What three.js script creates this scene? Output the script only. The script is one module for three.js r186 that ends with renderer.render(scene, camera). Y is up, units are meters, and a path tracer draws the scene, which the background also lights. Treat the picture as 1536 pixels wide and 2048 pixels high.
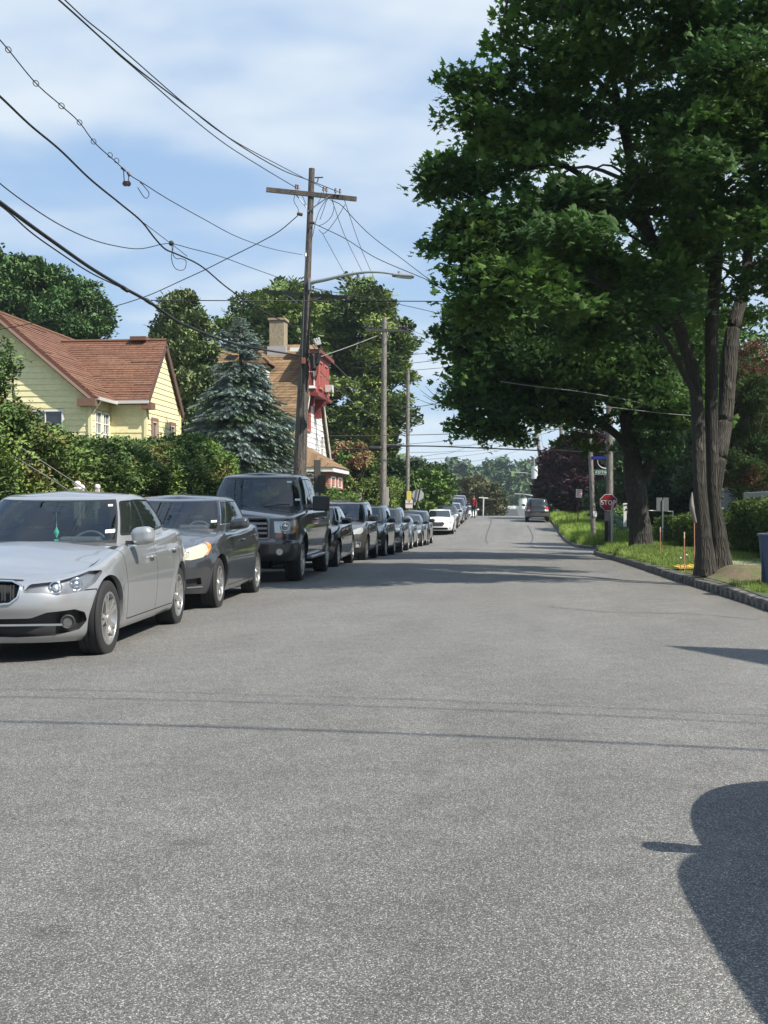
import * as THREE from 'three';
import { mergeGeometries } from 'three/addons/utils/BufferGeometryUtils.js';
import { FontLoader } from 'three/addons/loaders/FontLoader.js';
import { TextGeometry } from 'three/addons/geometries/TextGeometry.js';
import { RoundedBoxGeometry } from 'three/addons/geometries/RoundedBoxGeometry.js';

// ---------- camera, sky, sun, exposure ----------
const F = 2500, PX = 768, PY = 1012, EYE = 1.3, TH = Math.atan(0.1);       // focal length in photo pixels, horizon row, eye height, yaw to the left of the road
const CT = Math.cos(TH), ST = Math.sin(TH);
const scene = new THREE.Scene();
const camera = new THREE.PerspectiveCamera(2 * Math.atan(1024 / F) * 180 / Math.PI, 768 / 1024, 0.1, 3000);
camera.position.set(0, EYE, 0);
camera.rotation.set(-Math.atan(12 / F), TH, 0, 'YXZ');
scene.add(camera);
const EXPO = 1.6;
const SUN_EL = 48 * Math.PI / 180, SUN_AZ = 26 * Math.PI / 180;              // elevation; angle behind the right-hand side of the road
const sunDir = new THREE.Vector3(Math.cos(SUN_AZ) * Math.cos(SUN_EL), Math.sin(SUN_EL), Math.sin(SUN_AZ) * Math.cos(SUN_EL));
const sun = new THREE.DirectionalLight(new THREE.Color(1.0, 0.93, 0.82), 5);
sun.position.copy(sunDir).multiplyScalar(120).add(new THREE.Vector3(0, 0, -40));
sun.target.position.set(0, 0, -40);
sun.castShadow = true;
sun.shadow.mapSize.set(4096, 4096);
Object.assign(sun.shadow.camera, { left: -70, right: 70, top: 80, bottom: -80, near: 1, far: 300 });
scene.add(sun, sun.target);
scene.fog = new THREE.FogExp2(new THREE.Color(0.62, 0.74, 0.86), 0.00025);

// ---------- random numbers and noise ----------
function rng(seed) { let a = seed >>> 0; return () => { a = (a + 0x6D2B79F5) | 0; let t = Math.imul(a ^ (a >>> 15), 1 | a); t = (t + Math.imul(t ^ (t >>> 7), 61 | t)) ^ t; return ((t ^ (t >>> 14)) >>> 0) / 4294967296; }; }
function h3(x, y, z) { let h = Math.imul(x, 374761393) ^ Math.imul(y, 668265263) ^ Math.imul(z, 2147483647 - 7919); h = Math.imul(h ^ (h >>> 13), 1274126177); h ^= h >>> 16; return (h >>> 0) / 4294967296; }
const sm = t => t * t * (3 - 2 * t), mix = (a, b, t) => a + (b - a) * t, clamp = (x, a = 0, b = 1) => x < a ? a : x > b ? b : x;
const sstep = (a, b, x) => sm(clamp((x - a) / (b - a)));
function vn(x, y, z = 0) {
  const X = Math.floor(x), Y = Math.floor(y), Z = Math.floor(z), u = sm(x - X), v = sm(y - Y), w = sm(z - Z);
  const c = (i, j, k) => h3(X + i, Y + j, Z + k);
  return mix(mix(mix(c(0, 0, 0), c(1, 0, 0), u), mix(c(0, 1, 0), c(1, 1, 0), u), v), mix(mix(c(0, 0, 1), c(1, 0, 1), u), mix(c(0, 1, 1), c(1, 1, 1), u), v), w);
}
function fbm(x, y, z = 0, o = 4) { let s = 0, a = .5, t = 0; for (let i = 0; i < o; i++) { s += a * vn(x, y, z + i * 17.3); t += a; x *= 2.03; y *= 2.03; z *= 2.03; a *= .5; } return s / t; }
function pn(x, y, per, seed = 0) {                                            // tiling value noise
  const X = Math.floor(x), Y = Math.floor(y), u = sm(x - X), v = sm(y - Y), m = k => ((k % per) + per) % per;
  const c = (i, j) => h3(m(X + i), m(Y + j), seed);
  return mix(mix(c(0, 0), c(1, 0), u), mix(c(0, 1), c(1, 1), u), v);
}

// ---------- sky: blue summer sky with thin high cloud ----------
{
  const W = 2048, H = 1024, d = new Float32Array(W * H * 4);
  const K = 1.08 / EXPO;
  for (let j = 0; j < H; j++) {
    const el = ((j + .5) / H - .5) * Math.PI, up = Math.sin(el);
    for (let i = 0; i < W; i++) {
      const az = ((i + .5) / W - .5) * 2 * Math.PI;
      const dx = Math.cos(el) * Math.cos(az), dz = Math.cos(el) * Math.sin(az);
      let e = Math.max(up, 0);
      const t = Math.pow(1 - e, 3.2), hz = Math.pow(1 - e, 9);
      let r = mix(.17, .42, t), g = mix(.36, .61, t), b = mix(.70, .86, t);
      r = mix(r, .56, hz * .8); g = mix(g, .74, hz * .8); b = mix(b, .84, hz * .8);
      const sd = dx * sunDir.x + up * sunDir.y + dz * sunDir.z;
      const glow = Math.pow(Math.max(sd, 0), 10) * .5 + Math.pow(Math.max(sd, 0), 60) * 1.5;
      r += glow; g += glow * .96; b += glow * .88;
      if (up > 0) {
        const k = 1 / (up + .16), cx = dx * k, cz = dz * k;
        // streaks run across the view
        const q = fbm(cx * 1.6 + 3.1, cz * 2.4 + 7.7, 0, 4), q2 = fbm(cx * 4.2 + cz * 2.0 + 9, cz * 5.5 - cx * 1.2, 5, 5);
        let c = sstep(.34, .70, q * .58 + q2 * .42) * .78 + .16;
        c *= mix(.75, .95, sstep(0, .3, up));
        r = mix(r, .76, c); g = mix(g, .84, c); b = mix(b, .91, c);
      } else { const gsh = sstep(0, -.12, up); r = mix(r, .16, gsh); g = mix(g, .17, gsh); b = mix(b, .16, gsh); }
      const o = (j * W + i) * 4; d[o] = r * K; d[o + 1] = g * K; d[o + 2] = b * K; d[o + 3] = 1;
    }
  }
  const t = new THREE.DataTexture(d, W, H, THREE.RGBAFormat, THREE.FloatType);
  t.mapping = THREE.EquirectangularReflectionMapping; t.minFilter = t.magFilter = THREE.LinearFilter; t.wrapS = THREE.RepeatWrapping; t.needsUpdate = true;
  scene.background = t; scene.environment = t;
}
const renderer = new THREE.WebGLRenderer({ antialias: true });
renderer.toneMapping = THREE.LinearToneMapping;
renderer.toneMappingExposure = EXPO;
renderer.shadowMap.enabled = true;
// ---------- placing: road frame r (right of the camera), s (metres up the road) ----------
const V = (x, y, z) => new THREE.Vector3(x, y, z);
function at(px, py, d) { const X = (px - PX) / F * d, y = EYE - (py - PY) / F * d; const r = X * CT - d * ST, s = X * ST + d * CT; return V(r, y, -s); }   // photo pixel at a depth
function pr(px, py, r) { const k = (px - PX) / F, s = r * (CT + k * ST) / (k * CT - ST), d = -r * ST + s * CT; return V(r, EYE - (py - PY) / F * d, -s); }   // photo pixel on the line r = const
// ---------- scene bookkeeping ----------
const used = {};
function numbered(n) { const k = used[n] = (used[n] || 0) + 1; return k === 1 ? n : `${n}_${String(k - 1).padStart(3, '0')}`; }
function note(o, label, category, group) { o.userData.label = label; o.userData.category = category; if (group) o.userData.group = group; return o; }
function thing(name, label, category, p = [0, 0, 0], turn = 0, group) {
  const o = new THREE.Group(); o.name = numbered(name); o.position.set(...(p.isVector3 ? [p.x, p.y, p.z] : p)); o.rotation.y = turn; scene.add(o);
  return note(o, label, category, group);
}
function part(name, geo, mat, parent, label) {
  const m = new THREE.Mesh(Array.isArray(geo) ? join(geo) : geo, mat); m.name = name; m.castShadow = m.receiveShadow = true; parent.add(m);
  if (label) m.userData.label = label;
  return m;
}
function struct(name, geo, mat, label) { const m = part(numbered(name), geo, mat, scene); m.userData.kind = 'structure'; if (label) m.userData.label = label; return m; }
function inst(name, geo, mat, list, parent, color) {                           // list of Matrix4; color(i) -> Color
  const m = new THREE.InstancedMesh(geo, mat, list.length); m.name = name; m.castShadow = m.receiveShadow = true;
  for (let i = 0; i < list.length; i++) { m.setMatrixAt(i, list[i]); if (color) m.setColorAt(i, color(i)); }
  parent.add(m); m.userData.kind = 'stuff'; return m;
}
function join(list) {
  list = list.map(g => { g = g.index ? g.toNonIndexed() : g; for (const k of Object.keys(g.attributes)) if (!['position', 'normal', 'uv'].includes(k)) g.deleteAttribute(k); if (!g.attributes.uv) g.setAttribute('uv', new THREE.BufferAttribute(new Float32Array(g.attributes.position.count * 2), 2)); if (!g.attributes.normal) g.computeVertexNormals(); return g; });
  return list.length === 1 ? list[0] : mergeGeometries(list);
}
const M4 = (x, y, z, rx = 0, ry = 0, rz = 0, sx = 1, sy = sx, sz = sx) => new THREE.Matrix4().compose(V(x, y, z), new THREE.Quaternion().setFromEuler(new THREE.Euler(rx, ry, rz, 'YXZ')), V(sx, sy, sz));
const move = (g, x, y, z, rx = 0, ry = 0, rz = 0) => g.applyMatrix4(M4(x, y, z, rx, ry, rz));
const box = (w, h, d, x = 0, y = 0, z = 0, rx = 0, ry = 0, rz = 0) => move(new THREE.BoxGeometry(w, h, d), x, y, z, rx, ry, rz);
const rbox = (w, h, d, r, x = 0, y = 0, z = 0, rx = 0, ry = 0, rz = 0) => move(new RoundedBoxGeometry(w, h, d, 2, r), x, y, z, rx, ry, rz);
const cyl = (r0, r1, h, n, x = 0, y = 0, z = 0, rx = 0, ry = 0, rz = 0) => move(new THREE.CylinderGeometry(r0, r1, h, n), x, y, z, rx, ry, rz);
function tube(pts, rad, seg = 8, per = 6, closed = false) { return new THREE.TubeGeometry(new THREE.CatmullRomCurve3(pts, closed, 'centripetal'), Math.max(2, seg), rad, per, closed); }
function limb(pts, radii, sides = 8, seg = 3, wob = 0, seed = 1, uvs = 1) {    // tapered, uneven tube along points
  const c = new THREE.CatmullRomCurve3(pts, false, 'centripetal'), n = (pts.length - 1) * seg, fr = c.computeFrenetFrames(n, false), P = [], U = [], I = [];
  let len = 0, prev = null;
  for (let i = 0; i <= n; i++) {
    const t = i / n, p = c.getPoint(t), k = t * (radii.length - 1), a = Math.min(Math.floor(k), radii.length - 2), R = mix(radii[a], radii[a + 1], k - a);
    if (prev) len += p.distanceTo(prev); prev = p;
    // use a stable frame
    const T = c.getTangent(t), N = Math.abs(T.y) > .9 ? V(1, 0, 0) : V(0, 1, 0); const B = T.clone().cross(N).normalize(), Q = B.clone().cross(T).normalize();
    for (let j = 0; j <= sides; j++) {
      const a2 = j / sides * 2 * Math.PI, w = 1 + wob * (fbm(Math.cos(a2) * 1.8 + seed, Math.sin(a2) * 1.8, len * 1.2 + seed, 3) - .5) * 2;
      P.push(p.x + (Q.x * Math.cos(a2) + B.x * Math.sin(a2)) * R * w, p.y + (Q.y * Math.cos(a2) + B.y * Math.sin(a2)) * R * w, p.z + (Q.z * Math.cos(a2) + B.z * Math.sin(a2)) * R * w);
      U.push(j / sides * Math.max(1, Math.round(2 * Math.PI * radii[0] * uvs)), len * uvs);
      if (i < n && j < sides) { const q = i * (sides + 1) + j; I.push(q, q + sides + 1, q + 1, q + 1, q + sides + 1, q + sides + 2); }
    }
  }
  const g = new THREE.BufferGeometry(); g.setAttribute('position', new THREE.Float32BufferAttribute(P, 3)); g.setAttribute('uv', new THREE.Float32BufferAttribute(U, 2)); g.setIndex(I); g.computeVertexNormals();
  return g;
}
function quad(a, b, c, d, uw = 1, uh = 1) { const g = new THREE.BufferGeometry(); g.setAttribute('position', new THREE.Float32BufferAttribute([a, b, c, a, c, d].flatMap(p => [p.x, p.y, p.z]), 3)); g.setAttribute('uv', new THREE.Float32BufferAttribute([0, 0, uw, 0, uw, uh, 0, 0, uw, uh, 0, uh], 2)); g.computeVertexNormals(); return g; }
function slab(pts, thick, dir) {                                               // flat polygon (3-D points) given thickness along dir
  const n = pts.length, P = [], top = pts.map(p => p.clone().addScaledVector(dir, thick)); const tri = (a, b, c) => P.push(a.x, a.y, a.z, b.x, b.y, b.z, c.x, c.y, c.z);
  for (let i = 1; i < n - 1; i++) { tri(top[0], top[i], top[i + 1]); tri(pts[0], pts[i + 1], pts[i]); }
  for (let i = 0; i < n; i++) { const j = (i + 1) % n; tri(pts[i], pts[j], top[j]); tri(pts[i], top[j], top[i]); }
  const g = new THREE.BufferGeometry(); g.setAttribute('position', new THREE.Float32BufferAttribute(P, 3)); g.computeVertexNormals();
  const U = []; for (let i = 0; i < P.length; i += 3) U.push((P[i] + P[i + 2]) * .7, P[i + 1]); g.setAttribute('uv', new THREE.Float32BufferAttribute(U, 2));
  return g;
}
function spl(list) {                                                           // smooth 1-D curve through [x, y] knots (monotone-ish cubic)
  const n = list.length, m = []; for (let i = 0; i < n; i++) { const a = list[Math.max(0, i - 1)], b = list[Math.min(n - 1, i + 1)]; m.push((b[1] - a[1]) / (b[0] - a[0])); }
  for (let i = 0; i < n - 1; i++) { const s = (list[i + 1][1] - list[i][1]) / (list[i + 1][0] - list[i][0]); if (Math.abs(s) < 1e-9) { m[i] = m[i + 1] = 0; } else { for (const k of [i, i + 1]) { const q = m[k] / s; if (q < 0) m[k] = 0; else if (q > 3) m[k] = 3 * s; } } }
  return x => { if (x <= list[0][0]) return list[0][1]; if (x >= list[n - 1][0]) return list[n - 1][1]; let i = 0; while (x > list[i + 1][0]) i++; const h = list[i + 1][0] - list[i][0], t = (x - list[i][0]) / h, t2 = t * t, t3 = t2 * t; return (2 * t3 - 3 * t2 + 1) * list[i][1] + (t3 - 2 * t2 + t) * h * m[i] + (3 * t2 - 2 * t3) * list[i + 1][1] + (t3 - t2) * h * m[i + 1]; };
}
// ---------- textures and materials ----------
const enc = x => { x = clamp(x); return 255 * (x <= .0031308 ? 12.92 * x : 1.055 * Math.pow(x, 1 / 2.4) - .055); };
function tex(w, h, fn, srgb = true, rep) {
  const d = new Uint8Array(w * h * 4);
  for (let j = 0; j < h; j++) for (let i = 0; i < w; i++) { const c = fn(i, j), o = (j * w + i) * 4; for (let k = 0; k < 3; k++) { const v = Array.isArray(c) ? c[k] : c; d[o + k] = srgb ? enc(v) : 255 * clamp(v); } d[o + 3] = 255; }
  const t = new THREE.DataTexture(d, w, h); t.wrapS = t.wrapT = THREE.RepeatWrapping; t.magFilter = THREE.LinearFilter; t.minFilter = THREE.LinearMipmapLinearFilter; t.generateMipmaps = true;
  if (srgb) t.colorSpace = THREE.SRGBColorSpace; if (rep) t.repeat.set(...rep); t.needsUpdate = true; return t;
}
const C = (r, g, b) => new THREE.Color().setRGB(r, g, b);
function mat(c, rough = .8, o = {}) { return new THREE.MeshStandardMaterial({ color: C(...c), roughness: rough, side: THREE.DoubleSide, ...o }); }
function phys(c, rough = .5, o = {}) { return new THREE.MeshPhysicalMaterial({ color: C(...c), roughness: rough, side: THREE.DoubleSide, ...o }); }
const leafMat = (rough = .5, tr = .35) => phys([1, 1, 1], rough, { transmission: tr, thickness: 0, ior: 1.4, specularIntensity: .3 });
// ---------- cutting a triangle soup along f = 0 ----------
function cut(tris, f) {                                                        // each vertex: [x,y,z, nx,ny,nz, a,b]
  const inn = [], out = [], segs = [];
  for (const t of tris) {
    const d = t.map(f), neg = d.filter(x => x < 0).length;
    if (neg === 3) { inn.push(t); continue; } if (neg === 0) { out.push(t); continue; }
    const k = neg === 1 ? d.findIndex(x => x < 0) : d.findIndex(x => x >= 0), A = t[k], B = t[(k + 1) % 3], D = t[(k + 2) % 3];
    const L = (p, q, dp, dq) => { const u = dp / (dp - dq); return p.map((x, i) => x + (q[i] - x) * u); };
    const ab = L(A, B, d[k], d[(k + 1) % 3]), ad = L(A, D, d[k], d[(k + 2) % 3]);
    const one = neg === 1 ? inn : out, two = neg === 1 ? out : inn;
    one.push([A, ab, ad]); two.push([ab, B, D], [ab, D, ad]); segs.push([ab, ad]);
  }
  return { inn, out, segs };
}
function geoOf(tris) {
  const P = new Float32Array(tris.length * 9), N = new Float32Array(tris.length * 9), U = new Float32Array(tris.length * 6); let i = 0, u = 0;
  for (const t of tris) for (const v of t) { const l = Math.hypot(v[3], v[4], v[5]) || 1; P[i] = v[0]; P[i + 1] = v[1]; P[i + 2] = v[2]; N[i] = v[3] / l; N[i + 1] = v[4] / l; N[i + 2] = v[5] / l; i += 3; U[u++] = v[6]; U[u++] = v[7]; }
  const g = new THREE.BufferGeometry(); g.setAttribute('position', new THREE.BufferAttribute(P, 3)); g.setAttribute('normal', new THREE.BufferAttribute(N, 3)); g.setAttribute('uv', new THREE.BufferAttribute(U, 2)); return g;
}
function chain(segs, eps = 1e-4) {                                             // join cut segments into polylines of Vector3
  const key = p => `${Math.round(p[0] / eps)},${Math.round(p[1] / eps)},${Math.round(p[2] / eps)}`, ends = new Map();
  segs.forEach((s, i) => s.forEach((p, j) => { const k = key(p); if (!ends.has(k)) ends.set(k, []); ends.get(k).push([i, j]); }));
  const done = new Set(), lines = [];
  const walk = (i, j) => { const L = []; let cur = segs[i][j], nx = segs[i][1 - j]; done.add(i); L.push(cur, nx); for (; ;) { const c = (ends.get(key(nx)) || []).find(([a]) => !done.has(a)); if (!c) break; done.add(c[0]); nx = segs[c[0]][1 - c[1]]; L.push(nx); } return L; };
  for (const [k, l] of ends) if (l.length === 1 && !done.has(l[0][0])) lines.push(walk(...l[0]));
  segs.forEach((s, i) => { if (!done.has(i)) lines.push(walk(i, 0)); });
  return lines.map(L => L.map(p => V(p[0], p[1], p[2])));
}
// ---------- ground heights ----------
const G = spl([[-40, 0], [0, 0], [20, 0], [27, -.07], [35, -.2], [43, -.36], [50, -.42], [55, -.48], [60, -.56], [66, -.56], [73, -.42], [80, -.14], [88, .14], [96, .32], [106, .43], [125, -.6], [150, -2.2], [180, -3.6], [215, -2.7], [260, -.95], [330, .52], [420, .9], [700, 3]]);
const kR = s => 2.98 + .34 * sstep(24, 15, s) + .3 * sstep(14, 6, s), kL = s => -5.65;
const crossAt = r => r > -1.3 ? 49.6 : 68.2, cwAt = r => r > -1.3 ? 2.6 : 4.0, RC = 2.2;   // the side streets, right and left
function roadF(r, s) {                                                         // < 0 on the roadway
  if (s > 123) return 1;
  const d1 = r > -1.3 ? r - kR(s) : kL(s) - r, d2 = Math.abs(s - crossAt(r)) - cwAt(r);
  return RC - Math.hypot(Math.max(RC - d1, 0), Math.max(RC - d2, 0));
}
const roadY = (r, s) => { const u = clamp((r + 1.3) / 4.35, -1.25, 1.25); return G(s) + .075 * (1 - u * u) - .035; };
function groundY(r, s) {
  const g = G(s), w = sstep(150, 110, s);
  const R = Math.max(r - 3.1, 0), L = Math.max(-5.65 - r, 0);
  let y = g + w * (.10 + .025 * Math.min(R, 8) + .85 * sstep(1.6, 5.5, L) + .03 * Math.max(L - 6, 0) * sstep(60, 6, L)) - (1 - w) * .05;
  const kb = sstep(.15, .7, roadF(r, s));
  y += kb * w * .20 * Math.exp(-((r - 3.75) ** 2 / .9 + (s - 21.4) ** 2 / 1.1));           // mound round the near tree's foot
  y += kb * w * .14 * Math.exp(-((r - 3.75) ** 2 / .9 + (s - 36) ** 2 / 1.3));
  const far = Math.max(Math.abs(r) - 40, 0); y += .02 * far * sstep(120, 300, s);
  return y + .03 * (fbm(r * .6, s * .6) - .5) * (R + L > .3 ? 1 : 0);
}
function sheet(rs, ss, h) {                                                    // grid of triangles over (r, s) with height h and smooth normals
  const vt = (r, s) => { const e = .15, nx = (h(r - e, s) - h(r + e, s)) / (2 * e), nz = (h(r, s + e) - h(r, s - e)) / (2 * e); return [r, h(r, s), -s, nx, 1, nz, r, s]; };
  const g = rs.map(r => ss.map(s => vt(r, s))), T = [];
  for (let i = 0; i < rs.length - 1; i++) for (let j = 0; j < ss.length - 1; j++) { const a = g[i][j], b = g[i + 1][j], c = g[i + 1][j + 1], d = g[i][j + 1]; T.push([a, b, c], [a, c, d]); }
  return T;
}
const range = (a, b, st) => { const o = [], n = Math.max(1, Math.round((b - a) / st)); for (let i = 0; i <= n; i++) o.push(a + (b - a) * i / n); return o; };
const steps = (...l) => { const o = [l[0]]; for (let i = 1; i < l.length; i += 2) o.push(...range(o[o.length - 1], l[i + 1], l[i]).slice(1)); return o; };

// asphalt: worn aggregate, 2 m tile
const NT = 1024, stones = (() => {
  const cell = 4, n = Math.floor(NT / cell), A = new Float32Array(NT * NT), Hh = new Float32Array(NT * NT), m = k => ((k % n) + n) % n;
  for (let j = 0; j < NT; j++) for (let i = 0; i < NT; i++) {
    const x = i / NT * n, y = j / NT * n, X = Math.floor(x), Y = Math.floor(y); let best = 9, id = 0, sec = 9;
    for (let a = -1; a <= 1; a++) for (let b = -1; b <= 1; b++) { const u = m(X + a), v = m(Y + b), dx = X + a + h3(u, v, 1) - x, dy = Y + b + h3(u, v, 2) - y, d = dx * dx + dy * dy; if (d < best) { sec = best; best = d; id = h3(u, v, 3); } else if (d < sec) sec = d; }
    const edge = clamp((Math.sqrt(sec) - Math.sqrt(best)) * 3.2);
    const q = id < .55 ? .055 + id * .13 : id < .88 ? .14 + (id - .55) * .36 : .29 + (id - .88) * 1.7;
    const big = pn(i / NT * 9, j / NT * 9, 9, 5) * .5 + pn(i / NT * 40, j / NT * 40, 40, 6) * .5;
    A[j * NT + i] = mix(.062, q, .25 + .75 * edge) * (.84 + .32 * big); Hh[j * NT + i] = edge * (.4 + .6 * h3(i >> 2, j >> 2, 9)) * .7 + .3 * id;
  }
  return { A, Hh };
})();
const asphaltMap = tex(NT, NT, (i, j) => { const a = stones.A[j * NT + i]; return [a * 1.12, a * 1.108, a * 1.05]; });
const asphaltBump = tex(NT, NT, (i, j) => stones.Hh[j * NT + i], false);
asphaltMap.repeat.set(.9, .9); asphaltBump.repeat.set(.9, .9);
const asphalt = mat([1, 1, 1], .82, { map: asphaltMap, bumpMap: asphaltBump, bumpScale: .004, vertexColors: true });
{
  const rs = steps(-46, 3, -7, .22, -2.6, .07, 2.2, .22, 6, 2, 46), ss = steps(-14, .4, 2.4, .06, 9, .3, 32, .5, 62, .8, 124);
  const stains = [[380, 1707, .07, .06, .45], [853, 1620, .07, .22, .16], [955, 1640, .045, .16, .28], [900, 1455, .07, .3, .14], [862, 1560, .05, .2, .16], [90, 1890, .08, .06, .25], [1080, 1560, .06, .08, .15], [620, 1950, .05, .05, .18], [250, 1620, .07, .08, .14], [1240, 1760, .045, .05, .3], [700, 1640, .045, .05, .25], [480, 1560, .5, .3, .10], [760, 1850, .35, .2, .10], [1100, 1480, .4, .35, .08], [200, 1780, .4, .25, .09]].map(([x, y, a, b, k]) => { const p = at(x, y, 1.3 * F / (y - PY)); return [p.x, -p.z, a, b, k]; });
  const { inn, segs } = cut(sheet(rs, ss, roadY), v => roadF(v[6], v[7]));
  const g = geoOf(inn), p = g.attributes.position, col = new Float32Array(p.count * 3);
  for (let i = 0; i < p.count; i++) {
    const r = p.getX(i), s = -p.getZ(i);
    let k = .93 + .34 * (fbm(r * .5, s * .16, 1, 4) - .5) + .30 * (fbm(r * 1.9 + 4, s * .7, 3, 3) - .5) + .16 * (fbm(r * 7, s * 5, 6, 2) - .5);
    const lane = Math.exp(-((r - 1.0) ** 2) / .25) + Math.exp(-((r + .8) ** 2) / .3); k *= 1 + .04 * lane;
    const gut = sstep(.9, 0, -roadF(r, s)); k *= 1 - .14 * gut * fbm(r * 2, s * .8, 8);
    const oil = sstep(-3.4, -4.4, r) * sstep(.45, .7, fbm(r * 1.2, s * .5, 12)); k *= 1 - .25 * oil;
    if (s > 2 && s < 9.5) for (const [a, b, ra, rb, q] of stains) { const e = ((r - a) / ra) ** 2 + ((s - b) / rb) ** 2; if (e < 5) k *= 1 - q * Math.exp(-e * (.7 + .6 * fbm(r * 14, s * 14, 2, 2))); }
    const warm = .03 * gut; col[3 * i] = k * (1 + warm); col[3 * i + 1] = k; col[3 * i + 2] = k * (1 - warm * 2);
  }
  g.setAttribute('color', new THREE.BufferAttribute(col, 3));
  struct('road', g, asphalt);
  // kerbs along the cut edge
  const kerbMap = tex(256, 256, (i, j) => { const a = .095 + .09 * (pn(i / 8, j / 8, 32, 1) - .5) + .16 * (pn(i / 32, j / 32, 8, 2) - .5) + .06 * (h3(i, j, 3) - .5); return [a * 1.04, a, a * .9]; });
  const kerbMat = mat([1, 1, 1], .9, { map: kerbMap });
  const kerb = struct('kerb', box(.01, .01, .01, 3.2, -.3, -20), kerbMat);      // root of the stones
  const K = rng(77); let nStone = 0; const rest = [];
  for (const L of chain(segs)) {
    if (L.length < 4) continue;
    const cv = new THREE.CurvePath(); for (let i = 0; i < L.length - 1; i++) cv.add(new THREE.LineCurve3(L[i], L[i + 1]));
    const len = cv.getLength(), n = Math.max(1, Math.round(len / 1.25));
    for (let q = 0; q < n; q++) {
      const pts = [0, .5, 1].map(u => cv.getPoint(Math.min(.9999, (q + mix(.012, .988, u)) / n)));
      if (Math.abs(pts[0].x) > 30) continue;
      const tan = pts[2].clone().sub(pts[0]).normalize(); let out = V(-tan.z, 0, tan.x); const mid = pts[1];
      if (roadF(mid.x + out.x * .3, -(mid.z + out.z * .3)) < roadF(mid.x - out.x * .3, -(mid.z - out.z * .3))) out.negate();
      const h = .115 + .02 * K(), lean = .02 * (K() - .5), P = [], I = [];
      const prof = [[-.012, -.12], [0, h - .025], [.02, h], [.165, h + .004], [.17, -.12]];
      pts.forEach((p, a) => prof.forEach(([o, y]) => { const yy = roadY(p.x, -p.z) + y + lean * (a - 1); P.push(p.x + out.x * o, yy, p.z + out.z * o); }));
      for (let a = 0; a < 2; a++) for (let b = 0; b < 4; b++) { const i0 = a * 5 + b; I.push(i0, i0 + 5, i0 + 1, i0 + 1, i0 + 5, i0 + 6); }
      I.push(0, 1, 2, 0, 2, 3, 0, 3, 4, 10, 12, 11, 10, 13, 12, 10, 14, 13);
      let g2 = new THREE.BufferGeometry(); g2.setAttribute('position', new THREE.Float32BufferAttribute(P, 3)); g2.setIndex(I); g2 = g2.toNonIndexed(); g2.computeVertexNormals();
      const pp = g2.attributes.position, U = []; for (let i = 0; i < pp.count; i++) U.push(pp.getX(i) + pp.getZ(i), pp.getY(i) * 1.3 + pp.getX(i) * .5); g2.setAttribute('uv', new THREE.Float32BufferAttribute(U, 2));
      if (mid.x > 0 && mid.z > -50) { part('kerb_stone', g2, kerbMat, kerb); nStone++; } else rest.push(g2);
    }
  }
  if (rest.length) part('kerb_stones', rest, kerbMat, kerb).userData.kind = 'stuff';
}
// tar seams across and along the road
{
  const tarMat = mat([.035, .035, .037], .6);
  const seam = (name, pts, w, seed) => {
    const P = [], I = [], R = rng(seed), c = new THREE.CatmullRomCurve3(pts.map(([r, s]) => V(r, 0, -s))), n = 60;
    for (let i = 0; i <= n; i++) { const p = c.getPoint(i / n), t = c.getTangent(i / n), j = .05 * (R() - .5), ww = w * (.5 + R()); for (const sg of [-1, 1]) { const r = p.x - t.z * (sg * ww / 2 + j), z = p.z + t.x * (sg * ww / 2 + j); P.push(r, roadY(r, -z) + .005, z); } if (i < n) { const q = i * 2; I.push(q, q + 1, q + 2, q + 1, q + 3, q + 2); } }
    const g = new THREE.BufferGeometry(); g.setAttribute('position', new THREE.Float32BufferAttribute(P, 3)); g.setIndex(I); g.computeVertexNormals(); struct('tar_seam', g, tarMat);
  };
  seam('', [[2.9, 14.9], [2.2, 15.4], [1.2, 15.3], [.5, 15.9]], .02, 3);
  seam('', [[1.1, 50], [1.0, 60], [1.35, 72], [1.2, 84]], .05, 4);
  seam('', [[-2.0, 74], [-.8, 73.6], [.6, 74.2], [2.6, 73.2]], .05, 5);
  seam('', [[-2.4, 62], [-.4, 63], [1.2, 62.2], [3, 60.5]], .05, 6);
  seam('', [[-.6, 46.5], [1.0, 47.4], [2.6, 46.9]], .04, 7);
}
// lawns and the land beyond
const lawnMap = tex(512, 512, (i, j) => { const n = pn(i / 16, j / 16, 32, 1) * .4 + pn(i / 4, j / 4, 128, 2) * .35 + h3(i, j, 4) * .25, b = pn(i / 64, j / 64, 8, 3) * .6 + pn(i / 24, j / 24, 21, 9) * .4; const k = .45 + .9 * n; return b > .56 ? [.105 * k, .10 * k, .045 * k] : [.07 * k, .115 * k, .03 * k]; });
const lawnMat = mat([1, 1, 1], .95, { map: lawnMap });
{
  const rs = steps(-460, 30, -100, 6, -24, 1.5, -9, .4, -5, 2, 2, .25, 9, 1, 16, 4, 60, 30, 460), ss = steps(-60, 4, 5, .5, 68, 1, 125, 4, 340, 20, 900);
  const { out } = cut(sheet(rs, ss, groundY), v => roadF(v[6], v[7]) - .15);
  const g = geoOf(out); const u = g.attributes.uv; for (let i = 0; i < u.count; i++) u.setXY(i, u.getX(i) * .4, u.getY(i) * .4);
  struct('ground', g, lawnMat);
}
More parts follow.
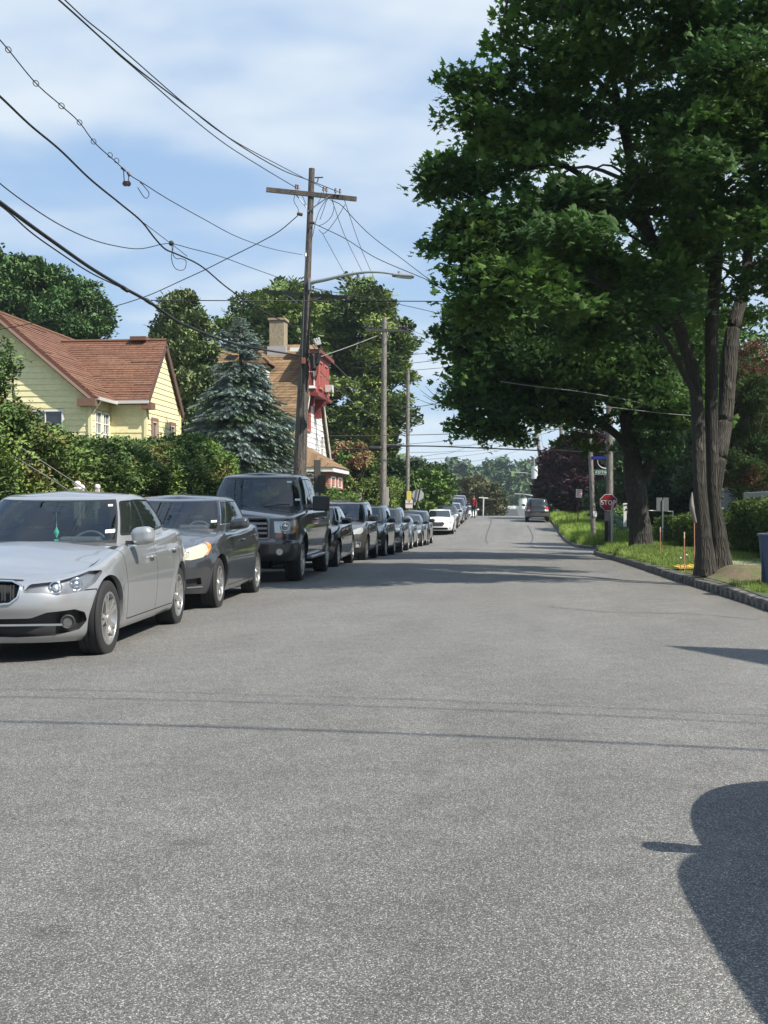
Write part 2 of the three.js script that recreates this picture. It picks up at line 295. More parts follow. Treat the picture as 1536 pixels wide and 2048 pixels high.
// a road climbing the next hill, its darker patch and the white barrier along its crest
{
  const sheetMesh = (name, r0, r1, s0, s1, lift, m, skew = 0) => { const T = sheet(range(0, 1, .25), range(s0, s1, 6), (u, s) => 0); const f = (u, s) => mix(r0, r1, u) + skew * (s - s0); const t2 = T.map(t => t.map(v => { const r = f(v[6], v[7]), s = v[7]; return [r, groundY(clamp(r, -40, 40), s) + lift, -s, 0, 1, 0, r, s]; })); return struct(name, geoOf(t2), m); };
  sheetMesh('far_road', -10.5, 13, 215, 331, .06, mat([.085, .087, .08], .95));
  sheetMesh('road_patch', -.6, 2.0, 222, 318, .11, mat([.03, .033, .036], .95));
}
// ---------- building helpers ----------
const glassWin = phys([.02, .025, .03], .05, { clearcoat: 1, clearcoatRoughness: .02, specularIntensity: 1 });
const whitePaint = mat([.72, .72, .69], .55);
// wall in the vertical plane through O along unit U (horizontal); poly = [[u, y], ...] convex; holes = [[u0, u1, y0, y1], ...]
function spanAt(poly, y) { let a = 1e9, b = -1e9; const n = poly.length; for (let i = 0; i < n; i++) { const [u0, y0] = poly[i], [u1, y1] = poly[(i + 1) % n]; if ((y0 <= y && y1 >= y) || (y1 <= y && y0 >= y)) { const u = Math.abs(y1 - y0) < 1e-9 ? u0 : u0 + (u1 - u0) * (y - y0) / (y1 - y0); a = Math.min(a, u); b = Math.max(b, u); if (Math.abs(y1 - y0) < 1e-9) { a = Math.min(a, u1); b = Math.max(b, u1); } } } return b >= a ? [a, b] : null; }
function prism8(c) { const P = [], q = (a, b, d, e) => { for (const k of [a, b, d, a, d, e]) P.push(c[k].x, c[k].y, c[k].z); }; q(4, 5, 6, 7); q(0, 3, 2, 1); q(0, 1, 5, 4); q(3, 7, 6, 2); q(0, 4, 7, 3); q(1, 2, 6, 5); const g = new THREE.BufferGeometry(); g.setAttribute('position', new THREE.Float32BufferAttribute(P, 3)); g.computeVertexNormals(); const U = []; for (let i = 0; i < P.length; i += 3) U.push(P[i] * .8 + P[i + 2] * .8, P[i + 1]); g.setAttribute('uv', new THREE.Float32BufferAttribute(U, 2)); return g; }
function clapWall(house, O, U, N, poly, holes, mats, exp, y0, name = 'wall', limit = 300) {
  const at3 = (u, y, n) => O.clone().addScaledVector(U, u).addScaledVector(N, n).setY(y);
  const ys = poly.map(p => p[1]), yMax = Math.max(...ys), yMin = Math.min(...ys);
  const w = part(name, slab(poly.map(([u, y]) => at3(u, y, -.12)), .10, N), mats[0], house);
  let k = 0; const R = rng(Math.round(O.x * 31 + O.z * 7) + 11);
  for (let y = y0 ?? yMin; y < yMax - .02; y += exp) {
    const yb = Math.max(y, yMin + .001), yt = Math.min(y + exp + .015, yMax - .004), s0 = spanAt(poly, yb), s1 = spanAt(poly, yt); if (!s0 || !s1) continue;
    let parts = [[s0[0], s0[1], s1[0], s1[1]]];
    for (const [a, b, c, d] of holes) if (d > yb && c < yt) parts = parts.flatMap(([p, q, r, t]) => { const o = []; if (a > p + .03) o.push([p, Math.min(a, q), r, Math.min(a, t)]); if (b < q - .03) o.push([Math.max(b, p), q, Math.max(b, r), t]); return a >= q || b <= p ? [[p, q, r, t]] : o; });
    for (const [p, q, r, t] of parts) {
      const c = [at3(p, yb, -.02), at3(q, yb, -.02), at3(t, yt, -.02), at3(r, yt, -.02), at3(p, yb, .03), at3(q, yb, .03), at3(t, yt, .008), at3(r, yt, .008)];
      part('clapboard', prism8(c), mats[Math.floor(R() * mats.length)], w);
    }
  }
  return w;
}
function windowIn(house, O, U, N, u0, u1, y0, y1, o = {}) {
  const at3 = (u, y, n) => O.clone().addScaledVector(U, u).addScaledVector(N, n).setY(y), f = o.frame || whitePaint, t = o.t || .07;
  const bar = (a, b, c, d, n0 = -.06, n1 = .05) => prism8([at3(a, c, n0), at3(b, c, n0), at3(b, d, n0), at3(a, d, n0), at3(a, c, n1), at3(b, c, n1), at3(b, d, n1), at3(a, d, n1)]);
  const g = [bar(u0, u0 + t, y0, y1), bar(u1 - t, u1, y0, y1), bar(u0 + t, u1 - t, y1 - t, y1), bar(u0 + t, u1 - t, y0, y0 + t)];
  const cols = o.cols || 1, rows = o.rows || 2, m = o.m || .03;
  for (let i = 1; i < cols; i++) { const u = mix(u0 + t, u1 - t, i / cols); g.push(bar(u - m / 2, u + m / 2, y0 + t, y1 - t, -.04, .02)); }
  for (let i = 1; i < rows; i++) { const y = mix(y0 + t, y1 - t, i / rows), h = i * 2 === rows ? m * 1.5 : m; g.push(bar(u0 + t, u1 - t, y - h / 2, y + h / 2, -.042, .024)); }
  const w = part('window', join(g), f, house);
  part('pane', bar(u0 + t, u1 - t, y0 + t, y1 - t, -.03, -.012), o.glass || glassWin, w);
  if (o.sill !== false) part('sill', bar(u0 - .05, u1 + .05, y0 - .06, y0 - .002, -.02, .09), o.sillMat || f, w);
  if (o.trim) part('trim', [bar(u0 - .12, u0 - .002, y0 - .05, y1 + .12, -.02, .06), bar(u1 + .002, u1 + .12, y0 - .05, y1 + .12, -.02, .06), bar(u0, u1, y1 + .002, y1 + .12, -.02, .06)], o.trim, w);
  return w;
}
// shingled roof plane: A,B along the eave, D,Cc along the ridge
function shingles(house, A, B, Cc, D, mats, exp, wid, under, opt = {}) {
  const N = B.clone().sub(A).cross(D.clone().sub(A)).normalize(); if (N.y < 0) N.negate();
  const rf = part('roof', slab([A, B, Cc, D].map(p => p.clone().addScaledVector(N, -.14)), .12, N), under, house);
  const len = D.clone().sub(A).length(), n = Math.round(len / exp), R = rng(Math.round(A.x * 13 + A.z * 5) + 3), stuff = mats.map(() => []);
  const P = (u, v, h) => { const e = A.clone().lerp(B, u), t = D.clone().lerp(Cc, u); return e.lerp(t, v).addScaledVector(N, h); };
  for (let i = 0; i < n; i++) {
    const v0 = i / n - (i ? 0 : .012), v1 = Math.min(1, (i + 1.25) / n), L = P(0, v0, 0).distanceTo(P(1, v0, 0)), k = opt.course ? 1 : Math.max(1, Math.round(L / wid)), off = R() * .8;
    for (let j = 0; j < k + (opt.course ? 0 : 1); j++) {
      const u0 = opt.course ? 0 : Math.max(0, (j - off) / k), u1 = opt.course ? 1 : Math.min(1, (j + 1 - off) / k); if (u1 - u0 < .01) continue;
      const g = 0.004 / L, j1 = (R() - .5) * .006, h0 = .016 + .012 * R() + (R() < .04 ? .02 : 0);
      const geo = prism8([P(u0 + g, v0, -.02), P(u1 - g, v0, -.02), P(u1 - g, v1, -.02), P(u0 + g, v1, -.02), P(u0 + g, v0 + j1, h0), P(u1 - g, v0 + j1, h0), P(u1 - g, v1, .002), P(u0 + g, v1, .002)]);
      part(opt.course ? 'shingle_course' : 'shingle', geo, mats[Math.floor(R() * mats.length)], rf);
    }
  }
  return rf;
}
const UZ = V(0, 0, -1), UX = V(1, 0, 0), NX = V(1, 0, 0), NZ = V(0, 0, 1);
const speck = (c, amt = .25, f = 6) => tex(128, 128, (i, j) => { const k = 1 + amt * (pn(i / f, j / f, Math.round(128 / f), 3) - .5) * 1.4 + amt * (h3(i, j, 5) - .5) * .8; return c.map(x => x * k); });
// ---------- yellow clapboard house ----------
{
  const H = thing('yellow_house', 'pale yellow clapboard house with a rust red shingle roof behind the hedge', 'house', [-16, 0, -42]);
  H.position.set(0, 0, 0);
  const yel = [[.72, .66, .39], [.69, .63, .37], [.74, .68, .41], [.705, .645, .385]].map(c => mat([1, 1, 1], .7, { map: speck(c, .10, 8) }));
  const brown = mat([.10, .055, .04], .7), rustT = [[.155, .074, .044], [.142, .067, .041], [.168, .083, .050], [.150, .072, .045], [.132, .061, .039]].map(c => mat([1, 1, 1], .92, { map: speck(c, .5, 4) })), under = mat([.12, .05, .035], .9);
  const gB = .4, eave = 5.08, apex = 7.75, rW = -14.0, rRi = -17.1, rL = -20.2, s0 = 40.8, s1 = 51.5;
  const O1 = V(rL, 0, -s0), W = rW - rL;
  clapWall(H, O1, UX, NZ, [[0, gB], [W, gB], [W, eave + .05], [W / 2, apex - .18], [0, eave + .05]], [[4.0, 5.3, 3.0, 4.55], [.8, 2.2, 3.0, 4.55]], yel, .2, gB);
  windowIn(H, O1, UX, NZ, 4.0, 5.3, 3.0, 4.55, { cols: 2, rows: 2 }); windowIn(H, O1, UX, NZ, .8, 2.2, 3.0, 4.55, { cols: 2, rows: 2 });
  // recessed side wall and the wing
  const O2 = V(rW, 0, -s0), sW = 42.9, sE = 47.4, rS = -12.72;
  const win2 = [[.42, 1.08, 3.02, 4.55], [1.22, 1.92, 3.02, 4.55]];
  clapWall(H, O2, UZ, NX, [[0, gB], [2.1, gB], [2.1, eave], [0, eave]], win2, yel, .2, gB); for (const [a, b, c, d] of win2) windowIn(H, O2, UZ, NX, a, b, c, d, { cols: 2, rows: 4, t: .06 });
  clapWall(H, V(rW, 0, -sW), UX, NZ, [[0, gB], [rS - rW, gB], [rS - rW, eave], [0, eave]], [], yel, .29, gB);
  const O4 = V(rS, 0, -sW), win4 = [[.75, 1.35, 2.7, 4.35], [3.2, 3.75, 2.7, 4.35]];
  clapWall(H, O4, UZ, NX, [[0, gB], [4.5, gB], [4.5, eave], [2.25, 7.3], [0, eave]], win4, yel, .2, gB);
  for (const [a, b, c, d] of win4) windowIn(H, O4, UZ, NX, a, b, c, d, { cols: 1, rows: 2, t: .06, frame: mat([.5, .44, .36], .6), trim: mat([.22, .12, .09], .7) });
  [box(.12, eave - gB, .12, rW + .015, (eave + gB) / 2, -s0 + .015), box(.1, eave - gB, .1, rS + .02, (eave + gB) / 2, -sW + .02), box(.1, eave - gB, .1, rS + .02, (eave + gB) / 2, -sE - .02)].forEach(g => part('corner_board', g, yel[2], H));
  [box(.1, eave - gB, 4, rL, (eave + gB) / 2, -s0 - 5), box(W, eave - gB, .1, (rL + rW) / 2, (eave + gB) / 2, -s1), box(1.2, eave - gB, .1, -13.36, (eave + gB) / 2, -sE), box(.1, eave - gB, 4, rW, (eave + gB) / 2, -sE - 2)].forEach(g => part('far_wall', g, yel[0], H));
  // roofs: main right and left slopes, wing slopes
  const sl = (apex - eave) / (rW - rRi), ex = .28, eR = rW + ex, yE = eave - sl * ex + .12, yA = apex + .06;
  shingles(H, V(eR, yE, -(s0 - .3)), V(eR, yE, -(s1 + .3)), V(rRi, yA, -(s1 + .3)), V(rRi, yA, -(s0 - .3)), rustT, .165, 1.35, under);
  part('roof', slab([V(rL - ex, yE, -(s1 + .3)), V(rL - ex, yE, -(s0 - .3)), V(rRi, yA, -(s0 - .3)), V(rRi, yA, -(s1 + .3))], .1, V(0, -1, 0)), rustT[0], H);
  const yW = 7.40, wsl = (yW - eave) / 2.25, x1 = rS + .14, eS = sW - .22, eE = sE + .22, yw = eave - wsl * .22 + .1, sm2 = (sW + sE) / 2;
  const yi = y => eR - (y - yE) / sl - .05;                                    // where the main slope stands at height y
  shingles(H, V(yi(yw), yw, -eS), V(x1, yw, -eS), V(x1, yW, -sm2), V(yi(yW), yW, -sm2), rustT, .165, 1.2, under);
  part('roof', slab([V(x1, yw, -eE), V(yi(yw), yw, -eE), V(yi(yW), yW, -sm2), V(x1, yW, -sm2)], .1, V(0, -1, 0)), rustT[1], H);
  part('ridge_cap', [tube([V(yi(yW), yW + .03, -sm2), V(x1, yW + .03, -sm2)], .06, 2, 6), tube([V(rRi, yA + .02, -(s0 - .3)), V(rRi, yA + .02, -(s1 + .3))], .06, 2, 6)], rustT[0], H);
  // rake boards, soffit returns, gutter with its elbow
  const rake = (a, b, t, out) => { const d = b.clone().sub(a), L = d.length(), g = new THREE.BoxGeometry(.05, .24, L); g.translate(0, 0, L / 2); const q = new THREE.Quaternion().setFromUnitVectors(V(0, 0, 1), d.normalize()); g.applyQuaternion(q); g.translate(a.x, a.y - .16, a.z); return g; };
  part('rake_board', [rake(V(eR, yE, -(s0 - .27)), V(rRi, yA, -(s0 - .27))), rake(V(rL - ex, yE, -(s0 - .27)), V(rRi, yA, -(s0 - .27)))], brown, H);
  part('rake_board', [rake(V(x1 - .02, yw, -eS), V(x1 - .02, yW, -sm2)), rake(V(x1 - .02, yw, -eE), V(x1 - .02, yW, -sm2))], brown, H);
  part('eave_return', [box(.62, .26, .32, eR - .3, yE - .19, -(s0 - .2)), box(.34, .22, .55, x1 - .02, yw - .15, -(eS + .2))], mat([.16, .085, .06], .7), H);
  const gut = mat([.62, .63, .62], .35, { metalness: .3 });
  part('gutter', [box(.11, .10, 2.3, eR + .05, yE - .06, -(s0 + 1.0)), box(1.35, .10, .11, -13.2, yw - .02, -(eS - .05))], gut, H);
  part('downpipe', tube([V(eR + .05, yE - .12, -(s0 + .1)), V(eR, yE - .3, -(s0 + .1)), V(rW + .08, yE - .45, -(s0 + .1)), V(rW + .08, 1.2, -(s0 + .1))], .04, 12, 6), gut, H);
  part('chimney_cap', box(.6, .14, .5, -13.6, yW + .08, -sm2), rustT[1], H);
}
// ---------- tall brown shingled house with red bay ----------
{
  const H = thing('brown_roofed_house', 'tall house with a steep brown shingle roof, red bay window and white gable', 'house');
  const rS = -9.55, rL = -16, sA = 55.9, sB = 65.2, sm2 = 60.5, yE = 3.95, yA = 9.2, gB = -.3;
  const white = [[.70, .70, .67], [.66, .66, .63], [.72, .72, .70]].map(c => mat(c, .6)), red = mat([.27, .045, .038], .6), redD = mat([.19, .03, .026], .6), salmon = mat([.40, .15, .12], .6);
  const brick = mat([1, 1, 1], .9, { map: tex(256, 256, (i, j) => { const row = Math.floor(j / 16), off = (row & 1) * 16, ii = (i + off) % 32, jj = j % 16, b = h3(Math.floor((i + off) / 32) % 8, row, 2); const mo = ii < 2 || jj < 2; const k = .7 + .6 * b + .2 * (h3(i, j, 4) - .5); return mo ? [.30, .24, .20] : [.27 * k, .085 * k, .055 * k]; }), bumpMap: tex(256, 256, (i, j) => { const row = Math.floor(j / 16), ii = (i + (row & 1) * 16) % 32; return ii < 2 || j % 16 < 2 ? 0 : 1; }, false), bumpScale: .008 });
  brick.map.repeat.set(.9, .9); brick.bumpMap.repeat.set(.9, .9);
  const tabs = (c, sd) => mat([1, 1, 1], .95, { map: tex(256, 64, (i, j) => { const t = Math.floor(i / 16), k = .72 + .5 * h3(t, sd, 2) + .3 * (h3(i, j, sd) - .5); return i % 16 < 1 ? c.map(x => x * .5) : c.map(x => x * k); }) });
  const bro = [tabs([.19, .122, .066], 1), tabs([.155, .10, .054], 2), tabs([.215, .14, .077], 3)]; bro.forEach(m => m.map.repeat.set(.45, .9));
  const under = mat([.035, .022, .014], .9);
  // street gable wall
  clapWall(H, V(rS, 0, -sA), UZ, NX, [[0, 2.8], [sB - sA, 2.8], [sB - sA, yE], [sm2 - sA, yA - .25], [0, yE]], [[2.3, 3.6, 4.9, 6.5], [7.0, 7.9, 3.6, 4.9]], white, .26, 2.8);
  windowIn(H, V(rS, 0, -sA), UZ, NX, 2.3, 3.6, 4.9, 6.5, { frame: salmon, cols: 2, rows: 2, trim: red }); windowIn(H, V(rS, 0, -sA), UZ, NX, 7.0, 7.9, 3.6, 4.9, { rows: 2 });
  part('brick_wall', [box(.3, 3.2, sB - sA, rS - .15, 1.25, -(sA + sB) / 2), box(rS - rL, 4.6, .3, (rS + rL) / 2, 1.7, -(sA + .17)), box(rS - rL, 4.2, .3, (rS + rL) / 2, 1.7, -(sB - .17)), box(.3, 4.2, sB - sA - 1, rL, 1.6, -(sA + sB) / 2)], brick, H);
  shingles(H, V(rL - .3, yE - .25, -(sA - .3)), V(rS + .22, yE - .25, -(sA - .3)), V(rS + .22, yA, -sm2), V(rL - .3, yA, -sm2), bro, .19, 1, under, { course: true });
  part('roof', slab([V(rS + .22, yE - .25, -(sB + .3)), V(rL - .3, yE - .25, -(sB + .3)), V(rL - .3, yA, -sm2), V(rS + .22, yA, -sm2)], .12, V(0, -1, 0)), bro[0], H);
  part('gable_trim', [[sA - .3, yE - .25], [sB + .3, yE - .25]].map(([s, y]) => { const a = V(rS + .2, y, -s), b = V(rS + .2, yA, -sm2), d = b.clone().sub(a), L = d.length(), g = new THREE.BoxGeometry(.05, .13, L); g.translate(0, 0, L / 2); g.applyQuaternion(new THREE.Quaternion().setFromUnitVectors(V(0, 0, 1), d.normalize())); g.translate(a.x, a.y - .2, a.z); return g; }), whitePaint, H);
  // chimney
  const ch = part('chimney', rbox(.74, 1.8, .95, .02, -11.25, yA + .25, -sm2), mat([1, 1, 1], .95, { map: speck([.26, .22, .15], .4, 5) }), H); part('chimney_cap', box(.86, .10, 1.08, -11.25, yA + 1.2, -sm2), mat([.32, .24, .17], .9), ch); part('flashing', box(.92, .5, 1.06, -11.25, yA - .38, -sm2), mat([.33, .33, .34], .6), ch);
  part('roof_vent', box(.45, .2, .3, -10.3, yA - .35, -(sm2 - .75)), whitePaint, H); part('roof_vent', box(.45, .2, .3, -13.2, yA - .35, -(sm2 - .75)), whitePaint, H); part('roof_vent', box(.5, .16, .3, -10.95, 5.72, -(sm2 - 3.75)), whitePaint, H);
  part('skylight', [box(.7, .1, .8, -10.6, 4.95, -(sm2 - 4.7), -.82)], glassWin, H);
  // dormer on the camera side
  const dz = -(sm2 - 1.55), dx = -12.05, d = part('dormer', [box(1.25, 1.0, 1.6, dx, 7.5, dz + .1)], white[1], H); part('dormer_trim', [box(.1, 1.0, .08, dx + .6, 7.5, dz + .95), box(.1, 1.0, .08, dx - .6, 7.5, dz + .95), box(1.5, .1, .2, dx, 8.03, dz + .95)], red, d);
  part('dormer_roof', [slab([V(dx - .85, 8.0, dz + 1.1), V(dx, 8.75, dz + .9), V(dx, 8.75, dz - 1.2), V(dx - .85, 8.0, dz - 1.2)], .08, V(0, 1, 0)), slab([V(dx + .85, 8.0, dz + 1.1), V(dx, 8.75, dz + .9), V(dx, 8.75, dz - 1.2), V(dx + .85, 8.0, dz - 1.2)], .08, V(0, 1, 0)), slab([V(dx - .8, 8.02, dz + 1.02), V(dx + .8, 8.02, dz + 1.02), V(dx, 8.73, dz + .88)], .04, V(0, 0, 1))], bro[1], d);
  windowIn(H, V(dx - .5, 0, dz + .92), UX, NZ, 0, 1.0, 7.15, 7.95, { rows: 1 });
  // red bay under a little hip roof
  const b0 = 58.3, b1 = 62.7, bo = rS + .5, y0 = 6.55, y1 = 8.55, bay = part('bay', [box(.5, y1 - y0, b1 - b0, rS + .25, (y0 + y1) / 2, -(b0 + b1) / 2)], red, H);
  part('bay_cornice', [box(.8, .16, b1 - b0 + .3, rS + .33, y1 + .05, -(b0 + b1) / 2), box(.64, .14, b1 - b0 + .2, rS + .29, y0 + .02, -(b0 + b1) / 2)], redD, bay);
  part('bay_bracket', [box(.3, .9, .25, rS + .2, y0 - .5, -(b0 + 2.6)), box(.5, .3, .3, rS + .3, y0 - .2, -(b0 + 2.6)), box(.3, .5, .25, rS + .2, y0 - .25, -(b0 + .5))], redD, bay);
  { const e = [V(bo + .22, y1 + .12, -(b0 - .2)), V(bo + .22, y1 + .12, -(b1 + .2)), V(rS - .2, y1 + .12, -(b1 + .2)), V(rS - .2, y1 + .12, -(b0 - .2))], t0 = V(rS - .5, yA + .06, -(sm2 - .12)), t1 = V(rS - .5, yA + .06, -(sm2 + .12)); const P = []; const tri = (a, b2, c) => P.push(...[a, b2, c].flatMap(p => [p.x, p.y, p.z])); tri(e[0], e[1], t1); tri(e[0], t1, t0); tri(e[1], e[2], t1); tri(e[3], e[0], t0); tri(e[0], e[2], e[1]); tri(e[0], e[3], e[2]); const g = new THREE.BufferGeometry(); g.setAttribute('position', new THREE.Float32BufferAttribute(P, 3)); g.computeVertexNormals(); g.setAttribute('uv', new THREE.Float32BufferAttribute(P.filter((_, i) => i % 3 !== 1), 2)); part('bay_roof', g, bro[2], H); }
  windowIn(H, V(rS + .04, 0, -b0), UX, NZ, .02, .42, y0 + .35, y1 - .2, { rows: 2 }); windowIn(H, V(bo, 0, -b0), UZ, NX, .8, 1.9, y0 + .4, y1 - .3, { frame: salmon, rows: 2 }); windowIn(H, V(bo, 0, -b0), UZ, NX, 2.5, 3.6, y0 + .4, y1 - .3, { frame: salmon, rows: 2 });
  part('air_conditioner', box(.35, .35, .55, bo + .2, y0 + .55, -(b0 + 3.05)), mat([.5, .5, .48], .6), H);
  // brick porch with hip roof
  const p0 = 55.2, p1 = 60.2, po = rS + 1.55; const porch = part('porch', [box(1.5, 3.3, p1 - p0, rS + .8, 1.2, -(p0 + p1) / 2)], brick, H);
  part('porch_eave', [box(1.9, .2, p1 - p0 + .5, rS + .85, 2.93, -(p0 + p1) / 2)], whitePaint, porch);
  { const P = []; const tri = (a, b2, c) => P.push(...[a, b2, c].flatMap(p => [p.x, p.y, p.z])); const y = 3.04, e = [V(po + .3, y, -(p0 - .3)), V(po + .3, y, -(p1 + .3)), V(rS, y, -(p1 + .3)), V(rS, y, -(p0 - .3))], t0 = V(rS, 4.15, -(p0 + 1.6)), t1 = V(rS, 4.15, -(p1 - 1.6)); tri(e[0], e[1], t1); tri(e[0], t1, t0); tri(e[1], e[2], t1); tri(e[3], e[0], t0); const g = new THREE.BufferGeometry(); g.setAttribute('position', new THREE.Float32BufferAttribute(P, 3)); g.computeVertexNormals(); g.setAttribute('uv', new THREE.Float32BufferAttribute(P.filter((_, i) => i % 3 !== 1), 2)); part('porch_roof', g, bro[0], H); }
  windowIn(H, V(rS + .05, 0, -p0 + .0), UX, NZ, .35, 1.25, .9, 2.6, { rows: 3 }); windowIn(H, V(po, 0, -p0), UZ, NX, .6, 2.0, .9, 2.65, { rows: 4, cols: 1 }); windowIn(H, V(po, 0, -p0), UZ, NX, 2.9, 4.2, .9, 2.65, { rows: 4 });
  part('satellite_dish', [move(new THREE.SphereGeometry(.42, 20, 8, 0, Math.PI * 2, 0, .8), -10.35, 4.0, -(sA - .55), 2.0, .5, 0), tube([V(-10.35, 3.95, -(sA - .3)), V(-10.3, 4.05, -(sA - .6))], .03, 2, 5)], mat([.30, .33, .35], .5), H);
}
// ---------- low porch and white houses farther up the left side ----------
{
  const H = thing('brown_porch_house', 'small brown hip roofed building beyond the brick porch', 'house');
  const p = at(690, 945, 74), w = mat([.10, .06, .05], .8), rf = mat([1, 1, 1], .9, { map: speck([.22, .14, .08], .4, 4) });
  part('wall', box(3.4, 2.4, 5, p.x - .9, p.y - 1.2, p.z - 2.5), w, H);
  const r = part('roof', move(new THREE.ConeGeometry(3.6, 1.1, 4), p.x - .9, p.y + .55, p.z - 2.5, 0, Math.PI / 4, 0), rf, H);
  part('gutter', box(5.1, .1, .1, p.x - .9, p.y + .02, p.z + .03), whitePaint, r); for (let i = 0; i < 4; i++) part('baluster', box(.07, .8, .07, p.x - .1 + i * .35, p.y - 1.6, p.z + .06), mat([.5, .5, .48], .6), H);
  const H2 = thing('white_gable_house', 'white gabled house far up the left side behind the second pole', 'house');
  const q = at(748, 960, 92), wm = mat([.74, .74, .72], .6);
  part('wall', slab([V(q.x - 1.6, q.y - 2.5, q.z), V(q.x + 1.2, q.y - 2.5, q.z), V(q.x + 1.2, q.y + .6, q.z), V(q.x - .2, q.y + 2.1, q.z), V(q.x - 1.6, q.y + .6, q.z)], 6, V(0, 0, -1)), wm, H2);
  const rg = mat([.16, .15, .15], .9); for (const sg of [-1, 1]) part('roof', slab([V(q.x - .2, q.y + 2.2, q.z + .3), V(q.x - .2 + sg * 1.7, q.y + .45, q.z + .3), V(q.x - .2 + sg * 1.7, q.y + .45, q.z - 6.3), V(q.x - .2, q.y + 2.2, q.z - 6.3)], .1, V(0, 1, 0)), rg, H2);
  windowIn(H2, V(q.x - .7, 0, q.z), UX, NZ, 0, .9, q.y - .9, q.y + .3, { rows: 2 });
  const H3 = thing('tall_white_house', 'tall plain white house wall behind the big oak on the left', 'house'); const t = at(747, 930, 112);
  part('wall', box(3, 6.5, 6, t.x - .9, t.y - 1.3, t.z - 3), wm, H3); part('roof', slab([V(t.x - 2.5, t.y + 1.9, t.z + .2), V(t.x + .8, t.y + 1.9, t.z + .2), V(t.x + .8, t.y + 1.9, t.z - 6.2), V(t.x - 2.5, t.y + 1.9, t.z - 6.2)], .25, V(0, 1, 0)), rg, H3); windowIn(H3, V(t.x - 1.6, 0, t.z), UX, NZ, 0, .8, t.y - 1, t.y + .3, {});
  const H4 = thing('cream_house', 'cream coloured house wall glimpsed between the oak and the hedge', 'house'); const c = at(690, 920, 98);
  part('wall', box(4, 6, 6, c.x - 1, c.y - 1.5, c.z - 3), mat([.58, .52, .32], .7), H4); part('roof', slab([V(c.x - 3.2, c.y + 1.5, c.z + .2), V(c.x + 1.2, c.y + 1.5, c.z + .2), V(c.x + 1.2, c.y + 2.2, c.z - 3), V(c.x - 3.2, c.y + 2.2, c.z - 3)], .12, V(0, 1, 0)), rg, H4); windowIn(H4, V(c.x - .6, 0, c.z), UX, NZ, 0, .9, c.y - .6, c.y + .6, {});
}
// ---------- right side: grey house behind the trees, white carport, white block at the far crest ----------
{
  const H = thing('grey_house', 'pale blue grey sided house mostly hidden behind the right trees', 'house');
  const m = [[.34, .37, .40], [.31, .34, .37]].map(c => mat(c, .65)); const O = V(9.6, 0, -47);
  clapWall(H, O, UX, NZ, [[0, -.3], [9, -.3], [9, 5.4], [4.5, 8.4], [0, 5.4]], [[1.2, 2.4, 1.0, 2.6], [5.4, 6.6, 1.0, 2.6]], m, .3, -.3); windowIn(H, O, UX, NZ, 1.2, 2.4, 1.0, 2.6, { cols: 2 }); windowIn(H, O, UX, NZ, 5.4, 6.6, 1.0, 2.6, { cols: 2 });
  part('side_wall', box(.2, 5.6, 9.8, 9.62, 2.5, -52), m[0], H); const rf = mat([.13, .085, .07], .9); for (const sg of [0, 1]) part('roof', slab([V(14.1, 8.6, -46.5), V(sg ? 19.2 : 9.0, 5.2, -46.5), V(sg ? 19.2 : 9.0, 5.2, -57.5), V(14.1, 8.6, -57.5)], .14, V(0, 1, 0)), rf, H);
  const K = thing('white_carport', 'white edged flat carport roof above the right hedge', 'carport'); const a = at(1552, 995, 30), b = V(a.x + 4.5, a.y, a.z);
  part('roof', rbox(4.5, .16, 4.2, .02, a.x + 2.25, a.y + .08, a.z - 2.1), mat([.42, .44, .45], .6), K); for (const [x, z] of [[.2, -.2], [4.2, -.2], [.2, -4], [4.2, -4]]) part('post', cyl(.04, .04, a.y + .1, 8, a.x + x, a.y / 2 - .05, a.z + z), whitePaint, K);
  const B = thing('crest_barrier', 'long low white barrier along the top of the far road', 'barrier'); const y = groundY(0, 334); part('rail', box(26, .75, .4, 3, y + .45, -334), whitePaint, B); for (let i = 0; i < 6; i++) part('post', box(.35, 1.0, .5, -8 + i * 4.6, y + .4, -334), whitePaint, B);
  const T = thing('white_tank', 'short white cylinder standing on the crest barrier in the distance', 'tank'); const q = at(1046, 1010, 332); part('shell', [cyl(1.0, 1.0, 2.6, 20, q.x, q.y + .3, q.z)], whitePaint, T); part('lid', [cyl(1.05, 1.02, .2, 20, q.x, q.y + 1.7, q.z)], mat([.5, .5, .5], .6), T);
  const R = thing('added_shadow_house', 'unseen brick house added off to the right, its steep corner roof shaped to shade the road edge', 'house'), bw = mat([.27, .12, .09], .9), rw = mat([.10, .09, .09], .9), ax = 8.7, as = 8.2;  // unseen house, added so its roof throws a wedge of shadow on the road
  part('shadow_tower', box(3.8, 4.4, 3.2, ax, 1.8, -as), bw, R); const cone = new THREE.ConeGeometry(Math.SQRT1_2, 1, 4); cone.rotateY(Math.PI / 4); cone.scale(4.0, 5, 3.4); part('shadow_tower_roof', move(cone, ax, 6.5, -as), rw, R);  // pyramid proportions chosen for the outline of that shadow
  part('wall', box(8, 4.2, 8, 15.2, 1.7, -7), bw, R); for (const sg of [0, 1]) part('roof', slab([V(15.2, 5.6, -11.3), V(sg ? 19.6 : 10.8, 3.7, -11.3), V(sg ? 19.6 : 10.8, 3.7, -2.7), V(15.2, 5.6, -2.7)], .14, V(0, 1, 0)), rw, R);
}
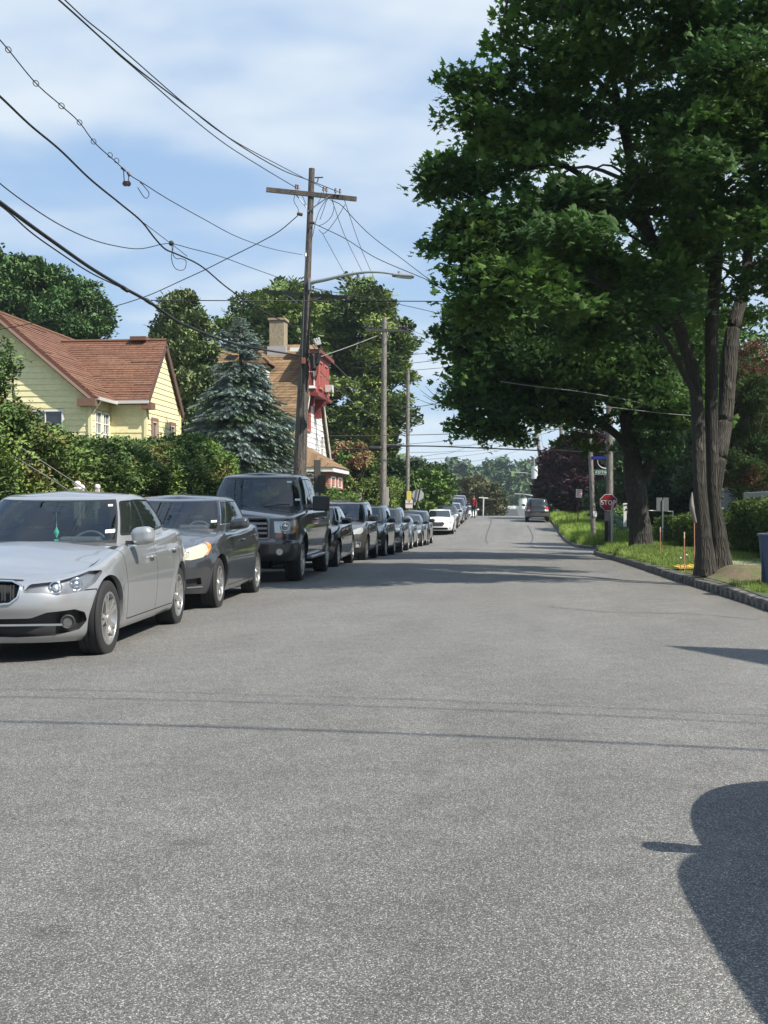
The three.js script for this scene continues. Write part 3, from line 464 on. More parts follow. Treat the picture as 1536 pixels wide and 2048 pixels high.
// ---------- foliage pieces ----------
function leafShape(kind, L) {                                                  // triangles of one leaf, base at 0, along +y, facing +z
  const P = []; const fan = pts => { for (let i = 0; i < pts.length - 1; i++) P.push([0, .12 * L, 0], pts[i], pts[i + 1]); };
  if (kind === 'maple') { const o = [[0, 0], [.16, .12], [.46, .10], [.30, .30], [.50, .56], [.24, .56], [.20, .68], [0, 1]]; const R = o.map(([x, y]) => [x * L, y * L, -.16 * L * x * x * 4 + .04 * L * y]); const Lf = R.slice().reverse().map(([x, y, z]) => [-x, y, z]); fan(R); fan(Lf); }
  else if (kind === 'oval') { const R = [[0, 0, 0], [.26 * L, .35 * L, .05 * L], [.20 * L, .72 * L, .03 * L], [0, L, -.06 * L]]; fan(R); fan(R.slice().reverse().map(([x, y, z]) => [-x, y, z])); }
  else P.push([-.12 * L, 0, 0], [.12 * L, 0, 0], [0, L, 0]);
  return P;
}
function cluster(kind, n, leaf, spread, seed, o = {}) {                        // a twig's worth of leaves round the origin
  const R = rng(seed), P = [];
  for (let i = 0; i < n; i++) {
    const L = leaf * (.7 + .6 * R()), a = R() * 6.283, q = Math.sqrt(R()) * spread, base = V(Math.cos(a) * q, (R() - .5) * spread * (o.flat ?? .7) - q * (o.droop ?? .25), Math.sin(a) * q);
    const e = new THREE.Euler(-Math.PI / 2 + (o.tilt ?? .5) + (R() - .5) * 1.5, a + Math.PI / 2 * (R() - .5) * 2 + Math.PI / 2, (R() - .5) * 1.2, 'YXZ'), m = new THREE.Matrix4().compose(base, new THREE.Quaternion().setFromEuler(e), V(1, 1, 1));
    for (const p of leafShape(kind, L)) { const v = V(...p).applyMatrix4(m); P.push(v.x, v.y, v.z); }
  }
  const g = new THREE.BufferGeometry(); g.setAttribute('position', new THREE.Float32BufferAttribute(P, 3)); g.computeVertexNormals(); return g;
}
const barkTex = (c, f, sd) => { const h = (i, j) => { const w = pn(i / 14 + 2 * pn(j / 40, sd, 13), j / 60, 512 / 14 | 0, sd); const r = Math.abs(pn(i / 9 + 1.5 * pn(j / 30, i / 60, 17, sd), j / 42, 57, sd + 1) - .5) * 2; return clamp(.25 + .75 * r * (.6 + .6 * w)); }; return { map: tex(512, 512, (i, j) => { const k = (.35 + .95 * h(i, j)) * (.8 + .4 * pn(i / 90, j / 120, 6, 8)); return c.map(x => x * k); }), bumpMap: tex(512, 512, h, false), bumpScale: f }; };
const barkT = barkTex([.05, .046, .037], .05, 3), bark = mat([1, 1, 1], .95, barkT), barkDark = mat([.06, .05, .042], .95), barkLight = mat([.16, .15, .12], .9);
const LEAF = leafMat(.65, .55), LEAFD = mat([1, 1, 1], .85), FAR = mat([1, 1, 1], .8), NEEDLE = mat([1, 1, 1], .75);
function tint(cols, R, amt = .3) { const c = cols[Math.floor(R() * cols.length)], k = LEAFK * (1 - amt / 2 + amt * R()); return C(c[0] * k, c[1] * k, c[2] * k); }
const LEAFK = 1.45, MAPLE = [[.050, .105, .022], [.040, .090, .020], [.060, .120, .024], [.034, .078, .020], [.075, .135, .026]];
// a crown grown from lumps: blobs = [[centre Vector3, rx, ry, rz, lumps]]
function lumpy(o, parent) {
  const R = rng(o.seed), mats = [[], []], cols = [[], []];
  for (const [c, rx, ry, rz, n] of o.blobs) for (let i = 0; i < n; i++) {
    // lump centre on the blob's outer shell
    let d = V(R() * 2 - 1, R() * 2 - 1, R() * 2 - 1); while (d.lengthSq() > 1 || d.lengthSq() < .05) d.set(R() * 2 - 1, R() * 2 - 1, R() * 2 - 1); d.normalize();
    const k = .62 + .38 * Math.sqrt(R()), lc = V(c.x + d.x * rx * k, c.y + d.y * ry * k, c.z + d.z * rz * k), lr = o.lump * (.6 + .8 * R()), base = tint(o.cols, R, .5);
    for (let q = 0; q < o.per; q++) {
      const e = V(R() * 2 - 1, R() * 1.7 - .7, R() * 2 - 1).normalize().addScaledVector(d, .35).normalize(), rr = lr * (.55 + .5 * R());
      const p = V(lc.x + e.x * rr, lc.y + e.y * rr * .8, lc.z + e.z * rr), w = R() < .5 ? 0 : 1, s = .75 + .5 * R();
      mats[w].push(M4(p.x, p.y, p.z, (R() - .5) * .9 + e.z * .4, R() * 6.28, (R() - .5) * .9 - e.x * .4, s)); const j = .8 + .4 * R(); cols[w].push(C(base.r * j, base.g * j, base.b * j));
    }
  }
  return o.geos.map((g, w) => inst(o.part || 'crown', g, o.mat || LEAFD, mats[w], parent, i => cols[w][i]));
}
const farG = [cluster('oval', 12, .34, .42, 21), cluster('oval', 12, .30, .46, 22)];
const midG = [cluster('oval', 14, .20, .28, 23), cluster('oval', 14, .18, .30, 24)];
const hedgeG = [cluster('oval', 16, .075, .13, 25, { flat: 1 }), cluster('oval', 16, .07, .14, 26, { flat: 1 })];
const vineG = [cluster('oval', 18, .085, .19, 27, { flat: 1, droop: .1 }), cluster('oval', 18, .075, .2, 28, { flat: 1, droop: .1 })];

// ---------- the two street maples on the right ----------
function bough(list, cols, R, c, a, b, n, base, sun) {
  for (let i = 0; i < n; i++) {
    const t = R() * 6.283, q = Math.sqrt(R()), x = Math.cos(t) * q * a, z = Math.sin(t) * q * a, y = b * (1 - q * q) * .7 + (R() - .6) * b * 1.1 - q * q * a * .22;
    const p = V(c.x + x, c.y + y, c.z + z), s = .8 + .5 * R(), j = .75 + .5 * R();
    list.push(M4(p.x, p.y, p.z, (R() - .5) * .8 + .3 * z / a, R() * 6.28, (R() - .5) * .8 - .3 * x / a, s)); cols.push(C(base.r * j, base.g * j, base.b * j));
  }
}
const inPoly = (poly, x, y) => { let s = false; for (let i = 0, j = poly.length - 1; i < poly.length; j = i++) { const [a, b] = poly[i], [c, d] = poly[j]; if ((b > y) !== (d > y) && x < (c - a) * (y - b) / (d - b) + a) s = !s; } return s; };
function maple(o) {
  const R = rng(o.seed), T = thing(o.name, o.label, 'tree', [0, 0, 0], 0, o.group);
  const stems = o.stems.map(([pts, rad]) => { const P = pts.map(([x, y, d]) => at(x, y, d)); return { P, rad }; });
  stems.forEach((s, i) => part(i ? 'limb' : 'trunk', limb(s.P, s.rad, i < 3 ? 26 : 10, i < 3 ? 12 : 6, .2, 3 + i, .45), bark, T));
  const samples = stems.flatMap(s => { const c = new THREE.CatmullRomCurve3(s.P, false, 'centripetal'); return range(.35, 1, .03).map(t => c.getPoint(t)); });
  const list = [], cols = [], centers = [];
  const place = (c, a, b, n) => { const k = tint(o.cols || MAPLE, R, .4); bough(list, cols, R, c, a, b, n, k); centers.push([c, a]); };
  for (const [x, y, d, a, b, n] of o.tips) place(at(x, y, d), a, b, n);
  let tries = 0; for (let i = 0; i < o.n && tries < 60000; tries++) {
    const x = mix(o.box[0], o.box[1], R()), y = mix(o.box[2], o.box[3], R()); if (!inPoly(o.poly, x, y)) continue;
    if (o.holes.some(([hx, hy, hr, hk]) => Math.hypot((x - hx), (y - hy) * (hk || 1)) < hr)) continue;
    const e = Math.sqrt(clamp(1 - ((x - o.mid) / o.half) ** 2, .05, 1)), d = o.d + (R() * 2 - 1) * o.deep * e;
    place(at(x, y, d), o.a * (.6 + .7 * R()), o.b * (.6 + .8 * R()), Math.round(o.per * (.7 + .6 * R()))); i++;
  }
  // twigs from the nearest stem to each bough
  const twigs = []; centers.forEach(([c, a], i) => {
    if (i % o.twigEvery) return; let best = null, bd = 1e9; for (const s of samples) { const d = s.distanceTo(c) + Math.max(0, s.y - c.y) * .8; if (d < bd) { bd = d; best = s; } }
    const m = best.clone().lerp(c, .5).add(V((R() - .5) * .5, .25 + .1 * bd, (R() - .5) * .5)); const end = c.clone().add(V(0, -.08, 0)); const r0 = Math.min(.06, .012 + .008 * bd);
    twigs.push(limb([best, m, end], [r0, r0 * .6, .006], 5, 4)); for (let k = 0; k < 3; k++) { const e = c.clone().add(V((R() - .5) * a * 1.7, (R() - .5) * .3, (R() - .5) * a * 1.7)); twigs.push(limb([m.clone().lerp(end, .55), end.clone().lerp(e, .5).add(V(0, .05, 0)), e], [r0 * .5, .007, .004], 4, 3)); }
  });
  part('branches', twigs, barkDark, T).userData.kind = 'stuff';
  const half = [[], []], hc = [[], []]; list.forEach((m, i) => { const w = i & 1; half[w].push(m); hc[w].push(cols[i]); });
  o.geos.forEach((g, w) => inst('crown', g, LEAF, half[w], T, i => hc[w][i]));
  return T;
}
const mapleG = [cluster('maple', 15, .115, .25, 31, { droop: .35 }), cluster('maple', 15, .105, .27, 32, { droop: .35 })];
const mapleG2 = [cluster('maple', 16, .16, .34, 33, { droop: .35 }), cluster('maple', 16, .15, .36, 34, { droop: .35 })];
const near = maple({
  name: 'street_maple', label: 'large maple with several trunks on the near right verge, its crown filling the upper right', seed: 11, d: 21.5, deep: 4.2, mid: 1330, half: 560, geos: mapleG,
  stems: [
    [[[1440, 1150, 21.3], [1438, 1100, 21.3], [1428, 1000, 21.3], [1424, 880, 21.3], [1422, 760, 21.2], [1424, 640, 21.1], [1432, 520, 21], [1440, 380, 20.8], [1432, 200, 20.6], [1425, 20, 20.4]], [.25, .165, .108, .108, .108, .11, .10, .08, .06, .03]],
    [[[1410, 1150, 21.0], [1408, 1080, 21.0], [1400, 980, 21.0], [1397, 880, 21.1], [1393, 800, 21.2], [1385, 740, 21.2], [1362, 670, 21.1], [1338, 590, 21], [1300, 470, 20.9], [1262, 330, 20.8], [1236, 210, 20.7], [1205, 60, 20.5]], [.195, .132, .100, .115, .105, .11, .11, .10, .09, .075, .06, .03]],
    [[[1432, 1000, 21.3], [1438, 920, 21.4], [1450, 840, 21.8], [1456, 740, 22.0], [1466, 660, 22.2], [1490, 560, 22.6], [1500, 420, 23], [1520, 250, 23.4]], [.08, .12, .13, .14, .12, .10, .08, .04]],
    [[[1432, 480, 21], [1380, 430, 20.6], [1290, 425, 20.0], [1190, 440, 19.5], [1080, 420, 19]], [.09, .08, .06, .04, .02]],
    [[[1300, 470, 20.9], [1220, 400, 20.4], [1120, 330, 20], [1010, 350, 19.6], [900, 365, 19.3]], [.07, .055, .04, .03, .012]],
    [[[1236, 210, 20.7], [1180, 150, 20.3], [1090, 110, 20], [1000, 80, 19.8]], [.05, .04, .028, .012]],
    [[[1262, 330, 20.8], [1255, 220, 21], [1262, 110, 21.2], [1290, -60, 21.4]], [.045, .04, .03, .02]],
    [[[1396, 800, 21.2], [1300, 640, 20.2], [1180, 560, 19.4], [1040, 560, 18.8], [930, 590, 18.4]], [.05, .05, .045, .03, .012]],
    [[[1440, 380, 20.8], [1540, 300, 20.2], [1680, 260, 20]], [.07, .05, .03]],
    [[[1520, 250, 23.4], [1640, 80, 24], [1720, -150, 24.5]], [.06, .04, .02]],
  ],
  tips: [[1053, 20, 20, .5, .25, 26], [1038, 80, 20, .45, .22, 22], [1078, 140, 20, .5, .22, 26], [940, 160, 19.8, .4, .2, 20], [980, 175, 19.8, .5, .22, 26], [930, 225, 19.6, .42, .22, 24], [990, 250, 19.7, .55, .25, 30], [965, 285, 19.7, .4, .2, 18], [880, 345, 19.3, .38, .2, 22], [910, 330, 19.3, .4, .2, 22], [870, 375, 19.3, .28, .16, 14], [935, 375, 19.3, .42, .18, 22], [980, 360, 19.4, .5, .22, 28], [930, 450, 19, .45, .22, 28], [910, 480, 18.9, .4, .22, 24], [960, 440, 19, .5, .25, 30], [920, 500, 18.9, .3, .18, 14], [980, 500, 19, .5, .25, 28], [950, 560, 18.6, .4, .22, 24], [945, 600, 18.5, .4, .22, 24], [980, 620, 18.6, .45, .22, 28], [955, 530, 18.7, .4, .2, 20], [1500, 270, 19.2, .5, .5, 40], [1525, 300, 19, .45, .5, 40], [1535, 420, 18.8, .45, .6, 40], [1500, 180, 19.4, .4, .4, 30]],
  box: [930, 2000, -480, 780], n: 172, a: .66, b: .27, per: 38, twigEvery: 2,
  poly: [[1080, -480], [1065, -60], [1075, 90], [1090, 150], [1010, 185], [1020, 240], [1030, 290], [1000, 340], [1020, 400], [980, 460], [1000, 540], [990, 600], [1020, 670], [1080, 700], [1180, 690], [1290, 650], [1330, 600], [1400, 640], [1470, 620], [1536, 660], [1600, 600], [1680, 460], [1760, 280], [1780, -200], [1600, -480]],
  holes: [[1235, 190, 60, .8], [1120, 60, 34, 1], [1050, 300, 26, 1], [1190, 300, 22, 1], [1420, 200, 30, 1], [1290, 30, 34, 1], [1180, 480, 20, 1], [1020, 470, 20, 1], [1140, 200, 22, 1], [1330, 110, 28, 1], [1465, 60, 40, 1], [1340, 240, 24, 1], [1080, 560, 25, 1]],
});
{ // pale split wood on the left stem
  const b = at(1391, 1045, 20.9), t = at(1384, 985, 20.9), m = at(1384, 1015, 20.85); part('exposed_wood', [limb([b, m, t], [.03, .045, .01], 6, 6, .4, 5)], mat([.19, .175, .155], .9), near, 'pale bare wood where bark split off');
}
maple({
  name: 'corner_maple', label: 'thick trunked maple with a broken limb beside the stop sign', seed: 12, d: 36.4, deep: 4.5, mid: 1130, half: 330, geos: mapleG2,
  stems: [
    [[[1281, 1112, 36.2], [1281, 1085, 36.2], [1277, 1030, 36.2], [1273, 980, 36.2], [1268, 945, 36.2], [1262, 900, 36.2], [1255, 860, 36.2], [1243, 800, 36.2], [1225, 730, 36], [1205, 640, 36]], [.44, .335, .30, .30, .29, .22, .19, .15, .11, .05]],
    [[[1284, 965, 36.2], [1298, 935, 36.1], [1316, 905, 36], [1330, 882, 36], [1337, 866, 35.9]], [.20, .17, .13, .11, .05]],
    [[[1262, 905, 36.2], [1235, 872, 36], [1200, 845, 35.7], [1160, 822, 35.4], [1090, 800, 35], [1010, 810, 34.6], [950, 840, 34.4]], [.13, .11, .10, .08, .06, .04, .015]],
    [[[1258, 870, 36.2], [1270, 800, 36.6], [1280, 730, 37], [1290, 640, 37.4]], [.13, .12, .09, .04]],
    [[[1248, 830, 36.2], [1200, 790, 35.8], [1130, 760, 35.2], [1040, 720, 34.6], [940, 690, 34.2]], [.10, .08, .06, .04, .015]],
    [[[1300, 930, 36.1], [1312, 880, 36.6], [1330, 820, 37], [1350, 740, 37.4]], [.08, .07, .06, .03]],
  ],
  tips: [[924, 640, 34, .8, .35, 26], [959, 615, 34, .8, .35, 28], [924, 690, 34, .7, .3, 24], [939, 735, 34, .8, .35, 26], [929, 795, 34, .6, .3, 20], [964, 780, 34.1, .9, .4, 34], [939, 850, 34, .4, .2, 12], [979, 835, 34.2, .8, .35, 30], [1012, 868, 34.3, .6, .3, 24], [1000, 850, 34.4, .7, .3, 28], [1100, 835, 35, .6, .3, 20], [1130, 820, 35.2, .6, .3, 20], [1170, 880, 35.6, .5, .25, 12], [1190, 840, 35.6, .5, .25, 14], [1160, 850, 35.6, .4, .25, 10], [1310, 890, 35.6, .5, .4, 20]],
  box: [880, 1400, 540, 880], n: 175, a: .95, b: .45, per: 40, twigEvery: 2,
  poly: [[945, 640], [975, 590], [1100, 540], [1400, 540], [1400, 760], [1370, 830], [1310, 820], [1240, 770], [1150, 790], [1060, 815], [1000, 840], [975, 820], [950, 760], [955, 700]],
  holes: [[1040, 745, 18, 1], [960, 720, 14, 1], [1120, 690, 14, 1]],
});
{ // bare twigs at the crown's tip
  const T = thing('bare_twigs', 'thin leafless twigs poking out of the corner maple on its left', 'branch'), R = rng(5), g = [], a = at(885, 803, 34);
  for (const [x, y] of [[835, 798], [840, 780], [850, 772], [846, 790], [862, 805]]) g.push(limb([a, at((885 + x) / 2 + 6, (803 + y) / 2 + 8, 34), at(x, y, 34)], [.012, .009, .004], 4, 5)); g.forEach(q => part('twig', q, barkDark, T));
}
// ---------- generic trees ----------
function tree(name, label, base, trunkTop, tr, o, group) {
  const T = thing(name, label, 'tree', [0, 0, 0], 0, group);
  part('trunk', limb([base.clone().add(V(0, -.3, 0)), base.clone().lerp(trunkTop, .5).add(V(.1, 0, .1)), trunkTop], [tr * 1.3, tr, tr * .5], 10, 4, .12, o.seed), bark, T);
  const R = rng(o.seed + 99); o.blobs.slice(0, 8).forEach(b => part('limb', limb([base.clone().lerp(trunkTop, .6 + .3 * R()), base.clone().lerp(trunkTop, .9).lerp(b[0], .5), b[0]], [tr * .5, tr * .35, tr * .1], 6, 4), barkDark, T));
  lumpy(o, T); return T;
}
const OAK = [[.105, .150, .034], [.085, .13, .030], [.125, .165, .04], [.062, .10, .026]], DARKG = [[.038, .070, .022], [.030, .060, .020], [.046, .080, .024]], BLUEG = [[.035, .068, .035], [.03, .058, .033], [.042, .078, .036]];
const g0 = (r, s) => V(r, groundY(r, s), -s);
{ // big oak behind the brown house
  const d = 82, b = at(650, 980, d), B = (x, y, dd, r, ry, n) => [at(x, y, d + dd), r, ry, r, n]; b.y = groundY(b.x, -b.z);
  tree('broad_oak', 'big broad oak with a rounded crown rising behind the brown house', b, at(650, 700, d), .5, { seed: 41, geos: farG, mat: LEAFD, cols: OAK, lump: .9, per: 38, blobs: [B(600, 632, 0, 3.0, 2.1, 26), B(530, 662, 1, 2.6, 2.2, 24), B(490, 690, 2, 1.7, 1.8, 12), B(690, 640, -1, 3.2, 2.6, 26), B(740, 690, 0, 2.4, 2.6, 22), B(765, 760, 0, 1.7, 2.6, 18), B(740, 830, -1, 2.2, 2.6, 20), B(660, 740, -2, 4.0, 4.4, 40), B(720, 890, -1, 2.0, 1.6, 14), B(690, 830, -2, 2.6, 3.0, 20), B(570, 700, 0, 3, 3, 20)] });
}
{ const d = 62, b = at(60, 960, d), B = (x, y, dd, r, ry, n) => [at(x, y, d + dd), r, ry, r, n]; b.y = groundY(b.x, -b.z);
  tree('dark_maple', 'dense dark green tree rising behind the yellow house at the left edge', b, at(60, 650, d), .4, { seed: 42, geos: midG, mat: LEAFD, cols: [[.05, .10, .026], [.042, .086, .024], [.06, .115, .03]], lump: .8, per: 60, blobs: [B(40, 610, 0, 2.3, 1.9, 26), B(10, 572, 0, 1.5, 1.2, 16), B(70, 582, 0, 1.2, 1.0, 12), B(98, 625, 0, 1.6, 1.5, 18), B(150, 640, 0, 1.3, 1.2, 14), B(175, 650, 0, .9, .9, 8), B(90, 680, 0, 3, 1.6, 20), B(-60, 590, 0, 2.6, 2.6, 18), B(150, 600, 0, .8, .7, 6)] }); }
{ const d = 56, b = at(362, 960, d), B = (x, y, dd, r, ry, n) => [at(x, y, d + dd), r, ry, r, n]; b.y = groundY(b.x, -b.z);
  tree('slender_tree', 'slender light green tree between the yellow house and the blue spruce', b, at(362, 700, d), .16, { seed: 43, geos: midG, mat: LEAFD, cols: [[.095, .135, .05], [.075, .115, .04], [.11, .145, .055]], lump: .55, per: 44, blobs: [B(362, 640, 0, .7, .9, 12), B(350, 690, 0, 1.0, 1.2, 16), B(380, 680, 0, .9, 1.1, 12), B(365, 760, 0, 1.2, 1.6, 18), B(385, 820, 0, 1.1, 1.4, 14), B(350, 830, 0, .9, 1.2, 10)] }); }
{ // blue spruce
  const d = 45, base = at(482, 960, d), top = at(481, 632, d); base.y = groundY(base.x, -base.z) - .1;
  const T = thing('blue_spruce', 'blue grey spruce with drooping branches beside the brown house', 'tree'); part('trunk', limb([base, base.clone().lerp(top, .5), top], [.2, .12, .02], 8, 4), barkDark, T);
  const spray = sd => { const R = rng(sd), P = []; for (let i = 0; i < 70; i++) { const t = i / 70, w = .17 * (1 - t * .7), a = R() * 6.28, o = V((R() - .5) * .06, -.05 * t, t * .55), e = V(Math.cos(a) * w, Math.sin(a) * w * .8 - .02, .07 + .05 * R()), q = V(-Math.sin(a), Math.cos(a), 0).multiplyScalar(.017 + .01 * R()); const p = [o.clone().add(q), o.clone().sub(q), o.clone().add(e)]; for (const v of p) P.push(v.x, v.y, v.z); } const g = new THREE.BufferGeometry(); g.setAttribute('position', new THREE.Float32BufferAttribute(P, 3)); g.computeVertexNormals(); return g; };
  const R = rng(61), ml = [], cl = [], tw = [], Hh = top.y - base.y, cols = [[.115, .155, .14], [.085, .125, .095], [.14, .18, .165], [.07, .11, .06], [.16, .20, .19]];
  for (let y = .07; y < .985; y += .019) { const rad = 2.5 * Math.pow(1 - y, .82) * (.85 + .3 * R()), n = Math.round(8 + 15 * (1 - y)); for (let k = 0; k < n; k++) { const a = R() * 6.283, L = rad * (.72 + .42 * R()), c0 = base.clone().lerp(top, y); const up = y > .8 ? .35 : .02; const tip = c0.clone().add(V(Math.cos(a) * L, up * L - .18 * L * (y < .8 ? 1 : 0) + .05, Math.sin(a) * L)); if (k % 3 === 0) tw.push(limb([c0, tip], [.02, .006], 4, 1)); const col = tint(cols, R, .35); const m = Math.max(3, Math.round(L * 8.5)); for (let i = 0; i < m; i++) { const t = .3 + .72 * (i / m) + .1 * R(), p = c0.clone().lerp(tip, t).add(V((R() - .5) * .26 * L, (R() - .6) * .2 - .1 * t, (R() - .5) * .26 * L)), j = .75 + .5 * R(); ml.push(M4(p.x, p.y, p.z, .1 + .25 * R() - up, Math.PI / 2 - a + (R() - .5) * 1.3, 0, (.75 + .5 * R()) * (.4 + .6 * Math.min(1, (1 - y) * 2.2)))); cl.push(C(col.r * j, col.g * j, col.b * j)); } } }
  part('branches', tw, barkDark, T).userData.kind = 'stuff'; inst('crown', spray(7), NEEDLE, ml, T, i => cl[i]);
}
// ---------- hedges ----------
function hedgeRun(name, label, o) {                                            // clipped hedge: a twiggy core under a coat of leaves
  const T = thing(name, label, 'hedge'), R = rng(o.seed), [r0, r1] = o.r, [s0, s1] = o.s, ml = [[], []], cl = [[], []];
  const yb = (r, s) => groundY(r, s) - .05, top = (r, s) => groundY(r, s) + o.h + (o.rough || .08) * (fbm(r * 1.3 + o.seed, s * .9, 2, 3) - .5) * 2 + (o.topF ? o.topF(s) : 0);
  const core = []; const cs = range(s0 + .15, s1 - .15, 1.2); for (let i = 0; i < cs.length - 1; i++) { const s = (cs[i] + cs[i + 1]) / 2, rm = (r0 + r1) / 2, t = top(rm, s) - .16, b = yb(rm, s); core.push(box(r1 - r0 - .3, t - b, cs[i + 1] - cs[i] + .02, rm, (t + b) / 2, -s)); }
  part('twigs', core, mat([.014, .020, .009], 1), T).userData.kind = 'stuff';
  const put = (r, y, s, nx, ny, nz) => { const w = R() < .5 ? 0 : 1, patch = fbm(r * .8 + 5, s * .8, y * .8 + o.seed, 3), col = o.cols[Math.min(o.cols.length - 1, Math.floor(clamp((patch - .3) * 2.2) * o.cols.length))], j = .65 + .7 * R(), e = (R() - .7) * .12; ml[w].push(M4(r + nx * e, y + ny * e, -s + nz * e, (R() - .5) * 1.2 + nz * .9, R() * 6.28, (R() - .5) * 1.2 - nx * .9, (o.sc || 1) * (.75 + .5 * R()))); cl[w].push(C(col[0] * j, col[1] * j, col[2] * j)); };
  const areaT = (r1 - r0) * (s1 - s0), areaS = o.h * (s1 - s0), areaE = o.h * (r1 - r0);
  for (let i = 0; i < areaT * o.den; i++) { const r = mix(r0, r1, R()), s = mix(s0, s1, R()); put(r, top(r, s) + .03, s, 0, 1, 0); }
  for (const rr of o.faces || [r0, r1]) for (let i = 0; i < areaS * o.den; i++) { const s = mix(s0, s1, R()), b = yb(rr, s), y = mix(b, top(rr, s), R()), nx = rr === r0 ? -1 : 1, bulge = .12 * (fbm(s * 1.1, y * 1.4, o.seed, 3) - .5) * 2 * (o.bulge || 1); put(rr + nx * bulge, y, s, nx, .2, 0); }
  for (const ss of [s0, s1]) for (let i = 0; i < areaE * o.den; i++) { const r = mix(r0, r1, R()), y = mix(yb(r, ss), top(r, ss), R()); put(r, y, ss + .1 * (fbm(r * 2, y * 2, o.seed) - .5), 0, .2, ss === s0 ? 1 : -1); }
  (o.geos || hedgeG).forEach((g, w) => inst('foliage', g, o.mat || LEAFD, ml[w], T, i => cl[w][i])); return T;
}
const PRIVET = [[.055, .10, .02], [.07, .13, .022], [.09, .155, .028], [.11, .175, .03]], DARKH = [[.06, .11, .026], [.075, .13, .03], [.09, .15, .034], [.11, .175, .04]];
hedgeRun('clipped_hedge', 'bright clipped hedge beyond the pickup in front of the brown house', { seed: 71, r: [-9.2, -7.3], s: [41, 61], h: 2.25, rough: .10, den: 26, sc: 1.5, cols: PRIVET, faces: [-7.3], topF: s => -.5 * sstep(47, 41, s) });
hedgeRun('light_hedge', 'square light green hedge between the second and third poles', { seed: 72, r: [-9.6, -7.0], s: [74, 80], h: 3.0, rough: .06, den: 20, sc: 1.9, cols: [[.11, .165, .03], [.12, .18, .034], [.13, .19, .035]], faces: [-7.0] });
hedgeRun('low_hedge', 'low light green hedge behind the corner maple on the right', { seed: 73, r: [5.5, 6.9], s: [36.5, 47.4], h: 1.05, mat: LEAF, rough: .07, den: 60, sc: 1.15, cols: [[.09, .15, .03], [.11, .18, .034], [.13, .20, .036]], faces: [5.5] });
hedgeRun('dark_hedge', 'dark clipped hedge at the right edge behind the bin', { seed: 74, r: [5.9, 7.4], s: [19, 34], h: 1.32, mat: LEAF, rough: .09, den: 75, cols: DARKH, faces: [5.9] });
hedgeRun('far_hedge', 'yellow green hedge in the distance behind the leaning pole', { seed: 75, r: [6.2, 8.2], s: [64, 90], h: 1.35, rough: .1, den: 14, sc: 2.0, cols: [[.07, .12, .025], [.10, .15, .03], [.085, .135, .028]], faces: [6.2] });
// shrubs made of lumps
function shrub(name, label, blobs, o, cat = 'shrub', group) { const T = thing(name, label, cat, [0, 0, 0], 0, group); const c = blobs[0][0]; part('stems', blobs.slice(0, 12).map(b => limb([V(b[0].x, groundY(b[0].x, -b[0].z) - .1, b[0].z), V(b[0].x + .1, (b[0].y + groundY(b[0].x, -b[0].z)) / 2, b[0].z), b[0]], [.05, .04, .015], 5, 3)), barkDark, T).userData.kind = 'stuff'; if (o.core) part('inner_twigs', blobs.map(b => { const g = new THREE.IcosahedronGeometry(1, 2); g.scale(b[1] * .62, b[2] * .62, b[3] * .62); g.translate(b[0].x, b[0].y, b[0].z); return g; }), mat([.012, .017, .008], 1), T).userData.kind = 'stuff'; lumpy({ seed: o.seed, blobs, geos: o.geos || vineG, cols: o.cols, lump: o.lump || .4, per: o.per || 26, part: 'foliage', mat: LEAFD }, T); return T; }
const on = (x, y, r, rx, ry, rz, n) => [pr(x, y, r), rx, ry, rz, n];
shrub('overgrown_hedge', 'overgrown leafy hedge along the left sidewalk behind the silver sedan', [
  ...[[20, 960], [70, 960], [120, 962], [170, 962], [215, 962], [260, 960], [300, 960], [340, 962], [375, 965], [405, 970]].map(([x, y]) => on(x, y + 12, -8.0, .85, .7, 1.2, 46)),
  ...[[40, 930], [80, 938], [120, 948], [160, 950], [205, 950], [250, 940], [290, 934], [330, 932], [365, 938], [395, 950]].map(([x, y]) => on(x, y, -8.0, .7, .40, 1.0, 40)),
  on(-40, 930, -8, 1, .9, 1.2, 40), on(-90, 930, -8, 1, .9, 1.2, 30),
], { seed: 81, cols: [[.055, .098, .022], [.075, .125, .026], [.042, .074, .019], [.105, .15, .032], [.05, .085, .02], [.11, .11, .034], [.065, .108, .024]], lump: .33, per: 38, core: true }, 'hedge');
shrub('reddish_vine', 'rust tinged vine heaped above the hedge at the left edge', [on(10, 866, -8.3, .32, .28, .4, 26), on(40, 890, -8.2, .30, .22, .4, 24), on(-20, 860, -8.4, .4, .36, .5, 26), on(75, 912, -8.1, .28, .18, .4, 14)], { seed: 82, cols: [[.13, .075, .04], [.10, .085, .03], [.06, .09, .025], [.15, .09, .05], [.08, .10, .03]], lump: .26, per: 24, core: true }, 'vine');
shrub('leafy_sapling', 'pale leafy sapling standing in front of the yellow house at the left edge', [on(6, 728, -8.8, .12, .22, .15, 6), on(0, 770, -8.8, .16, .24, .15, 7), on(-18, 750, -8.8, .2, .3, .2, 8), on(22, 705, -8.8, .06, .1, .1, 2)], { seed: 83, cols: [[.055, .095, .03], [.07, .115, .035]], lump: .12, per: 5 }, 'sapling');
shrub('bright_shrub', 'bright green shrub at the end of the left hedge beside the pickup', [on(412, 935, -7.7, .45, .4, .45, 30), on(424, 955, -7.6, .4, .4, .4, 24), on(390, 905, -7.9, .5, .25, .5, 24)], { seed: 84, cols: [[.10, .165, .03], [.12, .19, .034], [.075, .13, .026]], lump: .25, per: 22, core: true });
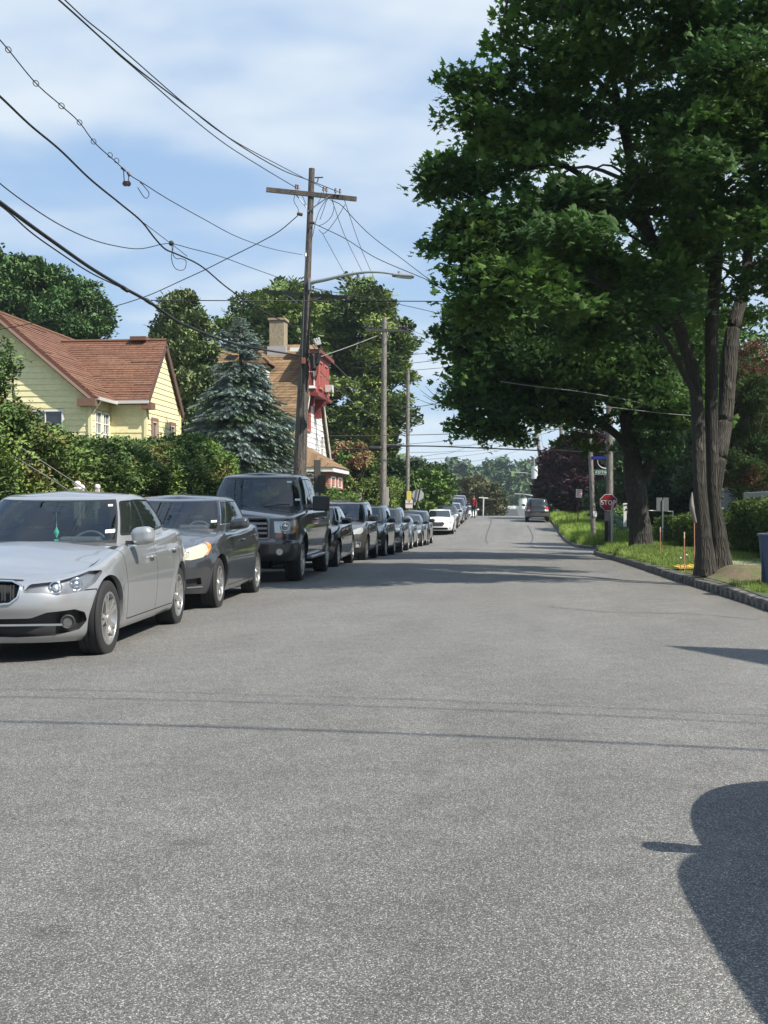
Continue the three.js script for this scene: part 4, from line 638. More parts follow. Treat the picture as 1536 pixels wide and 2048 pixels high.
shrub('corner_shrub', 'round bright green shrub behind the back of the left stop sign', [[at(858, 982, 84), 1.3, 1.2, 1.4, 30], [at(842, 1000, 83), 1.2, 1.0, 1.2, 24], [at(835, 1012, 79), .5, .6, .5, 10]], { seed: 85, geos: farG, cols: [[.07, .125, .024], [.09, .15, .028], [.055, .10, .022]], lump: .5, per: 22, core: true });
shrub('flowering_shrub', 'shrub with pinkish brown tips beside the brown porch', [[at(708, 945, 66), .9, .8, .9, 20], [at(722, 925, 68), .9, .8, .9, 18], [at(690, 920, 70), 1.0, .9, 1, 18]], { seed: 86, geos: midG, cols: [[.07, .12, .026], [.09, .14, .03], [.16, .10, .05]], lump: .4, per: 22, core: true });
shrub('dark_bushes', 'dark bushes behind the hedges between the poles', [[at(800, 955, 96), 2.0, 1.3, 1.6, 26], [at(840, 960, 100), 2.0, 1.4, 1.6, 26], [at(775, 962, 90), 1.6, 1.3, 1.4, 20]], { seed: 87, geos: farG, cols: DARKG, lump: .8, per: 24, core: true }, 'bushes');
// copper tree
{ const d = 94, b = at(1150, 1030, d), B = (x, y, r, ry, n, dd = 0) => [at(x, y, d + dd), r, ry, r, n]; b.y = groundY(b.x, -b.z);
  tree('copper_tree', 'dark purple leaved tree on the right beyond the parked wagon', b, at(1150, 940, d), .3, { seed: 44, geos: farG, mat: LEAFD, cols: [[.045, .013, .019], [.032, .010, .014], [.065, .021, .027], [.026, .010, .013]], lump: .8, per: 34, blobs: [B(1128, 928, 1.4, 1.4, 22), B(1160, 908, 1.5, 1.2, 22), B(1190, 915, 1.7, 1.6, 20), B(1118, 972, 1.1, 1.4, 18), B(1152, 965, 1.7, 1.8, 22), B(1190, 970, 1.6, 1.8, 18), B(1140, 1005, 1.0, .9, 12), B(1225, 920, 1.7, 1.9, 18), B(1250, 960, 1.6, 2.0, 14)] }); }
// filling trees on the right
const RIGHTS = [
  ['red_leaf_tree', 'small tree with red and green leaves behind the near maple at the right edge', 42, 1500, 1060, 1500, 900, .11, [[.10, .03, .022], [.055, .10, .026], [.045, .085, .022], [.06, .105, .028]], vineG, .5, 30, [[1490, 760, 1.2, .9, 22], [1530, 820, 1.2, 1.3, 24], [1500, 890, 1.1, 1.0, 26], [1540, 930, 1.1, .9, 20], [1470, 925, .9, .7, 20], [1480, 830, 1.0, 1.0, 20]]],
  ['arborvitae', 'tall dark feathery evergreen behind the low hedge on the right', 53, 1345, 1040, 1345, 950, .12, [[.035, .075, .03], [.045, .09, .034], [.028, .06, .026]], midG, .5, 30, [[1320, 985, .6, 1.0, 20], [1345, 970, .6, 1.2, 22], [1372, 980, .6, 1.1, 20], [1395, 985, .6, 1.1, 16], [1305, 1000, .5, .8, 12]]],
  ['yard_tree', 'dark leafy yard tree between the two maples on the right', 58, 1370, 1020, 1370, 900, .2, DARKG, midG, .7, 34, [[1340, 900, 1.4, 1.1, 22], [1390, 880, 1.5, 1.3, 24], [1430, 910, 1.4, 1.2, 20], [1350, 830, 1.6, 1.3, 20], [1310, 860, 1.2, 1, 16], [1420, 820, 1.6, 1.4, 20]]],
  ['shade_tree', 'dark shade tree far behind the stop sign', 76, 1265, 1020, 1265, 920, .2, DARKG, farG, .8, 26, [[1265, 975, 1.5, 1.4, 16], [1290, 930, 1.7, 1.6, 18], [1240, 990, 1.2, 1.0, 12], [1310, 980, 1.5, 1.5, 12], [1225, 1000, .9, .7, 8]]],
  ['back_tree', 'tall tree behind the houses at the right edge', 48, 1480, 1030, 1480, 850, .25, [[.05, .09, .024], [.04, .075, .022], [.065, .11, .03]], midG, .8, 30, [[1460, 960, 1.5, 1.2, 18], [1510, 900, 1.8, 1.5, 22], [1470, 820, 1.8, 1.6, 22], [1550, 840, 2, 1.8, 20], [1500, 730, 2, 1.6, 18]]],
];
RIGHTS.forEach(([n, l, d, bx, by, tx, ty, tr, cols, geos, lump, per, bl], i) => { const b = at(bx, by, d); b.y = groundY(b.x, -b.z); tree(n, l, b, at(tx, ty, d), tr, { seed: 140 + i, geos, mat: i < 2 ? LEAF : LEAFD, cols, lump, per, blobs: bl.map(([x, y, r, ry, k], q) => [at(x, y, d + (q % 3 - 1) * .8), r, ry, r, k]) }); });
// trees over the crest and the far wooded hill
{ const d = 126, b = at(968, 1040, d), B = (x, y, r, ry, n) => [at(x, y, d), r, ry, r, n]; b.y = groundY(b.x, -b.z);
  tree('olive_tree', 'olive brown leafed tree standing just over the crest', b, at(968, 990, d), .2, { seed: 45, geos: farG, mat: FAR, cols: [[.085, .09, .045], [.07, .085, .04], [.10, .095, .05]], lump: .7, per: 24, blobs: [B(965, 990, 1.4, 1.4, 22), B(950, 1005, 1.2, 1.2, 14), B(982, 1008, 1.2, 1.2, 18), B(970, 1025, 1.4, .9, 16), B(940, 985, 1.4, 1.6, 16), B(925, 1000, 1.3, 1.3, 12)] });
  const d2 = 342, b2 = at(1012, 1018, d2); b2.y = groundY(b2.x, -b2.z); const B2 = (x, y, r, ry, n) => [at(x, y, d2), r, ry, r, n];
  tree('round_tree', 'round bright green tree before the far wood', b2, at(1018, 1005, d2), .3, { seed: 46, geos: [cluster('oval', 10, .7, .8, 51), cluster('oval', 10, .6, .9, 52)], mat: FAR, cols: [[.075, .13, .035], [.06, .11, .03]], lump: 1.1, per: 18, blobs: [B2(1005, 1000, 2.6, 1.6, 14), B2(1030, 1001, 2.4, 1.5, 12), B2(990, 1006, 2.2, 1.2, 10)] });
  const W = thing('far_wood', 'wooded hillside of green trees closing the view beyond the road', 'wood'); W.userData.kind = 'stuff';
  const R = rng(90), G2 = [cluster('oval', 12, 1.5, 1.7, 53, { flat: 1 }), cluster('oval', 12, 1.3, 1.9, 54, { flat: 1 })], skyline = spl([[600, 930], [760, 940], [800, 928], [830, 945], [870, 935], [895, 925], [930, 931], [960, 937], [985, 930], [1010, 925], [1035, 935], [1060, 928], [1085, 930], [1140, 945], [1300, 950], [1700, 950]]);
  const ml = [[], []], cl = [[], []], trunks = [];
  for (let i = 0; i < 230; i++) { const x = mix(620, 1500, R()), d3 = mix(335, 470, R()), h = skyline(x) + 4 + 60 * R() * R(), c = at(x, h, d3), gy = groundY(clamp(c.x, -40, 40), -c.z); const rr = 4 + 3.5 * R(), base = tint([[.036, .068, .027], [.044, .080, .028], [.030, .058, .026], [.052, .088, .028]], R, .5), top = c.y; trunks.push(limb([V(c.x, gy - 1, c.z), V(c.x, top - rr, c.z)], [.4, .3], 5, 1)); const n = 60; for (let k = 0; k < n; k++) { const a = R() * 6.283, v = R() * 2 - .75, q = Math.sqrt(Math.max(0, 1 - Math.min(1, v * v))), y = top - rr + v * rr, p = [c.x + Math.cos(a) * q * rr * (.75 + .3 * R()), y - (v < 0 ? R() * (top - gy) * .6 : 0), c.z + Math.sin(a) * q * rr]; const w = k & 1, j = .75 + .5 * R(); ml[w].push(M4(p[0], p[1], p[2], (R() - .5), R() * 6.28, (R() - .5), .8 + .5 * R())); cl[w].push(C(base.r * j, base.g * j, base.b * j)); } }
  part('trunks', trunks, barkDark, W).userData.kind = 'stuff'; G2.forEach((g, w) => inst('crowns', g, FAR, ml[w], W, i => cl[w][i]));
}
// ---------- grass on the verges ----------
{
  const blade = (n, h, sp, sd) => { const R = rng(sd), P = []; for (let i = 0; i < n; i++) { const a = R() * 6.28, x = (R() - .5) * sp, z = (R() - .5) * sp, hh = h * (.5 + .7 * R()), b = hh * (.2 + .5 * R()), w = .006 + .003 * R(), dx = Math.cos(a), dz = Math.sin(a); P.push(x - dz * w, 0, z + dx * w, x + dz * w, 0, z - dx * w, x + dx * b * .4, hh * .65, z + dz * b * .4, x + dx * b * .4 - dz * w * .6, hh * .65, z + dz * b * .4 + dx * w * .6, x + dx * b * .4 + dz * w * .6, hh * .64, z + dz * b * .4 - dx * w * .6, x + dx * b, hh, z + dz * b); } const g = new THREE.BufferGeometry(); g.setAttribute('position', new THREE.Float32BufferAttribute(P, 3)); g.computeVertexNormals(); return g; };
  const lay = (name, label, n, region, geo, sc, cols, seed) => { const R = rng(seed), ml = [], cl = []; let t = 0; while (ml.length < n && t++ < n * 8) { const [r, s] = region(R); if (roadF(r, s) < .19 || (r > 0 && r < 4.0 && s > 23.4 && s < 25.3)) continue; const f = fbm(r * 1.1, s * 1.1, seed, 3); if (R() > sstep(.22, .5, f)) continue; const k = sc(r, s, f) * (.6 + .7 * R()); if (k < .08) continue; ml.push(M4(r, groundY(r, s) - .01, -s, 0, R() * 6.28, 0, k)); const c = tint(cols, R, .4); cl.push(c); } const T = thing(name, label, 'grass'); T.userData.kind = 'stuff'; inst('blades', geo, leafMat(.6, .35), ml, T, i => cl[i]); };
  const GR = [[.11, .18, .03], [.10, .165, .03], [.14, .20, .045], [.16, .185, .06]], WD = [[.14, .23, .035], [.12, .20, .03], [.18, .26, .045], [.21, .25, .06]];
  const bare = (r, s) => Math.min(1, Math.hypot(r - 3.75, (s - 21.4) * .8) / 1.6) ** 3;
  lay('verge_grass', 'mown grass on the right verge under the maples', 36000, R => [mix(3.1, 5.6, R()), 15 + 33 * Math.pow(R(), .8)], blade(9, .16, .16, 5), (r, s, f) => (.5 + .45 * sstep(26, 30, s)) * bare(r, s), GR, 201);
  lay('roadside_weeds', 'tall bright weeds on the right bank beyond the side street', 24000, R => [mix(3.1, 7.5, R()), mix(52.5, 100, R())], blade(10, .34, .3, 6), (r, s, f) => .5 + .85 * sstep(.4, .65, f), WD, 202);
  lay('corner_grass', 'longer grass round the stop sign on the corner', 9000, R => [mix(3.4, 6.5, R()), mix(40, 47, R())], blade(9, .24, .2, 7), (r, s, f) => .5 + .6 * sstep(.4, .6, f), WD, 203);
  lay('left_lawn_grass', 'grass along the left sidewalk edge', 9000, R => [mix(-9.5, -5.9, R()), mix(14, 90, R())], blade(9, .2, .2, 8), () => 1, GR, 204);
}
// ---------- cars: a lofted shell cut along its seams into panels, panes and lamps ----------
function sdPoly(pts, rad = 0) {                                                // signed distance to a polygon grown by rad
  return (x, y) => {
    let d = 1e9, s = 1; const n = pts.length;
    for (let i = 0, j = n - 1; i < n; j = i++) {
      const ex = pts[j][0] - pts[i][0], ey = pts[j][1] - pts[i][1], wx = x - pts[i][0], wy = y - pts[i][1], t = clamp((wx * ex + wy * ey) / (ex * ex + ey * ey));
      const bx = wx - ex * t, by = wy - ey * t; d = Math.min(d, bx * bx + by * by);
      const c1 = y >= pts[i][1], c2 = y < pts[j][1], c3 = ex * wy > ey * wx; if ((c1 && c2 && c3) || (!c1 && !c2 && !c3)) s = -s;
    }
    return s * Math.sqrt(d) - rad;
  };
}
function gridTris(g, ctr, mids = true) {
  const n = g.length, m = g[0].length, sub = (a, b) => [a[0] - b[0], a[1] - b[1], a[2] - b[2]];
  const N = g.map((r, i) => r.map((p, j) => {
    const u = sub(g[Math.min(n - 1, i + 1)][j], g[Math.max(0, i - 1)][j]), w = sub(r[Math.min(m - 1, j + 1)], r[Math.max(0, j - 1)]);
    let c = [u[1] * w[2] - u[2] * w[1], u[2] * w[0] - u[0] * w[2], u[0] * w[1] - u[1] * w[0]];
    if (Math.abs(p[0]) < 1e-6 && mids) c[0] = 0;
    let l = Math.hypot(...c); if (l < 1e-10) return null; c = c.map(k => k / l);
    const o = ctr(p); if (c[0] * o[0] + c[1] * o[1] + c[2] * o[2] < 0) c = c.map(k => -k);
    return c;
  }));
  const vt = (i, j) => { const p = g[i][j], q = N[i][j] || N[i][Math.min(m - 1, j + 1)] || N[Math.min(n - 1, i + 1)][j] || N[Math.max(0, i - 1)][j] || [0, 1, 0]; return [p[0], p[1], p[2], ...q, p[3], p[4]]; };
  const vs = g.map((r, i) => r.map((_, j) => vt(i, j))), T = [];
  for (let i = 0; i < n - 1; i++) for (let j = 0; j < m - 1; j++) { T.push([vs[i][j], vs[i + 1][j], vs[i + 1][j + 1]], [vs[i][j], vs[i + 1][j + 1], vs[i][j + 1]]); }
  return T;
}
const flipX = T => T.map(t => [t[0], t[2], t[1]].map(v => [-v[0], v[1], v[2], -v[3], v[4], v[5], v[6], v[7]]));
const shift = (T, f) => T.map(t => t.map(v => { const o = v.slice(); f(o); return o; }));
function skirt(segs, f) { const T = []; for (const [a, b] of segs) { const a2 = a.slice(), b2 = b.slice(); f(a2); f(b2); const u = [b[0] - a[0], b[1] - a[1], b[2] - a[2]], w = [a2[0] - a[0], a2[1] - a[1], a2[2] - a[2]]; const n = [u[1] * w[2] - u[2] * w[1], u[2] * w[0] - u[0] * w[2], u[0] * w[1] - u[1] * w[0]]; const q = v => [v[0], v[1], v[2], ...n, 0, 0]; T.push([q(a), q(b), q(b2)], [q(a), q(b2), q(a2)]); } return T; }
const smax = (a, b, k) => { const h = Math.max(k - Math.abs(a - b), 0) / k; return Math.max(a, b) + h * h * k / 4; };

const blackTrim = mat([.012, .012, .013], .45), blackPlastic = mat([.02, .02, .022], .6), rubber = mat([.017, .017, .018], .85), darkHole = mat([.008, .008, .009], .7), seamMat = mat([.006, .006, .006], .8);
const chrome = mat([.75, .76, .78], .12, { metalness: 1 }), alloy = mat([.62, .61, .59], .3, { metalness: .85 }), satin = mat([.45, .46, .47], .35, { metalness: .8 });
const paneDark = phys([.012, .015, .018], .04, { specularIntensity: 1, clearcoat: 1, clearcoatRoughness: .02 });
const paneClear = phys([.78, .86, .84], .0, { transmission: 1, thickness: 0, ior: 1.75 });
const lensClear = phys([.95, .96, .97], .02, { transmission: 1, thickness: 0, ior: 1.5 });
const amber = phys([.75, .22, .03], .15, { clearcoat: 1 }), redLens = phys([.35, .012, .012], .12, { clearcoat: 1 }), lampGrey = phys([.42, .43, .43], .12, { clearcoat: 1, metalness: .3 }), lampMilk = phys([.62, .58, .46], .25, { clearcoat: 1, clearcoatRoughness: .2 });
const seatMat = mat([.04, .04, .045], .8), seatTan = mat([.12, .105, .085], .85), dashMat = mat([.05, .052, .056], .7), paper = mat([.62, .72, .66], .6), paperBlue = mat([.4, .6, .68], .6);
function paint(c, metal = .35, rough = .34) { return phys(c, rough, { metalness: metal, clearcoat: 1, clearcoatRoughness: .03 }); }

function wheelSet(R, wid, style) {                                            // one wheel, axis along x, face at +x
  const rr = R * style.rim, P = [];
  const prof = [[rr - .01, -.5], [rr + .01, -.5], [R * .93, -.49], [R * .985, -.42], [R, -.36], [R, -.2], [R - .008, -.19], [R - .008, -.15], [R, -.14], [R, .02], [R - .008, .03], [R - .008, .06], [R, .07], [R, .3], [R - .006, .31], [R - .006, .33], [R, .34], [R, .38], [R * .985, .43], [R * .93, .49], [rr + .014, .5], [rr, .47]];
  const tyre = new THREE.LatheGeometry(prof.map(([r, x]) => new THREE.Vector2(r, x * wid)), 48); tyre.rotateZ(-Math.PI / 2);
  const dish = new THREE.LatheGeometry([[rr + .004, .47], [rr - .012, .5], [rr - .022, .46], [rr - .03, .1], [rr * .5, -.02], [.001, -.02]].map(([r, x]) => new THREE.Vector2(r, x * wid)), 40); dish.rotateZ(-Math.PI / 2);
  const sp = [];
  for (let k = 0; k < style.n; k++) for (const off of style.pair ? [-.20, .20] : [0]) {
    const a = k / style.n * 2 * Math.PI + .3, w0 = style.w0, w1 = style.w1, r0 = .03, r1 = rr - .012, g = new THREE.BufferGeometry(), V0 = [];
    const cs = (r, w, x, th) => [[x, r, -w], [x + th * .0, r, w], [x - th, r, w * .8], [x - th, r, -w * .8]];
    const A = cs(r0, w0, wid * .40, .04), B = cs(r1 * .6, (w0 + w1) / 2, wid * .43, .035), D = cs(r1, w1, wid * .47, .03), I = [A, B, D], Q = (a, b, c, d) => V0.push(...a, ...b, ...c, ...a, ...c, ...d);
    for (let s = 0; s < 2; s++) for (let e = 0; e < 4; e++) Q(I[s][e], I[s + 1][e], I[s + 1][(e + 1) % 4], I[s][(e + 1) % 4]);
    g.setAttribute('position', new THREE.Float32BufferAttribute(V0, 3)); g.computeVertexNormals(); if (style.pair) g.applyMatrix4(new THREE.Matrix4().makeRotationX(off * .9).premultiply(new THREE.Matrix4().makeTranslation(0, 0, 0))); g.rotateX(a); sp.push(g);
  }
  sp.push(cyl(.032, .036, wid * .06, 20, wid * .43, 0, 0, 0, 0, Math.PI / 2), cyl(rr * .3, rr * .33, .03, 20, wid * .36, 0, 0, 0, 0, Math.PI / 2));
  const backDisc = cyl(rr * .62, rr * .62, .02, 24, wid * .12, 0, 0, 0, 0, Math.PI / 2);
  return { tyre, dish, spokes: join([...sp]), backDisc };
}

function buildCar(S, name, label, category, pos, turn, group) {
  const car = thing(name, label, category, pos, turn, group);
  const a = S.L / 2, zf = S.wb / 2 + S.fo, zc = zf - a, n = S.n, W2 = S.W / 2, hi = S.hi ?? 1;
  const NC = Math.round(190 * hi), NR = Math.round(40 * hi);
  const top = spl(S.top), bot = spl(S.bot), iS = spl(S.side), iF = spl(S.front), iR = spl(S.rear || S.front);
  const Rsh = S.shoulder || .07, zA = S.wb / 2, zB = -S.wb / 2, Rw = S.Rw, Ra = Rw * (S.arch || 1.12);
  const pt = (ph, v) => {
    const sx = Math.pow(Math.max(Math.sin(ph), 0), 2 / n), cc = Math.cos(ph), cz = Math.sign(cc) * Math.pow(Math.abs(cc), 2 / n), z0 = zc + a * cz;
    const yt = top(z0), yb = bot(z0), y = yb + (yt - yb) * v, t = yt - y, ex = t < Rsh ? Rsh * (1 - Math.sqrt(Math.max(0, 1 - ((Rsh - t) / Rsh) ** 2))) : 0;
    const inf = (cz > 0 ? iF(y) : iR(y)) + ex;
    let z = zc + (a - inf) * cz - (cz > 0 ? S.bow * sx ** 2.2 * sstep(.3, .95, cz) : (S.bowR || .08) * -(sx ** 2.2) * sstep(.3, .95, -cz));
    let x = (W2 - iS(y) - ex) * sx;
    for (const zw of [zA, zB]) { const dd = Math.hypot(z - zw, y - Rw) - Ra; x += (S.flare ?? .014) * Math.exp(-((Math.max(dd, 0) / .07) ** 2)) * sstep(.6, .9, sx); }
    if (S.crease) for (const [y0, y1, z0c, z1c, h] of S.crease) { const u = (z - z0c) / (z1c - z0c); if (u > 0 && u < 1) { const yy = mix(y0, y1, u); x -= h * sstep(.0, .11, y - yy) * sstep(.22, .1, y - yy) * sm(Math.min(1, 6 * Math.min(u, 1 - u))) * sstep(.6, .95, sx); } }
    return [x, y, z];
  };
  // columns evenly along the outline
  const dense = []; let acc = 0, pv = null; for (let i = 0; i <= 2400; i++) { const ph = i / 2400 * Math.PI, p = pt(ph, .5); if (pv) acc += Math.hypot(p[0] - pv[0], p[2] - pv[2]); pv = p; dense.push([acc, ph]); }
  const total = acc, phis = [], svals = []; { let k = 0; for (let i = 0; i <= NC; i++) { const s = total * i / NC; while (k < 2399 && dense[k + 1][0] < s) k++; const [s0, p0] = dense[k], [s1, p1] = dense[k + 1]; phis.push(mix(p0, p1, clamp((s - s0) / (s1 - s0 || 1)))); svals.push(s); } }
  const rows = []; for (let j = 0; j <= NR; j++) { const u = j / NR; rows.push(u < .85 ? u / .85 * .86 : .86 + .14 * (1 - ((1 - u) / .15) ** 1.6)); }
  const lowG = phis.map((ph, i) => rows.map(v => { const p = pt(ph, v); if (i === 0 || i === NC) p[0] = 0; return [...p, svals[i], p[1]]; }));
  let low = gridTris(lowG, p => [p[0], (p[1] - .55) * .3, p[2] > zf - .5 ? 1 : p[2] < zf - S.L + .5 ? -1 : 0]);
  // deck: bonnet, cowl, boot
  const deckCrown = S.crown ?? .05, hood = S.hood || (() => 0), K = Math.round(26 * hi) + 4;
  const deckY = (x, z, xe, ye) => ye + deckCrown * sm(clamp(xe / (W2 - .15))) * (1 - Math.min(1, Math.abs(x / (xe || 1))) ** 2.2) + hood(Math.abs(x), z) * sstep(1, .9, Math.abs(x / (xe || 1)));
  const deckG = lowG.map(col => { const e = col[NR]; return range(1, 0, 1 / K).map(w => [e[0] * w, deckY(e[0] * w, e[2], e[0], e[1]) , e[2], e[0] * w, e[2]]); });
  let deck = gridTris(deckG, () => [0, 1, 0]);
  // greenhouse
  const Q = S.gh, ab = (Q.zf0 - Q.zr0) / 2, zcb = (Q.zf0 + Q.zr0) / 2, at2 = (Q.zf1 - Q.zr1) / 2, zct = (Q.zf1 + Q.zr1) / 2, nb = Q.n || 6;
  const roofY = spl(Q.roof);
  const ghP = (ph, v) => {
    const sx = Math.pow(Math.max(Math.sin(ph), 0), 2 / nb), cc = Math.cos(ph), cz = Math.sign(cc) * Math.pow(Math.abs(cc), 2 / nb);
    const bw = cz > 0 ? Q.bow : -(Q.bowR ?? Q.bow * .8);
    const zb = zcb + ab * cz - bw * sx ** 2 * sstep(.2, .95, Math.abs(cz)), zt = zct + at2 * cz - bw * .55 * sx ** 2 * sstep(.2, .95, Math.abs(cz));
    const xb = Q.wb * sx * (1 - .05 * sstep(0, 1, -cz)), xt = Q.wr * sx;
    const yb = top(zb) - .05 + (Q.lift || 0), yt = roofY(zt);
    let h, y; if (v < .8) { h = v / .8 * .78; y = v / .8 * .9; } else { const t = (v - .8) / .2; h = (1 - t) ** 2 * .78 + 2 * t * (1 - t) * .845 + t * t; y = (1 - t) ** 2 * .9 + 2 * t * (1 - t) * .975 + t * t; }
    const bl = .035 * Math.sin(Math.PI * Math.min(1, h)) ;
    return [mix(xb, xt, h) + bl * sx, yb + (yt - yb) * y, mix(zb, zt, h) + bl * .6 * cz];
  };
  const NG = Math.round(120 * hi), NV = Math.round(26 * hi) + 4;
  // evenly spaced in arc length
  const gd = []; acc = 0; pv = null; for (let i = 0; i <= 1500; i++) { const ph = i / 1500 * Math.PI, p = ghP(ph, .45); if (pv) acc += Math.hypot(p[0] - pv[0], p[2] - pv[2]); pv = p; gd.push([acc, ph]); }
  const gph = []; { let k = 0; for (let i = 0; i <= NG; i++) { const s = acc * i / NG; while (k < 1499 && gd[k + 1][0] < s) k++; gph.push(mix(gd[k][1], gd[k + 1][1], clamp((s - gd[k][0]) / (gd[k + 1][0] - gd[k][0] || 1)))); } }
  const ghG = gph.map((ph, i) => range(0, 1, 1 / NV).map(v => { const p = ghP(ph, v); if (i === 0 || i === NG) p[0] = 0; return [...p, ph, v]; }));
  let gh = gridTris(ghG, p => [p[0] * .5, (p[1] - 1) * .6, (p[2] - zct) * .5]);
  const roofG = ghG.map(col => { const e = col[NV]; return range(1, 0, 1 / 10).map(w => [e[0] * w, e[1] + (Q.crown ?? .035) * sm(clamp(e[0] / Q.wr)) * (1 - w ** 2), e[2], e[0] * w, e[2]]); });
  let roof = gridTris(roofG, () => [0, 1, 0]);
  // the deck is open under the greenhouse
  const baseF = v => { const u = Math.abs((v[2] - zcb) / (ab - .06)), q = Math.abs(v[0] / (Q.wb - .06)); return Math.pow(u ** nb + q ** nb, 1 / nb) - 1 + .12 * (v[2] > zcb ? q * q * Q.bow / ab * 4 : 0); };
  deck = cut(deck, baseF).out;
  const both = T => [...T, ...flipX(T)], emit = (nm, T, m, par = car, lb) => T.length ? part(nm, geoOf(both(T)), m, par, lb) : null;
  const pair = (nm, T, m, par = car) => T.length ? [part(nm, geoOf(T), m, par), part(nm, geoOf(flipX(T)), m, par)] : [];
  const gap = (nm, T) => { const m = emit(nm, T, seamMat); if (m) m.userData.kind = 'stuff'; };
  // wheel arches
  const arcs = []; for (const zw of [zA, zB]) { const r = cut(low, v => v[0] < .3 ? 1 : Math.hypot(v[2] - zw, v[1] - Rw - .01) - Ra); low = r.out; arcs.push(...r.segs); }
  const lipT = skirt(arcs, v => { v[0] -= .05; });
  { const m = emit('arch_lip', lipT, S.archMat || S.paint); if (m) m.userData.kind = 'stuff'; }
  emit('arch_liner', skirt(arcs.map(s => s.map(v => { const o = v.slice(); o[0] -= .045; return o; })), v => { v[0] -= .28; }), darkHole);
  // lamps, grilles and openings on the lower shell
  for (const ft of S.features) {
    const r = cut(low, v => ft.f(v, total)); low = r.out; if (!r.inn.length) continue;
    const dep = ft.depth || .05, back = v => { const l = Math.hypot(v[3], v[5]) || 1; v[0] -= v[3] / l * dep; v[2] -= v[5] / l * dep; if (v[0] < 0) v[0] = 0; };
    if (ft.kind === 'lamp') {
      const lens = ft.single ? [emit(ft.name, r.inn, ft.lens || lensClear)] : pair(ft.name, r.inn, ft.lens || lensClear);
      const hous = shift(r.inn, back), sk = skirt(r.segs, back);
      lens.forEach((l, q) => { part('housing', geoOf(q ? flipX([...hous, ...sk]) : [...hous, ...sk]), ft.mat || chrome, l); });
      if (ft.bulbs) for (const [s, y, rad] of ft.bulbs) { let best = null, bd = 1e9; for (const t of r.inn) for (const v of t) { const d = Math.hypot(v[6] - s, v[7] - y); if (d < bd) { bd = d; best = v; } } lens.forEach((l, q) => { const sg = q ? -1 : 1, g = [new THREE.TorusGeometry(rad, rad * .14, 8, 28), move(new THREE.SphereGeometry(rad * .72, 20, 12), 0, 0, -.012, 0, 0, 0)]; const ang = Math.atan2(best[3], best[5]) * .45; part('reflector', g.map(k => move(k, sg * (best[0] - best[3] * .035), best[1], best[2] - best[5] * .035 - .005, 0, sg * ang, 0)), chrome, l); }); }
    } else if (ft.kind === 'hole') {
      const m = emit(ft.name, [...shift(r.inn, back), ...skirt(r.segs, back)], ft.mat || darkHole);
      if (ft.ring) for (const L of chain(r.segs)) { if (L.length < 5) continue; for (const sg of [1, -1]) part('surround', tube(L.map(p => V(p.x * sg, p.y, p.z + .004)), ft.ring, L.length * 2, 6, L[0].distanceTo(L[L.length - 1]) < .01), ft.ringMat || chrome, m); }
      if (ft.slats) { const gs = []; for (const q of ft.slats) { let best = null, bd = 1e9; const [s, y] = q; for (const t of r.inn) for (const v of t) { const d = Math.hypot(v[6] - s, v[7] - y); if (d < bd) { bd = d; best = v; } } for (const sg of [1, -1]) gs.push(box(q[2], q[3], .02, sg * best[0], y, best[2] - .02, 0, sg * Math.atan2(best[3], best[5]))); } for (const g of gs) part('slat', g, ft.slatMat || satin, m); }
    } else if (ft.single) emit(ft.name, ft.out ? shift(r.inn, v => { v[0] += v[3] * ft.out; v[2] += v[5] * ft.out; }).concat(skirt(r.segs, v => { v[0] += v[3] * ft.out; v[2] += v[5] * ft.out; })) : r.inn, ft.mat);
    else pair(ft.name, r.inn, ft.mat);
  }
  // doors with dark gaps
  const doors = [];
  for (const D of S.doors) { const f0 = sdPoly(D.poly, D.rad || .05), r = cut(low, v => v[0] < .4 ? 1 : f0(v[2], v[1])); let q = cut(r.inn, v => f0(v[2], v[1]) + (S.gap || .007)); low = r.out; gap('door_gap', q.out); const ds = pair('door', q.inn, S.paint); doors.push([D, ds]); }
  // front and rear bumper covers, split by a seam
  for (const [nm, f] of S.seams || []) { const r = cut(low, f); low = r.out; const q = cut(r.inn, v => f(v) + (S.gap || .006)); gap('panel_gap', q.out); emit(nm, q.inn, S.paint); }
  if (S.cladding) { const r = cut(low, S.cladding); low = r.out; emit('side_cladding', r.inn, S.cladMat || blackPlastic); }
  emit('body', low, S.paint);
  // bonnet with its gap
  const hf = v => Math.max(Math.abs(v[0]) - S.hoodW(v[2]), S.hoodZ[0] - v[2], v[2] - S.hoodZ[1] + .10 * v[0] ** 2);
  { const r = cut(deck, hf), q = cut(r.inn, v => hf(v) + (S.gap || .007)); emit('bonnet', q.inn, S.paint); gap('bonnet_gap', q.out); emit('deck', r.out, S.paint); }
  // greenhouse panes
  const pF = Q.pF || .70, pS = Q.pS || .87, glassTop = .80, glass = S.glass || paneDark, sideGlass = S.sideGlass || glass;
  const dims = (v) => v;
  let R1 = cut(gh, v => smax(smax(v[6] - pF - .06, v[7] - glassTop - .04, .05), -(v[7] - .05), .02)); gh = R1.out;
  { const q = cut(R1.inn, v => smax(smax(v[6] - pF, v[7] - glassTop, .06), -(v[7] - .15), .04)); const w = emit('windscreen', q.inn, glass); emit('windscreen_edge', q.out, blackTrim, w); }
  const rF = Math.PI - (Q.pR || .72);
  R1 = cut(gh, v => smax(smax(rF - v[6], v[7] - glassTop, .06), -(v[7] - .16), .04)); gh = R1.out; emit('rear_window', R1.inn, S.rearGlass || glass);
  const dlo = v => { const b = (Q.side && Q.side(v)) ?? -1; return smax(smax(smax(pS - v[6], v[6] - (Math.PI - (Q.pC || .95)), .05), v[7] - glassTop + .02, .06), smax(-(v[7] - (Q.sill ?? .2)), b, .02), .04); };
  R1 = cut(gh, dlo); gh = R1.out;
